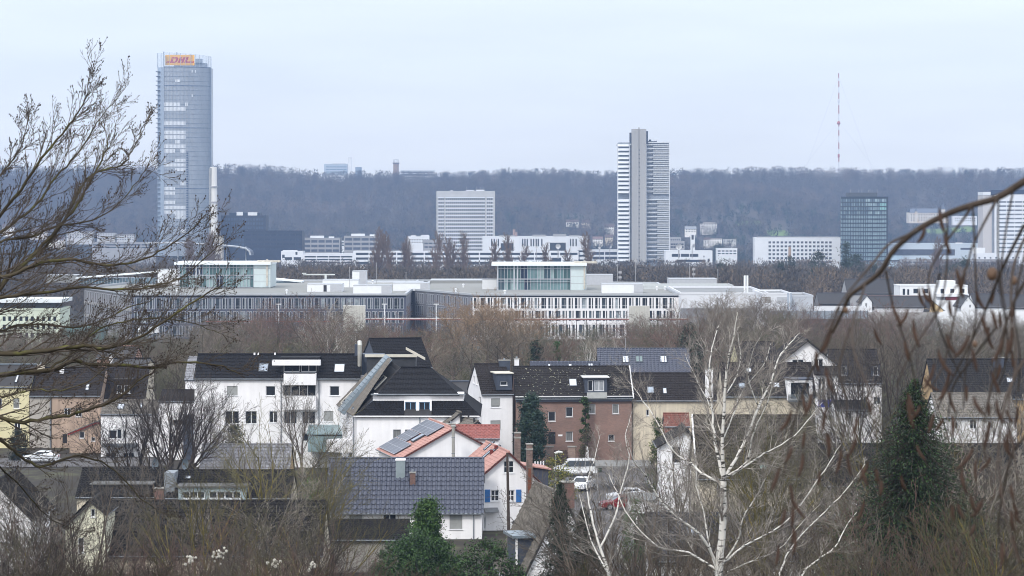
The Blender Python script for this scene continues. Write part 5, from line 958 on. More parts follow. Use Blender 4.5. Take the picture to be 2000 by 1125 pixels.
p = hit(h.t,198,874,(0,-1.5,0),Vector((0,1,0))); q = hit(h.t,266,868,(0,-1.5,0),Vector((0,1,0))); MB().box(p.x,q.x,-1.6,-.002,p.z,q.z).build('canopy', mt('canopy_slate',(86,90,94),.7,.1), h.t)
h = House('terraced_house','white house part with brown balcony recess left of the apartment house',310,378,334,783,762,7,WR,TBR,over=.2,verge=.02,ops=[('f',334,820,370,832,dict(kind='loggia')),('f',330,850,345,866,W2)]); MB().box(h.W/2-1.2,h.W/2+.01,-.25,-.004,h.he-7,h.he-1.6).build('slate_panel', SLATE, h.t)
h = House('gable_house','light ribbed tiled roof end peeping out left of the white apartment house',362,400,345,740,698,8,WR,mt('tiles_glossy_grey',(120,120,124),.35,.15,1.6,spec=.6),over=.2,ops=[])
# dark low roofs behind, far left
h = House('house','black roofed house with small white chimney behind the brown terraces',215,285,395,716,700,9,WC,TB,tiles=False,ops=[]); h.chimney('f',217,703,.5,.5,.7,WR)
h = House('house','low reddish house peeping through the branches above the terraces',190,262,430,698,676,9,mt('wall_pinkish',(176,140,124),.9,.1),mt('roof_pink_brown',(128,100,90),.9,.15),tiles=False)
# corner house and brick terrace
h = House('corner_house','tall narrow white corner house with slate dormer next to the brick terrace',942,1001,330,768,711,10.5,WR,TBR,over=.3,verge=.1,yaw=R(10),ops=[('f',959,778,977,796,dict(nx=1,blind=.8,gm=GL2())),('f',958,821,978,838,dict(nx=1,blind=.97)),('l',924,735,927,748,W1),('l',930,735,933,751,W1),('l',924,778,927,793,W1),('l',935,776,939,794,W1)],tl=.42)
h.dormer('f',970,730,1000,762,SLATE,mt('cream_frame',(196,192,180)),ops=[(977,745,991,753,W1)],over=.2,proud=.3); h.chimney('f',985,714,1.3,.5,.6,SLATE); h.chimney('f',1009,716,.5,.5,.9,WR)
h = House('brick_house','broad brown brick house with lichen spotted roof, curtained loggia dormer and white van outside',1008,1234,330,775,716,9.5,BR,mt('tiles_lichen',(44,41,40),.85,.35,5.,spec=.15),over=.35,verge=.12,yaw=R(3),trim=mt('fascia_slate',(52,56,66),.6,.1),tl=.34,
  ops=[('f',1071,804,1085,823,dict(nx=1,sill=True)),('f',1105,795,1119,814,W1),('f',1150,789,1163,808,dict(nx=1,gm=GL2())),('f',1196,789,1209,808,dict(nx=1,gm=GL2())),('f',1105,843,1119,862,dict(nx=1,gm=GL2())),('f',1071,844,1085,868,dict(kind='door')),('f',1188,849,1200,862,dict(nx=1))]); bri = h
MB().box(-h.W/2-.02,h.W/2+.02,-.3,-.004,h.he-.55,h.he+.05).build('fascia', mt('fascia_slate',(52,56,66)), h.t); MB().box(-h.W/2-.1,h.W/2+.1,-.5,-.3,h.he+.0,h.he+.12).build('eave_trim', mt('trim_white',(205,205,205),.7,.05), h.t)
h.skylight('f',1112,741,1126,755,SKYG); dm, o, W, H = h.dormer('f',1142,738,1186,768,SLATE,mt('trim_white',(205,205,205)),ops=[(1148,743,1158,764,dict(nx=1,sill=False)),(1160,743,1180,764,dict(nx=2,gm=mt('curtain_pane',(150,154,158),.3,.3,5,aniso=(4,4,.2)),sill=False))],over=.25,proud=.15)
MB().box(o.x+.2,o.x+W-.1,o.y-.9,o.y-.8,o.z-.55,o.z+.15).box(o.x+.2,o.x+W-.1,o.y-.8,o.y-.01,o.z-.55,o.z-.45).build('balcony', mt('balcony_grey',(170,172,170),.7,.1), h.t)
p = hit(h.t,1064,866,(0,-.05,0),Vector((0,1,0))); MB().box(p.x-.1,p.x+.1,-.2,-.004,p.z+.3,p.z+.7).build('wall_lamp', WR, h.t); p = hit(h.t,1091,852,(0,0,0),Vector((0,1,0))); MB().box(p.x-.05,p.x+.45,-.04,-.004,p.z,p.z+.2).build('house_number_plate', WR, h.t)
m = MB(); sp_r = random.Random(2)
u, v, n = h.axes('f')
for i in range(260):
    a, b = (sp_r.uniform(-h.W/2+.3,h.W/2-.3) if i%3 else sp_r.gauss(-2,2)), sp_r.random()**.8; q = h.slope['f']; c = q[0]+v*b*((q[3]-q[0]).length)*.95; c.x = max(-h.W/2,min(h.W/2,a)); r = sp_r.uniform(.02,.07); m.poly([c+n*.07+u*r*math.cos(k)+v*r*.8*math.sin(k) for k in (0,1.2,2.5,3.8,5)])
m.build('lichen', mt('lichen_pale',(170,168,150),.9,.1), h.roof)
MB().box(h.W/2-.1,h.W/2+.15,-.4,.1,h.he,h.he+.01).build('verge_cap', mt('trim_white',(205,205,205)), h.t); a, b = h.slope['f'][1], h.slope['f'][2]; m = MB(); m.obox(a+n*.0, b-a, Vector((.14,0,0)), n*.16); m.build('verge_board', mt('trim_white',(205,205,205)), h.t)
h = House('terraced_house','cream terraced house behind the birch, right of the brick house',1236,1412,331,780,729,9.5,WC,TBR,over=.3,verge=.05,ops=[('f',1262,800,1268,812,W1)]); h.skylight('f',1264,756,1277,769); h.skylight('f',1295,759,1302,770,SKYG); h.chimney('f',1385,775,.9,.5,3.2,WR); tr_h = h
h = House('house','glossy blue black tiled house with three skylights, behind the brick house',1172,1346,358,730,681,10,WR,TBL,over=.35,tw=.46,tl=.46,verge=.25,amp=.09,ns=8,ops=[]); h.skylight('f',1216,696,1229,709,SKYG); h.skylight('f',1241,696,1255,708,mt('skylight_greenish',(112,128,128),.2,.15)); h.skylight('f',1289,696,1302,709,SKYG); MB().box(-h.W/2+4.2,h.W/2-3.5,-1.2,.3,h.he-.4,h.he-.15).build('awning', mt('cream_frame',(196,192,180)), h.t)
m = MB(); a = h.pt('f',1222,684); m.tube([(a.x,a.y,a.z),(a.x,a.y,a.z+1.6)],.04,4); m.build('antenna', GREY, h.t)
h = House('house','low glossy black ridge with tiny skylights peeping over the brick house',1037,1170,356,726,707,8,WR,TBL,over=.3,tw=.46,amp=.09,ns=8,ops=[]); 
for q in ((1070,712,1077,719),(1110,712,1117,719),(1149,711,1158,719)): h.skylight('f',*q,SKYG)
h = House('house','small grey roofed house between the big white hipped house and the corner house',876,928,340,772,745,9,WR,mt('roof_blue_grey',(84,90,102),.6,.12,1),tiles=False,yaw=R(8),ops=[])
# right group
h = House('terraced_house','brown tiled house with dark roof loggia and skylights, right of the birch crown',1414,1592,308,772,709,10,WC,TBR,over=.3,verge=.12,ops=[]); h.skylight('f',1457,720,1467,728,SKYG); h.skylight('f',1443,749,1455,759,SKYD); h.skylight('f',1510,748,1522,758,SKYG)
dm, o, W, H = h.dormer('f',1538,742,1587,782,WR,SLATE,ops=[(1544,747,1582,780,dict(nx=1,sill=False))],over=.1,proud=.1); MB().box(o.x,o.x+W,o.y-.8,o.y-.72,o.z-.1,o.z+.7).build('glass_rail', mt('rail_glass',(110,116,120),.3,.1,alpha=.5), h.t)
h = House('gable_house','white gabled house with large roof and bay window, behind the brown terrace',1517,1636,338,712,664,13,WR,TBR,axis='y',apex=1577,eaveR=712,over=.5,verge=.5,tw=.34,ops=[('f',1547,702,1570,709,W2),('f',1590,701,1608,716,W2),('f',1596,742,1617,769,dict(nx=3)),('f',1620,759,1632,768,dict(nx=2))]); p = hit(h.t,1620,770,(0,-1.5,0),Vector((0,1,0)))
m = MB(); x0 = -h.W/2+h.W*.62; x1 = h.W/2-.1; zz = hit(h.t,1600,733,(0,-1.6,0),Vector((0,1,0))).z
ops = [(.25,.4,1.1,3.6),(1.3,.4,2.15,3.6)]; o = Vector((x0,-1.6,zz-4)); facade(m, o, Vector((1,0,0)), [(0,-3),(x1-x0,-3),(x1-x0,4),(0,4)], ops); m.poly([(x0,-1.6,zz-7),(x0,0,zz-7),(x0,0,zz),(x0,-1.6,zz)]); m.poly([(x1,-1.6,zz-7),(x1,0,zz-7),(x1,0,zz),(x1,-1.6,zz)]); k = m.build('bay', WR, h.t); [window(k,o,Vector((1,0,0)),*q,ny=2,sill=False) for q in ops]; MB().obox(o+Vector((.3,-.03,.2)),Vector((1.9,0,0)),Vector((0,.02,0)),UZ*.9).build('blue_panel', mt('panel_blue',(60,66,150),.5,.1), k); MB().obox(Vector((x0-.3,-2,zz)),Vector((x1-x0+.6,0,0)),Vector((0,2.,.9)),UZ*.15).build('bay_roof', TBR, k)
h = House('house','dark brown roof slope left of the white gabled house, cream wall strip',1444,1520,352,708,668,14,mt('wall_pale_yellow',(208,200,162)),TBR,over=.3,ops=[],tl=.45,tw=.4)
h = House('row_house','dark roofed white row houses behind the bare trees, right of the gabled house',1628,1722,350,745,683,12,WR,TBR,over=.4,ops=[('f',1650,742,1662,752,W2),('f',1692,742,1704,752,W2),('f',1650,780,1664,794,W2),('f',1706,775,1720,790,W2),('f',1680,775,1694,790,W2)]); h.dormer('f',1640,712,1656,735,SLATE,TBR,ops=[(1643,716,1653,733,W1)]); h.dormer('f',1702,712,1718,735,SLATE,TBR,ops=[(1705,716,1715,733,W1)])
h = House('house','white low gable with round balcony in front of the row houses',1636,1700,322,800,783,8,WR,TD,over=.3,ops=[('f',1650,806,1664,818,W2),('f',1678,806,1690,818,W2)])
h = House('house','dark roofed long house at the right edge behind the catkin twigs',1826,2060,335,775,702,12,mt('wall_ochre',(176,150,112),.9,.1),TD,over=.4,ops=[]); h.chimney('f',1950,715,1.2,.6,1,SLATE); h.skylight('f',1967,738,1978,748,SKYG)
h = House('house','white cottage with weathered brown hipped roof at the right',1832,1986,300,812,768,9,WR,TG,over=.4,ops=[('f',1858,824,1872,838,W2),('f',1894,820,1908,838,W2),('f',1930,824,1942,838,W2)]) 
h = House('house','dark tiled roof with white wall band behind the fir, lower right',1604,2060,246,944,868,10,mt('wall_dull_grey',(150,146,138),.9,.1,.6),TD,over=.4,ops=[('f',a,960,a+16,985,W2) for a in (1660,1720,1800,1880,1950)])
# big dark roof behind the birch
h = House('bungalow','large dark brown roof with cream wall right behind the white birch',1366,1600,232,926,812,11,WC,mt('tiles_old_brown', (72,67,60), .85, .4, 5, spec=.12),over=.5,tl=.36,verge=.2,ops=[('f',1400,940,1425,968,W2),('f',1470,940,1500,968,W2),('f',1540,945,1565,975,dict(kind='door'))]); h.skylight('f',1482,905,1500,918,mt('skylight_mint',(150,176,172),.2,.1)); a, b = h.slope['f'][0], h.slope['f'][3]; u, v, n = h.axes('f'); m = MB(); m.obox(a, b-a, Vector((-.12,0,0)), n*.2); m.build('verge_board', WR, h.t)
h = House('porch_house','small dark roofed white porch house left of the big brown roof',1290,1352,262,868,838,6,WR,TD,axis='y',apex=1340,eaveR=850,over=.4,verge=.4,ops=[('f',1312,872,1330,905,W1)]); h = House('shed','little red tiled roof between the birch and the cream terrace',1300,1346,288,832,808,5,mt_brick('brick_shed',(150,80,62),(168,96,76),(140,120,110)),mt('tiles_brick_red',(108,66,56),.8,.35,3),over=.2,tw=.4,tl=.42)
t = thing('garage_wall','white garage with flat roof beside the red car',None,(P(1250,0,258).x,258,G(12,258)-.3),0); t['category'] = 'garage'; MB().box(-.9,1.6,0,6,0,3.4).build('wall', WR, t); MB().box(-1,1.7,-.2,6.2,3.4,3.6).build('roof', ROOFG, t); MB().box(-.2,.9,-.08,-.004,.3,2.3).build('door', mt('door_dark',(45,44,46)), t)
# carport roofs
t = thing('carport','flat grey carport roof on posts behind the birch twigs',None,(P(1215,0,300).x,300,G(12,300)),0); t['category'] = 'carport'; MB().box(-2.8,3.4,0,7,2.5,2.7).build('roof', mt('carport_grey',(120,120,118),.9,.15), t)
for a in ((-2.6,.2),(3.2,.2),(-2.6,6.7),(3.2,6.7)): MB().box(a[0]-.06,a[0]+.06,a[1]-.06,a[1]+.06,0,2.5).build('post', GREY, t)
# bottom right tiled roof with verge
h = House('bungalow','dark grey tiled roof low at the bottom behind the birch trunk',1272,1640,182,1090,1003,9,WR,mt('tiles_dark_grey',(56,56,62),.5,.22,2.,spec=.3),over=.4,tw=.32,tl=.4,verge=.2,ops=[]); h.skylight('f',1341,1032,1362,1050)
# bottom: grey diamond tiles, steep
yw = R(12); h = House('gable_house','white gable with steep weathered grey tiles behind the dark spruces, bottom centre',1022,1176,200,1122,966,9,WR,TG,axis='y',yaw=yw,apex=1099,eaveR=1118,over=.3,verge=.3,tw=.4,tl=.42); k = h.chimney('l',1108,978,.9,.6,1.3)
t = h.t; p = to_local(t, P(1032,1075,201)); m = MB(); m.box(p.x-.9,p.x+.5,p.y,p.y+3,p.z-1,p.z+.9); dm = m.build('dormer', SLATE, t); MB().box(p.x-1.2,p.x+.7,p.y-.3,p.y+3,p.z+.9,p.z+1.1).build('dormer_roof', mt('zinc_light',(126,138,146)), dm); MB().box(p.x-.95,p.x-.8,p.y-.1,p.y,p.z-1,p.z+.9).build('corner_board', WR, dm)
# bottom left: cream gable with long dark roof
yw = R(-18); h = House('gable_house','cream gable with tiny window, bottom left, long dark tiled roof beside it',128,206,205,1026,977,5,mt('wall_cream_green',(214,212,190),.9,.07,.5),TD,axis='y',apex=178,eaveR=1000,over=.2,verge=.2,ops=[('f',177,994,186,1010,dict(nx=1)),('f',152,1050,164,1080,W1)])
h = House('bungalow','long dark tiled roof stretching right from the cream gable, bottom left',206,628,207,1078,979,9,WC,TD,over=.4,tw=.36,tl=.42,verge=.1,amp=.05,ops=[]) 
h = House('bungalow','low dark brown tiled roof strip in front of the shiny blue black bungalow',622,795,228,1052,1016,6,mt('wall_dull_grey',(110,106,98),.9,.2,.6),TD,over=.3,ops=[])
h = House('gable_house','grey tiled roof and white gable at the very bottom left corner',-60,60,215,1010,940,9,WR,TD,axis='y',apex=-10,over=.3,ops=[])
h = House('row_house','dark roof with zinc dormer roofs left of the grey chimney, lower left',150,322,245,968,915,8,WC,TD,over=.3,ops=[]); h.dormer('f',180,947,294,968,mt('trim_dark',(48,46,46)),mt('roof_felt',(96,96,94),.9,.2),ops=[],over=.2,proud=.3)
h2 = House('row_house','dark roof with long glazed pale dormer, lower left centre',326,566,244,970,919,8,WC,TD,over=.3,ops=[]); h2.dormer('f',348,952,480,976,mt('dormer_pale_blue',(150,164,168),.6,.1),mt('roof_felt',(96,96,94)),ops=[(356,960,400,974,dict(nx=3)),(408,960,470,974,dict(nx=4))],over=.2,proud=.3); h2.skylight('f',362,931,374,937,SKYG); k = h.chimney('f',312,972,.8,.8,.8); a = h2.slope['f'][3]; MB().box(a.x-.2,a.x+.7,a.y-3.4,a.y-.6,a.z-2,a.z+.1).build('firewall', mt('zinc',(128,134,140)), h2.t)
h = House('house','ribbed grey tiled roof behind the yellow lichened tree, centre left',388,562,288,942,868,9,mt('wall_ochre',(176,150,112)),mt('tiles_glossy_grey',(120,120,124)),over=.3,tw=.46,tl=.5,amp=.09,ns=8,ops=[]); 
for i,(px,Y,l) in enumerate(((292,246,'grey satellite dish left of the low chimney'),(351,245,'grey satellite dish right of the low chimney'))):
    z = P(0,917,Y).z; t = thing('satellite_dish', l, 'satellite dish', (P(px,0,Y).x,Y+3,z-.3), R(60), 'roof dishes lower left'); MB().tube([(0,0,-.6),(0,0,.4)],.03,5).build('mast', GREY, t); m = MB(); m.tube([(0,0,.5),(0,-.05,.5),(0,-.14,.5)],[.12,.35,.5],14,False); m.build('reflector', mt('dish_grey',(110,120,126),.5,.05), t)
# ---------------------------------------------------------------- road, yard
def strip_sheet(name, pts, dz, mat, n=14):
    """ground strip between two edges given as (xl, xr, y)"""
    V = []; Fc = []
    for i in range(len(pts)-1):
        for k in range(n):
            f = k/n; V.append((*[pts[i][c]*(1-f)+pts[i+1][c]*f for c in (0,1,2)],))
    V.append(pts[-1]); W_ = []
    for xl,xr,y in V: W_ += [(xl+(xr-xl)*j/6, y, G(xl+(xr-xl)*j/6,y)+dz) for j in range(7)]
    Fc = [(i*7+j,i*7+j+1,(i+1)*7+j+1,(i+1)*7+j) for i in range(len(V)-1) for j in range(6)]
    return tag(mesh_np(name, np.array(W_), np.array(Fc), mat), kind='structure')
ASP = mt('asphalt',(92,90,90),.9,.18,.8,bump=.2); strip_sheet('road', [(3.5,9,205),(4,12.5,250),(4,15,300),(3,15.5,328)], .08, ASP); strip_sheet('pavement', [(-2,36,328),(-2,36,331)], .12, mt('paving',(128,122,116),.9,.15,2)); strip_sheet('road_left', [(-70,-40,325),(-70,-40,336)], .08, ASP)
for i,(px,Y,c,l) in enumerate(((1072,314,(46,48,50),'dark wheelie bin beside the stone gate pillar'),(1170,322,(48,62,50),'green wheelie bin right of the white parasol'),(1232,270,(60,56,48),'brown wheelie bin by the white garage'),(1252,243,(46,48,50),'black wheelie bin on the near end of the yard'))):
    x = P(px,0,Y).x; t = thing('wheelie_bin', l, 'bin', (x,Y,G(x,Y)+.08), .3*i); MB().prism([(-.24,-.28),(.24,-.28),(.27,.3),(-.27,.3)],.05,1.).build('body', mt('bin_%d'%i,c,.6,.1), t); MB().box(-.3,.3,-.34,.36,1.001,1.07).build('lid', mt('bin_lid_%d'%i,c,.5,.1), t); [MB().tube([(sx*.3,.26,.1),(sx*.24,.26,.1)],.1,10).build('wheel', mt('tyre',(34,34,34),.9,.1), t) for sx in (-1,1)]
for i,(x0,x1,y0,y1) in enumerate(((3.3,3.5,205,326),(9.2,9.4,205,249))):
    m = MB(); n_ = 40
    for k in range(n_):
        ya, yb = y0+(y1-y0)*k/n_, y0+(y1-y0)*(k+1)/n_; a, b = Vector((x0,ya,G(x0,ya)+.0)), Vector((x0,yb,G(x0,yb)+.0)); m.obox(a, Vector((x1-x0,0,0)), b-a, UZ*.2)
    tag(m.build('kerb', mt('kerb_stone',(150,146,140),.9,.15,2)), kind='structure')
# ---------------------------------------------------------------- vehicles
CARG = lambda: mt('car_glass',(40,46,54),.08,.2,spec=.7)
def car(label, px, py, Y, rz, col, van=False, group=None, name=None):
    x = P(px,0,Y).x; t = thing(name or ('minivan' if van else 'parked_car'), label, 'van' if van else 'car', (x,Y,G(x,Y)+.1), rz, group); L_, W, H = (4.9,1.85,1.95) if van else (4.3,1.75,1.42); pm = mt('car_paint_%d_%d'%(col[0],col[1]), col, .25, .04, spec=.6)
    if van: pr = [(-L_/2,.35),(-L_/2,.8),(-L_/2+.12,1.0),(-L_/2+.75,1.15),(-L_/2+1.5,1.82),(-L_/2+1.9,H),(L_/2-.3,H),(L_/2-.05,1.6),(L_/2,1.0),(L_/2,.35)]; gl = [(-L_/2+1.05,1.18),(-L_/2+1.68,1.76),(L_/2-.35,1.76),(L_/2-.2,1.18)]
    else: pr = [(-L_/2,.3),(-L_/2,.62),(-L_/2+.2,.78),(-L_/2+1.1,.92),(-L_/2+1.75,1.36),(-L_/2+2.2,H),(L_/2-1.1,H-.03),(L_/2-.35,1.0),(L_/2-.03,.9),(L_/2,.3)]; gl = [(-L_/2+1.3,.93),(-L_/2+1.85,1.32),(L_/2-1.15,1.33),(L_/2-.6,.95)]
    n = len(pr); m = MB(); m.v = [(a,-W/2+(.14 if b > 1.1 else 0),b) for a,b in pr]+[(a,W/2-(.14 if b > 1.1 else 0),b) for a,b in pr]; m.f = [tuple(range(n)), tuple(reversed(range(n,2*n)))]+[(i,n+i,n+(i+1)%n,(i+1)%n) for i in range(n)]; m.m = [0]*(n+2); b = m.build('body', pm, t); bv = b.modifiers.new('bevel','BEVEL'); bv.width = .05; bv.segments = 2
    for sy in (-1,1):
        k = 3 if van else 2
        for i in range(k):
            f0, f1 = i/k+.012, (i+1)/k-.012; bt = [gl[0][0]+(gl[3][0]-gl[0][0])*f for f in (f0,f1)]; tp = [gl[1][0]+(gl[2][0]-gl[1][0])*f for f in (f0,f1)]; yb_, yt_ = sy*(W/2-.03), sy*(W/2-.12); m = MB(); q = [(bt[0],yb_,gl[0][1]),(bt[1],yb_,gl[0][1]),(tp[1],yt_,gl[1][1]),(tp[0],yt_,gl[1][1])]; slab(m, [Vector(v)+Vector((0,sy*.03,0)) for v in q], Vector((0,sy,0)), .03); m.build('side_window', CARG(), t)
    a, b_ = (pr[3], pr[4]); m = MB(); q = [(a[0]+.06,-W/2+.2,a[1]+.04),(a[0]+.06,W/2-.2,a[1]+.04),(b_[0],W/2-.28,b_[1]-.03),(b_[0],-W/2+.28,b_[1]-.03)]; nn = Vector((-(b_[1]-a[1]),0,b_[0]-a[0])).normalized(); slab(m, [Vector(v)+nn*.03 for v in q], nn, .02); m.build('windscreen', CARG(), t)
    a, b_ = (pr[-3],pr[-4]) if not van else (pr[-2],pr[-4]); m = MB(); q = [(a[0]-.02,-W/2+.25,a[1]+.05),(a[0]-.02,W/2-.25,a[1]+.05),(b_[0]+.02,W/2-.3,b_[1]-.06),(b_[0]+.02,-W/2+.3,b_[1]-.06)]; nn = Vector((1,0,.4)).normalized(); slab(m, [Vector(v)+nn*.05 for v in q], nn, .02); m.build('rear_window', CARG(), t)
    for wx in (-L_/2+.8,L_/2-.85):
        for sy in (-1,1): wh_ = MB().tube([(wx,sy*(W/2-.2),.32),(wx,sy*(W/2+.01),.32)],.32,16).build('wheel', mt('tyre',(34,34,34),.9,.1), t); MB().tube([(wx,sy*(W/2+.01),.32),(wx,sy*(W/2+.025),.32)],.19,10).build('rim', mt('rim',(160,162,166),.35,.05,metal=.5), wh_)
    for sy in (-1,1): MB().box(-L_/2-.02,-L_/2+.08,sy*(W/2-.32)-.16,sy*(W/2-.32)+.16,.62,.78).build('headlight', mt('headlight',(200,205,210),.1,.05), t); MB().box(L_/2-.04,L_/2+.015,sy*(W/2-.2)-.1,sy*(W/2-.2)+.1,.7,.95).build('tail_light', mt('tail_red',(150,26,26),.3,.05), t); MB().box(-L_/2+1.45,-L_/2+1.6,sy*(W/2+.1)-.09,sy*(W/2+.1)+.09,.98,1.12).build('mirror', pm, t)
    return t
car('white minivan parked in front of the brown brick house',1123,912,317,R(4),(222,224,226),van=True); car('dark car mostly hidden behind the white minivan nose',1094,900,327,R(6),(70,74,84)); car('white hatchback seen from behind on the yard below the minivan',1138,925,300,R(70),(220,222,226)); car('red car with pale roof half hidden behind the birch twigs',1214,955,280,R(10),(120,28,32)); car('silver white car behind the red one, by the garage',1226,945,288,R(5),(205,208,212)); car('white saloon parked at the far left below the yellow terrace',80,890,330,R(2),(214,218,222))
t = thing('street_lamp','pale street lamp standing beside the white minivan','street lamp',(P(1085,0,296).x,296,G(5,296)),0); MB().tube([(0,0,0),(0,0,4.3)],.06,6).build('pole', GREY, t); MB().tube([(-.1,0,4.3),(.35,0,4.45),(.75,0,4.4)],[.12,.16,.08],8).build('lamp_head', mt('lamp_pale',(205,205,200)), t)
for a,b,l in ((1065,1081,'stone gate pillar left of the brown fence'),(1109,1125,'light brick gate pillar right of the brown fence')): t = thing('gate_pillar', l, 'pillar', (P((a+b)/2,0,326).x,326,G(5,326)),0,'gate pillars before the brick house'); MB().box(-.45,.45,-.2,.2,0,2.6).build('shaft', mt_brick('brick_pillar',(150,120,104),(170,142,126),(150,142,134)), t); MB().box(-.52,.52,-.26,.26,2.6,2.72).build('cap', mt('cement',(150,148,142)), t)
t = thing('garden_fence','dark brown board fence between the gate pillars','fence',(P(1095,0,325.2).x,325.2,G(5,325)),0); m = MB(); [m.box(-.75+i*.14,-.63+i*.14,-.03,.03,.1,2.3) for i in range(11)]; m.build('board', mt('fence_brown',(74,62,56),.9,.2,3), t); MB().box(-.8,.8,.04,.1,.4,.5).box(-.8,.8,.04,.1,1.9,2).build('rail', mt('fence_brown',(74,62,56)), t)
t = thing('parasol','closed white parasol standing before the brick wall','parasol',(P(1147,0,327).x,327,G(8,327)),0); MB().tube([(0,0,0),(0,0,1)],.04,6).build('pole', GREY, t); MB().tube([(0,0,.9),(0,0,1.2),(0,0,2.3),(0,0,2.7)],[.12,.24,.17,.04],10).build('cover', WR, t)
for i in range(4):
    t = thing('picket_post','short white picket post in a row left of the white minivan','post',(P(1045+i*5.5,0,318).x,318,G(3,318)),0,'white picket posts'); MB().box(-.07,.07,-.05,.05,0,1.5).tube([(0,0,1.5),(0,0,1.62)],[.1,.02],4).build('post', WR, t)
# utility pole and wires
t = thing('utility_pole','dark wooden utility pole leaning slightly in front of the blue shuttered house','utility pole',(P(994,0,252).x,252,G(0,252)),0); zt = P(0,884,252).z-t.location.z; MB().tube([(0,0,0),(-.15,0,zt)],[.16,.11],8).build('pole', mt('pole_wood',(66,56,50),.9,.2,2), t); m = MB(); m.box(-.35,.1,-.06,.06,zt-.5,zt-.42); m.build('bracket', ZN, t); top = t.location+Vector((-.15,0,zt-.15))
def wire(a, b, sag, label, r=.022):
    n = 24; o = MB(); d = b-a; o.tube([d*(i/n)-UZ*sag*4*(i/n)*(1-i/n) for i in range(n+1)], r, 3, False); w_ = o.build('overhead_wire', mt('wire_black',(36,36,38),.7,.05), None, a); return tag(w_, label, 'wire')
wire(P(640,926,262), P(806,924,262), .7, 'thin black wire drooping across the left part of the shiny tiled roof'); wire(P(806,924,262), P(1028,940,262), 1.1, 'black wire sagging across the shiny tiled roof towards the brick chimney'); wire(P(1028,940,260), Vector((P(1075,0,262).x,262,P(0,962,262).z)), .3, 'short wire from the brick chimney down to the right wall'); wire(top, P(1028,934,260), .8, 'slack wire from the utility pole top to the brick chimney'); wire(P(668,873,300), P(782,893,284), .3, 'thin wire running down across the white hipped house wall'); wire(P(662,985,250), P(690,1000,250), .1, 'short wire at the left gutter of the tiled bungalow')
# yard clutter
t = thing('garden_bench_set','red covered garden furniture seen through birch twigs, lower centre','furniture',(P(1218,0,205).x,205,G(8,205)),0); MB().box(-.8,.8,-.4,.4,.4,.8).build('cushion', mt('cushion_red',(140,36,34),.8,.15), t); MB().box(-.9,.9,-.5,.5,.3,.38).build('frame', GREY, t)
for q in ((-.8,-.4),(.8,-.4),(-.8,.4),(.8,.4)): MB().box(q[0]-.04,q[0]+.04,q[1]-.04,q[1]+.04,0,.3).build('leg', GREY, t)
# ---------------------------------------------------------------- trees
def sweep(strands, sides=None):
    """strands: list of (points, radii) -> vertex and face arrays; thick ones get more sides"""
    V = []; Fq = []; k = 0
    for pts, rad in strands:
        p = np.asarray(pts, float); r = np.asarray(rad, float); m = len(p); n = sides or (8 if r[0] > .09 else 5 if r[0] > .03 else 3)
        d = np.gradient(p, axis=0); d /= np.linalg.norm(d,axis=1,keepdims=True)+1e-9; ref = np.array((.31,.87,.38)) if abs(d[0]@np.array((.31,.87,.38))) < .93 else np.array((1.,0,0))
        a = np.cross(d, ref); a /= np.linalg.norm(a,axis=1,keepdims=True)+1e-9; b = np.cross(d, a); t = np.arange(n)*2*PI/n
        ring = p[:,None]+(a[:,None]*np.cos(t)[None,:,None]+b[:,None]*np.sin(t)[None,:,None])*r[:,None,None]; V.append(ring.reshape(-1,3))
        i = np.arange(m-1)[:,None]*n; j = np.arange(n)[None]; q = (j+1)%n; Fq.append(np.stack([k+i+j,k+i+q,k+i+n+q,k+i+n+j],-1).reshape(-1,4)); k += m*n
    return np.concatenate(V), np.concatenate(Fq)
def vnorm(v): return v/(np.linalg.norm(v)+1e-9)
def branch(rg, p, d, L_, r, lvl, S, out, r_end=.25):
    """one limb with its side limbs; S per level: (children, child length factor, angle, wobble, lift, segments)"""
    nc, lf, ang, wob, lift, seg = S[lvl]; pts = [p]; q = p.copy(); dd = d.copy()
    for i in range(seg): dd = vnorm(dd+rg.normal(0,wob,3)+np.array((0,0,lift))); q = q+dd*L_/seg; pts.append(q)
    rad = r*(1-(1-r_end)*np.linspace(0,1,seg+1)**.8); out[lvl].append((pts, rad))
    if lvl+1 >= len(S): return
    for i in range(nc):
        f = .22+.78*(i+rg.random())/nc; x = f*seg; k = min(int(x), seg-1); pp = pts[k]+(pts[k+1]-pts[k])*(x-k); ax = vnorm(pts[k+1]-pts[k]); s = vnorm(np.cross(ax, rg.normal(0,1,3))); a = ang*rg.uniform(.7,1.3)
        nd = vnorm(ax*math.cos(a)+s*math.sin(a)); branch(rg, pp, nd, L_*lf*(1.15-.6*f)*rg.uniform(.75,1.2), max(.0035,rad[k]*.62), lvl+1, S, out)
def make_tree(name, seed, H, r, S, trunkm, twigm, split=2, clear_=.18, lean=.05, stems=1, minr=None):
    rg_ = np.random.default_rng(seed); out = [[] for _ in S]
    for s_ in range(stems):
        d = vnorm(np.array((rg_.normal(0,lean+(.25 if stems > 1 else 0)), rg_.normal(0,lean+(.25 if stems > 1 else 0)), 1)))
        branch(rg_, np.array((rg_.normal(0,.1*(stems > 1)),rg_.normal(0,.1*(stems > 1)),-.3)), d, H*rg_.uniform(.8,1), r, 0, S, out)
    if minr:
        for l in out: l[:] = [(p, np.maximum(q, minr)) for p, q in l]
    a = sum(out[:split], []); b = sum(out[split:], []); t = bpy.data.objects.new(name, None); COL.objects.link(t)
    mesh_np('trunk', *sweep(a), trunkm, t); mesh_np('crown', *sweep(b), twigm, t); return t
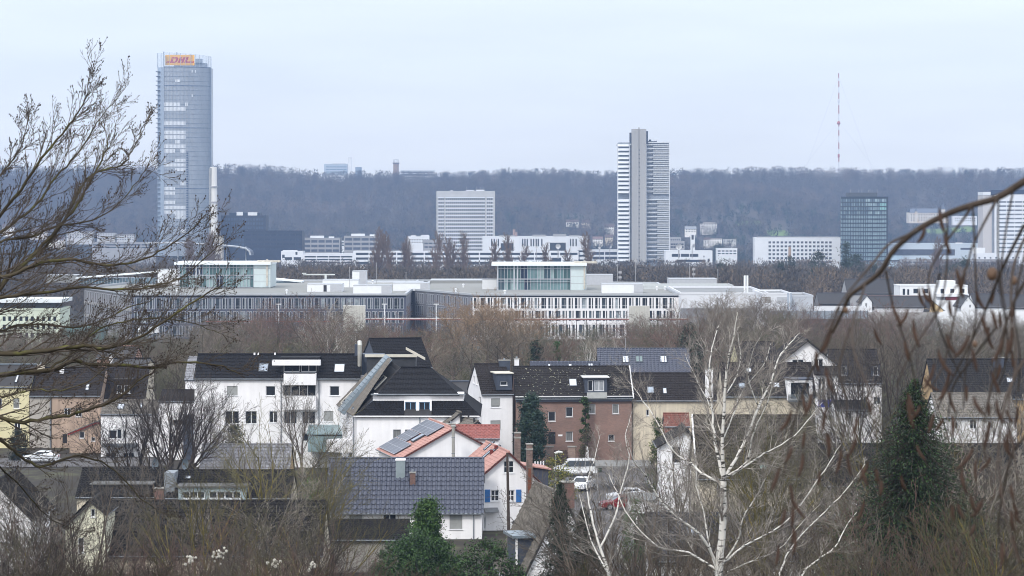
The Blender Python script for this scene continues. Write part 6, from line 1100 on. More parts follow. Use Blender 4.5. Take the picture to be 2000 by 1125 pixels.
BK = mt('bark_grey_brown', (92,82,72), .9, .25, 2); BK2 = mt('bark_dark', (58,50,44), .9, .25, 2); TW = [mt('twig_%d'%i, c, .9, .2, .6) for i, c in enumerate(((104,94,82),(88,80,68),(122,112,98),(96,94,72),(110,88,78),(140,116,88)))]; TWP = mt('twig_pale', (190,184,172), .8, .15, 1)
#        children, len, angle, wobble, lift, segs
S_round = [(11,.62,.75,.05,.02,7),(8,.55,.7,.12,.06,5),(7,.55,.65,.15,.06,3),(5,.6,.6,.2,.05,2)]
S_spread = [(8,.85,.65,.05,.02,6),(9,.5,.75,.12,.08,6),(8,.5,.7,.16,.06,3),(6,.5,.6,.2,.04,2)]
S_upright = [(40,.26,.35,.03,.02,9),(9,.5,.4,.08,.16,4),(8,.5,.45,.12,.12,2)]
S_pale = [(9,.6,.5,.07,.03,7),(6,.5,.55,.15,.06,4),(5,.5,.6,.2,.03,3),(3,.6,.6,.25,0,2)]
S_shrub = [(9,.5,.5,.1,.04,5),(6,.5,.6,.2,.03,3),(4,.5,.7,.25,0,2)]
protos = [make_tree('bare_tree', 10+i, 11, .17, S_round if i%2 else S_spread, BK, TW[i%6 if i != 5 else 0], minr=.011) for i in range(5)]
protos.append(make_tree('bare_tree', 31, 11, .17, S_spread, mt('bark_orange_brown',(122,104,84)), TW[5], minr=.014))
pale = [make_tree('pale_tree', 40+i, 12, .13, S_pale, mt_bark('bark_birch_far',(196,192,184),(110,104,96),3), mt('twig_pale_brown',(150,140,126)), minr=.014) for i in range(2)]
poplar = [make_tree('poplar_tree', 50+i, 22, .4, S_upright, mt('bark_poplar',(104,90,80)), mt('twig_poplar',(108,92,80),.9,.15,.3), split=1, minr=.042) for i in range(2)]
for o in protos+pale+poplar: o.location = (0,0,-5000)
used = set()
def put(proto, x, y, h, label, cat='tree', group=None, rnd=None, sink=.2, hx=1., base=None, z=None):
    ref = 22. if proto in poplar else 12 if proto in pale else 11.; rnd = rnd or random
    if id(proto) in used: o = copy_tree(proto)
    else: o = proto; used.add(id(proto))
    s = h/ref; o.location = (x,y,(G(x,y) if z is None else z)-sink); o.scale = (s*hx,s*hx,s); o.rotation_euler = (0,0,rnd.random()*6.28)
    for k in ('group',):
        if k in o: del o[k]
    return tag(o, label, cat, group)
rd = random.Random(77)
def topz(py, Y): return EYE-(py-HOR)/F*Y
def tree_at(proto, px, pytop, Y, label, group=None, hx=1., k=1.06):
    x = P(px,0,Y).x; return put(proto, x, Y, max(2,(topz(pytop,Y)-G(x,Y))*k), label, 'tree', group, rd, hx=hx)
# poplars by the river
for i,(px,py,Y) in enumerate(((425,452,1500),(722,462,1450),(738,460,1480),(772,470,1430),(790,472,1500),(842,468,1460),(872,462,1440),(906,468,1500),(963,470,1430),(994,472,1450),(1020,478,1500),(1163,470,1380),(1112,486,1420),(1078,488,1450),(880,474,1520),(812,478,1490),(366,468,1500),(386,476,1450),(402,470,1520),(1815,478,1500),(1832,484,1450))):
    tree_at(poplar[i%2], px, py, Y, 'bare reddish brown upright poplar in the row beyond the office roofs', 'poplars beyond the office roofs', hx=1.5)
# bare trees of the belt between houses and offices: one thing each
def top_line(px): return float(np.interp(px, [-100,150,250,330,420,520,620,700,800,880,900,960,1040,1060,1150,1250,1340,1400,1450,1600,1700,1850,2100], [640,650,660,655,628,618,612,624,640,640,612,608,618,655,640,632,622,596,598,625,625,622,625]))
belt = 'bare trees in the belt behind the houses'; nb = 0
for row, (Y, step, dz) in enumerate(((690,29,0),(610,33,6),(540,38,14),(480,44,26),(425,50,38))):
    px = -60+row*13
    while px < 2060:
        q = px+rd.uniform(-14,14); ty = top_line(q)+dz+rd.uniform(-4,16)
        if 890 < q < 1050 and row < 3: pr, lb, g = protos[5], 'orange brown willow like bare tree in the clump before the white wing', 'orange brown bare trees'
        elif (600 < q < 700 or 740 < q < 830 or 1070 < q < 1200) and rd.random() < .5: pr, lb, g = pale[rd.randrange(2)], 'pale stemmed bare birch like tree in the belt behind the houses', 'pale stemmed trees in the belt'
        else: pr, lb, g = protos[rd.randrange(5)], 'grey brown bare tree in the belt between houses and offices', belt
        tree_at(pr, q, ty, Y+rd.uniform(-22,22), lb, g, hx=rd.uniform(1.2,1.7)); px += step*rd.uniform(.8,1.25); nb += 1
# a low scrub layer in the same belt, countless
V = []; Fa = []; k = 0; src = []
for i in range(3):
    rg_ = np.random.default_rng(90+i); out = [[] for _ in S_shrub]
    for s_ in range(7): branch(rg_, np.array((rg_.normal(0,.5),rg_.normal(0,.5),0.)), vnorm(np.array((rg_.normal(0,.35),rg_.normal(0,.35),1))), rg_.uniform(2.5,4), .03, 0, S_shrub, out)
    for l in out: l[:] = [(p, np.maximum(q, .012)) for p, q in l]
    src.append(sweep(sum(out, []), 3))
def scrub(name, spots, mat, label, seed=1):
    rs = np.random.default_rng(seed); V = []; Fa = []; k = 0
    for x, y, z, s in spots:
        v, f = src[rs.integers(3)]; a = rs.random()*6.28; c, sn = math.cos(a), math.sin(a); w_ = np.stack([v[:,0]*c-v[:,1]*sn, v[:,0]*sn+v[:,1]*c, v[:,2]], -1)*s+np.array((x,y,z)); V.append(w_); Fa.append(f+k); k += len(v)
    return tag(mesh_np(name, np.concatenate(V), np.concatenate(Fa), mat, midx=None), label, 'scrub', kind='stuff')
sp = []
for i in range(620):
    Y = rd.uniform(375,720); px = rd.uniform(-80,2080); x = P(px,0,Y).x; sp.append((x,Y,G(x,Y)-.2,rd.uniform(1.0,2.1)))
scrub('belt_scrub', sp, TW[3], 'olive brown undergrowth filling the belt of trees behind the houses')
# ---------------------------------------------------------------- evergreens
LF = [mt('leaf_%d'%i, c, .6, .3, 2, spec=.35) for i, c in enumerate(((58,86,40),(42,60,40),(74,98,44),(44,52,36),(96,104,44),(54,58,40)))]
def leaves(name, pts, size, mats, parent, seed=0, asp=.55):
    rs = np.random.default_rng(seed); n = len(pts); u = rs.normal(0,1,(n,3)); u /= np.linalg.norm(u,axis=1,keepdims=True); v = np.cross(u, rs.normal(0,1,(n,3))); v /= np.linalg.norm(v,axis=1,keepdims=True); s = size*rs.uniform(.6,1.3,(n,1))
    V = np.stack([pts-u*s, pts-v*s*asp, pts+u*s, pts+v*s*asp], 1).reshape(-1,3); return mesh_np(name, V, np.arange(len(V)).reshape(-1,4), mats, parent, midx=rs.integers(0,len(mats),n))
def clumped(n, seed, shape, nclump=60, cs=.32):
    """points in leaf clumps spread through a volume; shape(z fraction) gives the radius"""
    rs = np.random.default_rng(seed); H, rf = shape; z = rs.random(nclump)**.9; a = rs.random(nclump)*2*PI; rr = np.sqrt(rs.uniform(.25,1,nclump)); c = np.stack([np.cos(a)*rr*[rf(q) for q in z], np.sin(a)*rr*[rf(q) for q in z], z*H], -1)
    k = rs.integers(0,nclump,n); sz = cs*rs.uniform(.5,1.4,nclump); return c[k]+rs.normal(0,1,(n,3))*sz[k][:,None]*np.array((1,1,.8))
def bush(name, label, px, pytop, Y, wid, prof, n, mats, size, cat='bush', nclump=70, cs=.3, seed=1, group=None, trunk=True, base=None):
    x = P(px,0,Y).x; g = G(x,Y)-.1 if base is None else base; H = topz(pytop,Y)-g; w_ = wid*Y/F/2; t = thing(name, label, cat, (x,Y,g), 0, group); leaves('foliage', clumped(n, seed, (H, lambda q: w_*prof(q)), nclump, cs), size, mats, t, seed)
    MB().tube([(0,0,-.2),(.05,0,H*.45),(0,0,H*.85)], [.16,.1,.03], 7).build('trunk', BK2, t); return t
cone = lambda q: max(.03,(1-q)**.75*min(1,.5+q*4)); dome = lambda q: max(.05,math.sqrt(max(0,1-q**2.4))); col_ = lambda q: max(.05,math.sqrt(max(0,1-q**4))*.9*min(1,.55+q*2)); egg = lambda q: max(.05,math.sin(PI*min(1,.12+q*.88))**.7)
bush('conifer_tree','dense dark blue green conifer before the brick house',1038,772,323,56,lambda q: egg(q) if q > .12 else .3,16000,[LF[1],mt('leaf_blue_green',(52,72,66),.6,.25,2)],.13,'tree',150,.3,3)
bush('thuja_column','narrow brown green thuja column against the brick wall',1143,776,328.6,19,col_,5000,[LF[3],LF[0]],.1,'tree',60,.14,4)
k = bush('climbing_shrub','bare tangled shrub at the foot of the narrow thuja column',1147,838,327,34,dome,2500,[TW[0],TW[1]],.06,'bush',50,.3,5)
bush('ivy_tree','large glossy green ivy covered tree stump, bottom centre before the bungalow',835,984,172,128,lambda q: 1.0 if q < .5 else max(.08,.62*math.cos((q-.5)*2.9)),44000,[LF[0],LF[0],LF[2],LF[1]],.075,'tree',170,.24,6)
bush('ivy_bush','broad dark green ivy mound at the very bottom, left of the tall ivy',812,1052,166,230,dome,30000,[LF[0],LF[1]],.07,'bush',120,.26,7)
bush('ivy_bush','low dark green ivy mound right of the tall ivy covered stump',955,1062,164,170,dome,16000,[LF[0],LF[3]],.07,'bush',100,.25,8)
def spruce(label, px, pytop, Y, wid, seed, mats, n=15, name='spruce_tree', dens=26, lsz=.075):
    """hanging, ragged tiers of needle sprays"""
    x = P(px,0,Y).x; g = G(x,Y)-.1; H = topz(pytop,Y)-g; w_ = wid*Y/F/2; t = thing(name, label, 'tree', (x,Y,g)); rs = np.random.default_rng(seed); pts = []; st = []
    for i in range(int(H*dens)):
        f = rs.random()**.85; z = H*(.06+.94*f); L_ = w_*(1-f)**.8*rs.uniform(.4,1.35)+.12; a = rs.random()*2*PI; d = np.array((math.cos(a),math.sin(a),0)); q = np.linspace(0,1,5); cv = np.array((0,0,z))+d*L_*q[:,None]+np.array((0,0,1))*(-.28*L_*q**1.6)[:,None]; st.append((cv,np.linspace(.025,.008,5))); m_ = int(14+L_*26); u = rs.random(m_)**.7; pts.append(np.array((0,0,z))+d*L_*u[:,None]+np.array((0,0,1))*(-.28*L_*u**1.6-rs.random(m_)**1.5*.35*(.4+L_*.3))[:,None]+rs.normal(0,.05+.05*L_,(m_,3)))
    st.append((np.array(((0,0,-.2),(0,0,H*.5),(0,0,H*.99))),np.array((.17,.1,.02)))); mesh_np('trunk', *sweep(st,4), BK2, t); leaves('foliage', np.concatenate(pts), lsz, mats, t, seed, .4); return t
SM = [LF[1],LF[3],mt('needle_black_green',(38,44,34),.7,.25,2)]
spruce('slim dark spruce in front of the white gable, bottom centre, left one of two',1094,942,176,100,11,SM,dens=75); spruce('slim dark spruce with brown lower limbs, bottom centre, right one of two',1140,992,172,120,12,SM+[mt('needle_brown',(74,62,50),.8,.2,2)],dens=70)
spruce('big dark green fir among bare trees on the right, in front of the row houses',1786,742,118,430,13,[LF[1],LF[1],LF[3],mt('needle_black_green',(38,44,34),.7,.25,2),LF[0]],name='fir_tree',dens=110,lsz=.06)
bush('conifer_bush','dark conifer crown standing in the belt behind the shiny three skylight roof',1348,640,420,50,egg,9000,[LF[1],LF[3]],.16,'tree',90,.45,14); bush('conifer_bush','small dark conifer in the belt left of the ivy covered trunk',1047,668,430,36,cone,5000,[LF[3],LF[1]],.16,'tree',60,.35,15); bush('ivy_tree','narrow dark green ivy covered trunk in the belt',1088,668,425,11,col_,3000,[LF[0]],.12,'tree',40,.18,16)
bush('garden_bush','yellow green shrub beside the orange roof and minivan',1090,893,288,72,dome,5000,[LF[4],mt('leaf_yellow',(142,132,52),.6,.2,2),LF[5]],.085,'bush',70,.3,17); bush('garden_bush','bright green shrub left of the shiny tiled bungalow',616,938,262,42,dome,4000,[mt('leaf_bright',(84,112,44),.6,.2,2),LF[2]],.08,'bush',50,.28,18)
bush('garden_bush','green shrub by the cream wall left of the red tile shed',1283,812,290,34,cone,4000,[LF[0],LF[4],LF[3]],.09,'bush',50,.25,19); bush('garden_bush','green shrub below the garage amid birch twigs',1240,975,235,50,dome,4000,[LF[2],LF[0]],.07,'bush',50,.25,20); bush('garden_hedge','dark hedge lump by the left picture edge beside the yellow terrace',36,842,334,44,dome,4000,[LF[3],mt('hedge_black',(34,38,38),.8,.2,2)],.1,'bush',60,.25,21); bush('garden_bush','dark bush before the white apartment house ground floor',460,832,300,56,dome,5000,[LF[3],LF[5]],.09,'bush',60,.3,22)
for i,(a,b,Y,w_) in enumerate(((1598,492,1250,46),(1652,478,1300,22),(1672,500,1280,60),(1710,520,1200,24),(1884,508,1250,22),(1862,520,1220,34),(1524,512,1260,14),(1545,505,1500,20),(1404,478,2700,14),(683,462,2600,26),(1408,512,1290,14))): bush('evergreen_tree','dark evergreen %s in the far tree line, %s' % (('with flat cedar crown' if i == 0 else 'pointed' if w_ < 25 else 'broad'), ('before the bright white slab','beside the dark glass tower','below the dark glass tower','right of the dark tower foot','left of the right edge tower','below the podium','behind the brick chimney foot','near the white slab','right of the hillside villas','behind the parking deck','beyond the upper floor end')[i]), a, b, Y, w_, dome if i in (0,2,5) else cone, 3000, [LF[1],LF[3]], .35*Y/1250, 'tree', 60, 1.1*Y/1250, 30+i)
# ---------------------------------------------------------------- bare trees among the houses
def solo(label, px, pytop, Y, S, seed, bark, twig, r=.2, stems=1, minr=.008, name='bare_tree', lean=.06, hx=1., split=2):
    x = P(px,0,Y).x; g = G(x,Y); t = make_tree(name, seed, (topz(pytop,Y)-g)*.95, r, S, bark, twig, stems=stems, minr=minr, lean=lean, split=split); t.location = (x,Y,g-.1); t.scale = (hx,hx,1); return tag(t, label, 'tree' if 'shrub' not in name else 'shrub')
S_vase = [(9,.6,.5,.06,.03,8),(7,.5,.6,.1,.08,5),(5,.5,.6,.14,.05,3),(4,.5,.6,.18,.03,2)]
YL = mt('bark_lichen_yellow', (112,104,62), .9, .3, 3, rgb2=(128,112,48)); GT = mt('twig_grey', (116,110,102), .85, .2, 1); DT = mt('twig_dark', (62,54,48), .9, .2, 1)
solo('dark many stemmed bare tree before the white house with wide window',330,735,290,S_vase,201,BK2,DT,.2,5,.01,hx=1.0); solo('second dark spreading tree just left of the white apartment house',262,790,296,S_vase,202,BK2,DT,.16,3,.01)
solo('bare grey shrub like tree before the balcony column of the white apartment house',588,752,312,S_vase,203,BK,GT,.12,4,.01); solo('slender bare tree before the white apartment house, left part',420,760,300,S_vase,204,BK2,DT,.1,3,.01)
solo('crooked tree with yellow lichened limbs before the ribbed tiled roof',512,852,214,[(7,.8,.65,.06,.02,6),(6,.5,.75,.14,.06,6),(5,.5,.7,.18,.04,3),(3,.6,.6,.22,.02,2)],205,YL,mt('twig_lichen',(116,110,74),.9,.25,2),.16,2,.008,lean=.12); solo('smaller yellow lichened tree right of the crooked one',596,880,218,[(6,.8,.65,.06,.02,6),(6,.5,.75,.14,.06,6),(4,.5,.7,.18,.04,3),(3,.6,.6,.22,.02,2)],206,YL,mt('twig_lichen',(116,110,74)),.1,2,.008,lean=.1)
solo('bare tree with thin pale twigs over the road behind the birch',1320,830,255,S_pale,207,BK,GT,.12,3,.009); solo('bare tree before the cream wall under the big brown roof',1540,790,205,S_vase,208,BK,TW[3],.14,3,.008)
for i,(px,py,Y,l) in enumerate(((1660,640,330,'left'),(1720,628,400,'middle'),(1800,634,380,'right'),(1870,650,400,'far right'))): solo('spreading bare tree among the right row houses, %s one' % l, px, py, Y, S_vase, 210+i, BK, TW[1], .22, 3, .012)
S_g = [(8,.6,.5,.06,.03,8),(6,.5,.6,.12,.06,5),(4,.5,.6,.16,.04,3),(3,.5,.6,.2,.02,2)]
thin = [make_tree('garden_tree', 400+i, 7, .07, [S_g,S_pale,S_g,S_g][i], (BK,GT,BK2,YL)[i], (mt('twig_grey_dim',(92,86,78),.9,.25,1),mt('twig_light_dim',(150,142,130),.9,.25,1),mt('twig_black_brown',(50,44,40),.9,.3,1),mt('twig_olive_dim',(82,78,56),.9,.3,1))[i], stems=(3,2,3,4)[i], minr=.0062, lean=.1) for i in range(4)]
for o in thin: o.location = (0,0,-5000)
seen = set()
def garden(px, py, Y, k, l=None):
    o = thin[k]; kind = ('grey twiggy','pale twigged','dark twigged','yellow lichened')[k]
    if k in seen: o = copy_tree(o)
    else: seen.add(k)
    x = P(px,0,Y).x; g = G(x,Y); s = max(1.5,topz(py,Y)-g)/6.3; o.location = (x,Y,g-.1); o.scale = (s*1.15,s*1.15,s); o.rotation_euler = (0,0,rd.random()*6.28); tag(o, 'slender %s bare tree in the gardens among the nearer houses' % kind, 'tree', kind+' bare garden trees')
for x0,x1,y0,y1,Y0,Y1,n,ks in ((-30,640,925,1020,160,200,9,(0,2,0,3,1)),(1150,1330,930,1030,130,190,5,(0,1,0)),(1330,1600,880,1000,130,200,6,(0,1,3)),(1600,2050,830,940,165,238,12,(0,2,0,3,1)),(1840,2050,870,980,120,150,5,(0,2,3,1)),(480,640,860,910,215,250,4,(3,0,3)),(1640,2040,700,800,265,330,6,(0,2,0)),(200,420,740,820,290,318,4,(2,0,2))):
    for i in range(n): garden(x0+(x1-x0)*(i+rd.random())/n, rd.uniform(y0,y1), rd.uniform(Y0,Y1), rd.choice(ks))
# shrubs along the whole bottom of the picture
shr = []
for i in range(6): shr.append(make_tree('bare_shrub', 300+i, 5, .034, [(7,.55,.5,.11,.03,7),(5,.5,.65,.2,.02,4),(3,.55,.7,.25,0,2)], (BK,BK2,YL,BK,GT,BK2)[i], (mt('twig_grey_dim',(110,102,92),.9,.3,1),mt('twig_red_brown',(92,72,64),.9,.3,1),mt('twig_olive_dim',(96,92,62),.9,.3,1),mt('twig_brown_dim',(86,76,66),.9,.3,1),mt('twig_pale_dim',(118,110,98),.9,.25,1),mt('twig_black_brown',(50,44,40),.9,.3,1))[i], split=1, stems=7, minr=.0065))
for o in shr: o.location = (0,0,-5000)
first = set()
def shrub(px, pytop, Y, k, label, group):
    o = shr[k]
    if k in first: o = copy_tree(o)
    else: first.add(k)
    x = P(px,0,Y).x; g = G(x,Y); h = max(1.2, topz(pytop,Y)-g); o.location = (x,Y,g-.1); s = h/4.6; o.scale = (s*1.15,s*1.15,s); o.rotation_euler = (0,0,rd.random()*6.28); tag(o, label, 'shrub', group)
def shr_top(px): return float(np.interp(px, [-50,80,130,200,300,500,620,700,760,900,1000,1060,1150,1250,1350,1450,1600,1700,1850,2050], [935,960,1000,1030,1010,960,985,1040,1060,1080,1085,1075,1040,1010,990,990,960,920,900,880]))
for row, (Y, step, dz) in enumerate(((172,66,34),(150,60,72),(128,56,108),(104,48,140))):
    px = -40+row*11
    while px < 2060:
        q = px+rd.uniform(-16,16)
        if 735 < q < 1000 and (Y > 120 or rd.random() < .6) or 1040 < q < 1175 and Y > 110: px += step*.6; continue
        k = rd.choice((0,1,3,5,1,2) if q < 1000 else (0,3,5,4,2,1)); shrub(q, shr_top(q)+dz*.8+rd.uniform(-22,22), Y+rd.uniform(-9,9), k, ('grey twiggy','reddish brown','yellow lichened','grey brown','pale twigged','dark brown')[k]+' bare shrub in the thicket along the bottom of the picture', ('grey twiggy','reddish brown','yellow lichened','grey brown','pale twigged','dark brown')[k]+' shrubs'); px += step*rd.uniform(.85,1.2)
sp = []
for i in range(240):
    Y = rd.uniform(92,200); px = rd.uniform(-60,2060); x = P(px,0,Y).x; sp.append((x,Y,G(x,Y)-.1,rd.uniform(.45,.8)))
scrub('bramble_undergrowth', sp, mt('bramble_brown',(66,56,48),.9,.3,.8,rgb2=(80,76,52)), 'brown and olive bramble tangle under the shrubs at the bottom', 4)
for i,(px,py,r,l) in enumerate(((372,1092,10,'left'),(425,1082,18,'centre'),(538,1098,9,'right'),(610,1104,10,'by the reddish stems'),(1680,1104,14,'at the lower right'))):
    Y = 128; x = P(px,0,Y).x; z = P(0,py,Y).z; g = G(x,Y); t = thing('clematis_seed_heads','fluffy white seed heads in a cluster on the shrubs, %s' % l,'seed heads',(x,Y,g),0); rs = random.Random(i); m = MB(); st = MB()
    for k in range(int(r*.9)+3): c = (rs.gauss(0,r*.011),rs.gauss(0,.1),z-g+rs.gauss(0,r*.011)); m.ball(c, rs.uniform(.05,.085), 7); st.tube([(c[0]*.3,0,c[2]-1.2),c], .006, 3)
    m.build('seed_head', mt('seed_white',(222,218,206),.95,.2,12,bump=1), t); st.tube([(0,0,0),(0,0,z-g-1)], .012, 4).build('stem', BK2, t)
# ---------------------------------------------------------------- traced limbs: birch, left tree, near branch
def smooth(pts, k=4):
    p = [np.array(q, float) for q in pts]; p = [2*p[0]-p[1]]+p+[2*p[-1]-p[-2]]; out = []
    for i in range(1,len(p)-2):
        for j in range(k): t = j/k; a,b,c,d = p[i-1:i+3]; out.append(.5*((2*b)+(-a+c)*t+(2*a-5*b+4*c-d)*t*t+(-a+3*b-3*c+d)*t**3))
    out.append(p[-2]); return out
RS = 1.
def limb(rg_, base, pxs, Y, dY, r0, r1, out, S, nside, L_, ang=.7, lift=0., wob=.012, bias=None, start=.1):
    """limb through photo points; side twigs grow by the rules in S"""
    n = len(pxs); pts = smooth([np.array(P(a,b,Y+dY*i/(n-1)))-base for i,(a,b) in enumerate(pxs)]); pts = [q+rg_.normal(0,wob,3) for q in pts]; m = len(pts); rad = (r0+(r1-r0)*np.linspace(0,1,m)**.9)*RS; out[0].append((pts,rad))
    for i in range(nside):
        f = start+(1-start)*(i+rg_.random())/nside; x = f*(m-1); k = min(int(x),m-2); pp = pts[k]+(pts[k+1]-pts[k])*(x-k); ax = vnorm(pts[k+1]-pts[k]); s = vnorm(np.cross(ax, rg_.normal(0,1,3))); a = ang*rg_.uniform(.6,1.3); nd = ax*math.cos(a)+s*math.sin(a)
        if bias is not None: nd = nd+np.array(bias)
        branch(rg_, pp, vnorm(nd), L_*rg_.uniform(.5,1.25)*(1.1-.45*f), max(.004 if Y < 60 else .0115,rad[k]*.5), 0, S, out[1])
# white birch
def birch():
    Y = 112; rg_ = np.random.default_rng(8); p0 = P(1405,0,Y); b = np.array((p0.x,Y,G(p0.x,Y)-.2)); out = [[],[[] for _ in range(3)]]; zb = HOR+(EYE-b[2])/Y*F
    S = [(9,.5,.6,.07,.04,8),(7,.5,.6,.1,.02,5),(4,.55,.6,.12,0,3)]
    L_ = lambda pts, r0, r1, n, l, dY=0: limb(rg_, b, pts, Y, dY, r0*.66, r1*.8, out, S, int(n*2.2), l*1.3)
    limb(rg_, b, [(1403,zb),(1404,1125),(1411,1037),(1413,980),(1413,935)], Y, 0, .17, .125, out, S, 4, 1.4)
    for pts, r0, r1, n, l, dY in (([(1413,940),(1396,861),(1391,801),(1386,726),(1391,680),(1403,636)],.11,.02,12,1.5,2),([(1413,940),(1411,861),(1416,771),(1421,706),(1432,660),(1441,610)],.13,.02,12,1.5,-1),([(1413,935),(1446,881),(1481,796),(1506,746),(1521,700),(1545,668),(1562,650)],.11,.015,12,1.4,3),([(1421,930),(1458,901),(1474,840),(1500,785),(1510,740)],.08,.015,9,1.3,-3),([(1430,928),(1470,900),(1501,881),(1551,851),(1585,812),(1606,786)],.07,.012,9,1.3,2),([(1413,945),(1372,925),(1350,905),(1315,880),(1275,811),(1240,760),(1228,745)],.08,.012,12,1.5,3),([(1400,1100),(1365,1042),(1300,992),(1262,931),(1238,900),(1222,851)],.1,.014,12,1.6,-3),([(1400,1112),(1345,1080),(1285,1067),(1230,1012),(1205,961),(1188,925)],.08,.012,10,1.5,2),([(1412,1100),(1441,1057),(1451,1012),(1481,961),(1500,925),(1513,900)],.07,.012,9,1.4,-2),([(1415,1100),(1455,1065),(1501,1042),(1551,1002),(1601,931),(1625,895),(1641,868)],.075,.012,11,1.5,3),([(1420,1117),(1470,1095),(1521,1072),(1561,1027),(1600,985)],.05,.01,8,1.2,-2),([(1391,801),(1370,760),(1350,720),(1338,690)],.045,.01,7,1.0,2),([(1416,771),(1436,740),(1446,700),(1440,640)],.05,.01,7,1.0,2),([(1481,796),(1462,740),(1470,690),(1488,650)],.045,.01,7,1.0,-2),([(1411,861),(1436,800),(1452,760),(1490,715),(1506,670)],.05,.01,8,1.1,2),([(1403,1125),(1385,1060),(1374,1000),(1360,950),(1362,905)],.07,.012,9,1.4,2)): L_(pts, r0, r1, n, l, dY)
    t = thing('birch_tree','large bare white birch with forked limbs and dark bark marks, right of centre','tree',tuple(b)); mesh_np('trunk', *sweep(out[0]), mt_bark('bark_birch',(208,205,198),(56,52,48),7), t); mesh_np('crown', *sweep(sum(out[1],[])), mt('twig_birch',(146,138,130),.8,.25,2,rgb2=(196,190,180)), t)
    # slimmer companion, left of it
    Y = 120; p0 = P(1190,0,Y); b2 = np.array((p0.x,Y,G(p0.x,Y)-.2)); out2 = [[],[[] for _ in range(3)]]
    for pts, r0, r1, n, l in (([(1196,1200),(1188,1120),(1172,1070),(1158,1020),(1150,985)],.09,.03,10,1.4),([(1188,1120),(1160,1070),(1142,1010),(1130,960)],.05,.01,8,1.2),([(1172,1070),(1200,1010),(1212,960),(1228,900),(1222,850),(1236,800)],.05,.01,12,1.3),([(1158,1020),(1146,950),(1160,900),(1172,850)],.04,.008,9,1.1)): limb(rg_, b2, pts, Y, 1.5, r0, r1, out2, S, n, l)
    t = thing('birch_tree','slim pale birch leaning left, at the bottom left of the large white birch','tree',tuple(b2)); mesh_np('trunk', *sweep(out2[0]), mt_bark('bark_birch',(208,205,198),(56,52,48),7), t); mesh_np('crown', *sweep(sum(out2[1],[])), mt('twig_birch',(168,158,148)), t)
    Y = 104; p0 = P(1600,0,Y); b3 = np.array((p0.x,Y,G(p0.x,Y)-.2)); out3 = [[],[[] for _ in range(3)]]
    for pts, r0, r1, n, l in (([(1540,1230),(1566,1125),(1600,1092),(1631,1067),(1652,1030),(1672,1000)],.05,.012,9,1.2),([(1540,1230),(1520,1150),(1530,1100),(1552,1060),(1600,1010),(1650,960),(1690,905)],.045,.01,12,1.2)): limb(rg_, b3, pts, Y, 1.5, r0, r1, out3, S, n, l)
    t = thing('birch_tree','thin pale birch saplings rising to the right at the bottom, right of the large birch','tree',tuple(b3)); mesh_np('trunk', *sweep(out3[0]), mt_bark('bark_birch',(208,205,198),(56,52,48),7), t); mesh_np('crown', *sweep(sum(out3[1],[])), mt('twig_birch',(168,158,148)), t)
birch()
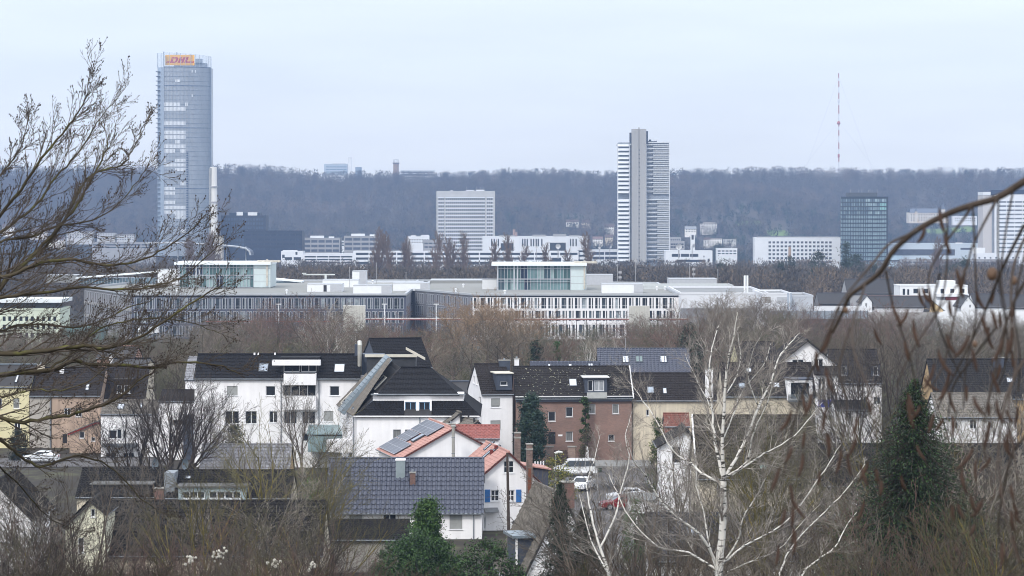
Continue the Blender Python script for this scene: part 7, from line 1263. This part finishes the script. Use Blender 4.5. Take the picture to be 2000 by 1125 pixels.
# big tree reaching in from the left
def left_tree():
    Y = 38; rg_ = np.random.default_rng(21); p0 = P(-420,0,Y); b = np.array((p0.x,Y,G(p0.x,Y)-.3)); out = [[],[[] for _ in range(3)]]
    S = [(7,.5,.5,.045,.03,9),(4,.42,.5,.06,.03,6),(2,.5,.5,.08,.03,3)]
    out[0].append(([np.array((0,0,0.)),np.array((.05,0,1.6)),np.array((.0,.1,3.2)),np.array((-.1,.1,5.2)),np.array((-.2,0,8.)),np.array((-.3,0,11.))],np.array((.34,.3,.27,.22,.14,.05))))
    tk = lambda z: tuple(((b[0]+0)/Y*F+1000, HOR+(EYE-(b[2]+z))/Y*F))
    LM = [ # points, start height on trunk, r0, r1, number, length, dY
     ([(-60,748),(30,729),(100,722),(140,705),(185,712),(250,714),(300,718),(345,708),(420,712),(470,728)],2.2,.075,.010,22,.75,1),
     ([(-60,700),(20,690),(90,684),(165,674),(200,680),(250,668),(290,648),(345,610),(395,580),(440,552)],2.9,.07,.009,24,.8,-1),
     ([(-50,820),(30,824),(90,818),(150,806),(200,790),(240,772),(270,745),(300,728)],1.5,.06,.012,18,.7,0),
     ([(-50,850),(10,866),(40,892),(80,912),(125,896),(170,892),(225,920),(270,968),(310,1000)],1.1,.05,.008,18,.6,2),
     ([(-60,640),(0,560),(30,530),(62,500),(110,450),(150,400),(180,350),(205,300),(212,262)],3.8,.075,.008,28,.8,1),
     ([(-60,520),(-10,440),(40,370),(80,310),(120,262),(150,225),(170,180),(176,135)],4.6,.055,.005,26,.6,-1),
     ([(-40,590),(40,520),(90,480),(130,420),(170,350),(210,330),(238,322),(258,296),(276,255),(292,225)],4.0,.05,.005,24,.5,2),
     ([(-60,545),(20,538),(80,512),(150,508),(210,518),(262,512),(310,492),(360,458),(400,420)],3.9,.055,.007,26,.8,-2),
     ([(-50,600),(30,578),(90,572),(160,560),(230,566),(290,560),(340,548),(382,520),(440,470)],3.5,.05,.007,26,.8,0),
     ([(-60,470),(-20,380),(10,330),(35,300),(50,255),(58,225)],5.2,.04,.005,20,.55,1),
     ([(-40,660),(20,640),(80,632),(140,640),(200,626),(250,600),(290,590),(330,560)],3.1,.04,.006,22,.75,2),
     ([(-60,480),(20,440),(70,400),(110,345),(150,300),(190,240),(230,190)],4.9,.05,.006,26,.75,3),
     ([(-50,780),(20,772),(70,760),(120,762),(180,742),(230,690),(262,660)],2.0,.035,.006,18,.6,-2),
     ([(-50,500),(10,470),(60,462),(120,440),(180,430),(230,400),(270,350),(290,330)],4.3,.04,.006,24,.75,1),
     ([(-50,900),(20,930),(70,985),(110,1020),(180,1040)],.8,.03,.006,12,.5,3),
     ([(100,720),(140,690),(165,665),(200,640),(260,625),(320,622),(380,632),(430,650)],None,.03,.006,16,.6,1)]
    for pts, zt, r0, r1, n, l, dY in LM:
        pp = ([tk(zt-.25),(tk(zt)[0]+180,(tk(zt)[1]+pts[0][1])/2)] if zt else [])+pts
        limb(rg_, b, pp, Y, dY, r0*.66, r1*.8, out, S, n+10, l*.95, ang=.55, wob=.008, bias=(.1,0,.14), start=.2 if zt else .1)
    t = thing('bare_tree','large bare tree with mossy limbs spreading in from the left picture edge','tree',tuple(b)); mesh_np('trunk', *sweep(out[0]), mt('bark_moss',(82,74,58),.9,.3,3,rgb2=(92,92,50)), t)
    tw = sum(out[1],[]); mesh_np('crown', *sweep(tw), mt('twig_left',(76,68,60),.85,.3,2), t); m = MB(); r3 = random.Random(3)
    for pts, rad in out[1][1]+out[1][2]:
        if r3.random() < .3: m.ball(tuple(pts[-1]), r3.uniform(.005,.009), 4, 1.6)
    m.build('bud', mt('bud_dark',(52,42,38),.8,.2), t)
left_tree()
# catkin branch close to the lens, upper right to lower right
def near_branch():
    Y = 6.; rg_ = np.random.default_rng(5); b = np.array(P(2300,300,Y)); b[2] = EYE-1.9; b[0] = P(2450,0,Y).x; out = [[]]; rr = random.Random(9); cats = []; bud = MB(); br = mt('bark_near',(66,57,51),.85,.25,30)
    base_z = G(b[0],Y)-b[2]
    R_ = lambda pts, r0, r1, dY=0: out[0].append((smooth([np.array(P(a,c,Y+dY*i/(len(pts)-1)))-b for i,(a,c) in enumerate(pts)],5), np.interp(np.linspace(0,1,(len(pts)-1)*5+1),[0,1],[r0,r1])))
    out[0].append(([np.array((0,0,base_z-.2)),np.array((.02,0,.4)),np.array((-.05,0,1.2)),np.array((-.1,0,2.)),np.array((-.1,0,3.2))],np.array((.09,.07,.055,.04,.02))))
    R_([(2360,200),(2200,250),(2090,300),(2010,348),(1950,385),(1900,400),(1850,418),(1790,450),(1745,490),(1720,530),(1690,555),(1660,578),(1645,610),(1625,650)],.0095,.004,.4)
    for pts, r0 in (([(1900,400),(1880,430),(1850,470),(1820,520),(1812,560)],.005),([(1950,385),(1925,430),(1900,480),(1880,540),(1830,610)],.005),([(1790,450),(1770,460),(1735,478),(1700,520),(1650,580),(1612,640)],.006),([(2000,440),(1960,520),(1935,580),(1910,640),(1870,720),(1830,800)],.006),([(1690,555),(1665,640),(1672,700),(1700,770),(1712,850)],.004),([(2040,500),(1990,570),(1960,650),(1940,740),(1920,850),(1940,960)],.006),([(1835,535),(1825,600),(1850,680),(1880,740)],.004),([(2060,380),(2010,450),(1980,520),(1975,600),(1985,700),(1970,800),(1990,950)],.006),([(1730,530),(1745,600),(1775,690),(1790,760)],.004),([(1640,600),(1600,690),(1570,760),(1545,850),(1530,930)],.004),([(2050,640),(1990,720),(1960,800),(1950,900),(1965,1010),(1990,1100)],.006),([(1660,640),(1640,720),(1655,800),(1640,880)],.0035),([(2040,820),(1980,880),(1960,960),(1950,1040),(1975,1120)],.005),([(1880,540),(1860,640),(1840,720),(1800,780)],.004),([(1945,640),(1900,700),(1860,760),(1850,850)],.004)): R_(pts, r0*.62, .0014, rr.uniform(-.5,.7))
    for i in range(5):
        hx, hy = ((1950,385),(1900,402),(2010,348),(1850,420),(1980,366),(1925,394),(2040,335),(1830,429),(2080,305))[i]; q = [(hx,hy)]
        for k in range(4): q.append((q[-1][0]+rr.gauss(-10,22), q[-1][1]+rr.uniform(70,130)))
        R_(q, .0022, .0014, rr.uniform(.1,.5))
    def curl(px, py, L_, dr, Yc):
        a = rr.gauss(0,.16); p = [np.array(P(px,py,Yc))]; d = np.array((math.sin(a),rr.uniform(-.2,.2),-1.)); turn = dr*rr.uniform(.0,.14)
        for i in range(7): d = np.array((d[0]*math.cos(turn)-d[2]*math.sin(turn), d[1], d[0]*math.sin(turn)+d[2]*math.cos(turn))); p.append(p[-1]+d/np.linalg.norm(d)*L_/7)
        cats.append([tuple(q-b) for q in p])
    for (cx,cy,sx,sy,n) in ((1530,930,14,60,8),(1560,830,18,50,4),(1605,730,26,60,6),(1690,860,16,40,5),(1745,640,30,60,6),(1820,620,60,90,12),(1870,860,50,70,9),(1900,620,50,90,10),(1960,720,40,120,16),(1985,950,25,100,13),(1790,790,60,60,6),(1530,1040,12,26,2),(1640,870,26,60,5),(1915,985,40,80,7)):
        for i in range(n): curl(rr.gauss(cx,sx), rr.gauss(cy,sy), rr.uniform(.03,.062), rr.choice((-1,1)), Y+rr.uniform(-.8,.9))
    for i,q in enumerate(((1938,535),(1980,548),(1652,606),(1904,672))): p = np.array(P(*q,Y))-b; bud.ball(tuple(p), (.012,.008,.006,.006)[i], 8, 1.25)
    t = thing('hazel_branch','out of focus branch with dangling brown catkins close to the viewer, right side','branch',tuple(b)); mesh_np('branch', *sweep(out[0],6), br, t); cm_ = mt('catkin_brown',(66,50,42),.9,.3,40); rest = MB()
    for i, c in enumerate(cats): m = MB() if i < 100 else rest; m.tube(c, [.0015,.003,.0036,.004,.004,.0036,.0028,.0015], 6); (m.build('catkin', cm_, t, True) if i < 100 else 0)
    if rest.v: tag(rest.build('catkin', cm_, t, True), kind='stuff')
    bud.build('seed_pod', mt('pod_tan',(98,78,64),.7,.2,40), t, True)
near_branch()
# ---------------------------------------------------------------- haze
hz = MB().box(-3600,3600,-60,4750,-2,300); ho = hz.build('haze', [], None); me = ho.data
hm = bpy.data.materials.new('haze'); hm.use_nodes = True; n = hm.node_tree; n.nodes.remove(n.nodes['Principled BSDF']); pv = n.nodes.new('ShaderNodeVolumePrincipled')
pv.inputs['Color'].default_value = (.42,.60,.95,1); pv.inputs['Density'].default_value = HAZE; pv.inputs['Anisotropy'].default_value = .0
n.links.new(pv.outputs[0], n.nodes['Material Output'].inputs['Volume']); me.materials.append(hm)
tag(ho, 'pale blue haze filling the air over the valley', kind='stuff')
for o in list(bpy.data.objects):
    for k in ('_W','_H','_D'):
        if k in o: del o[k]
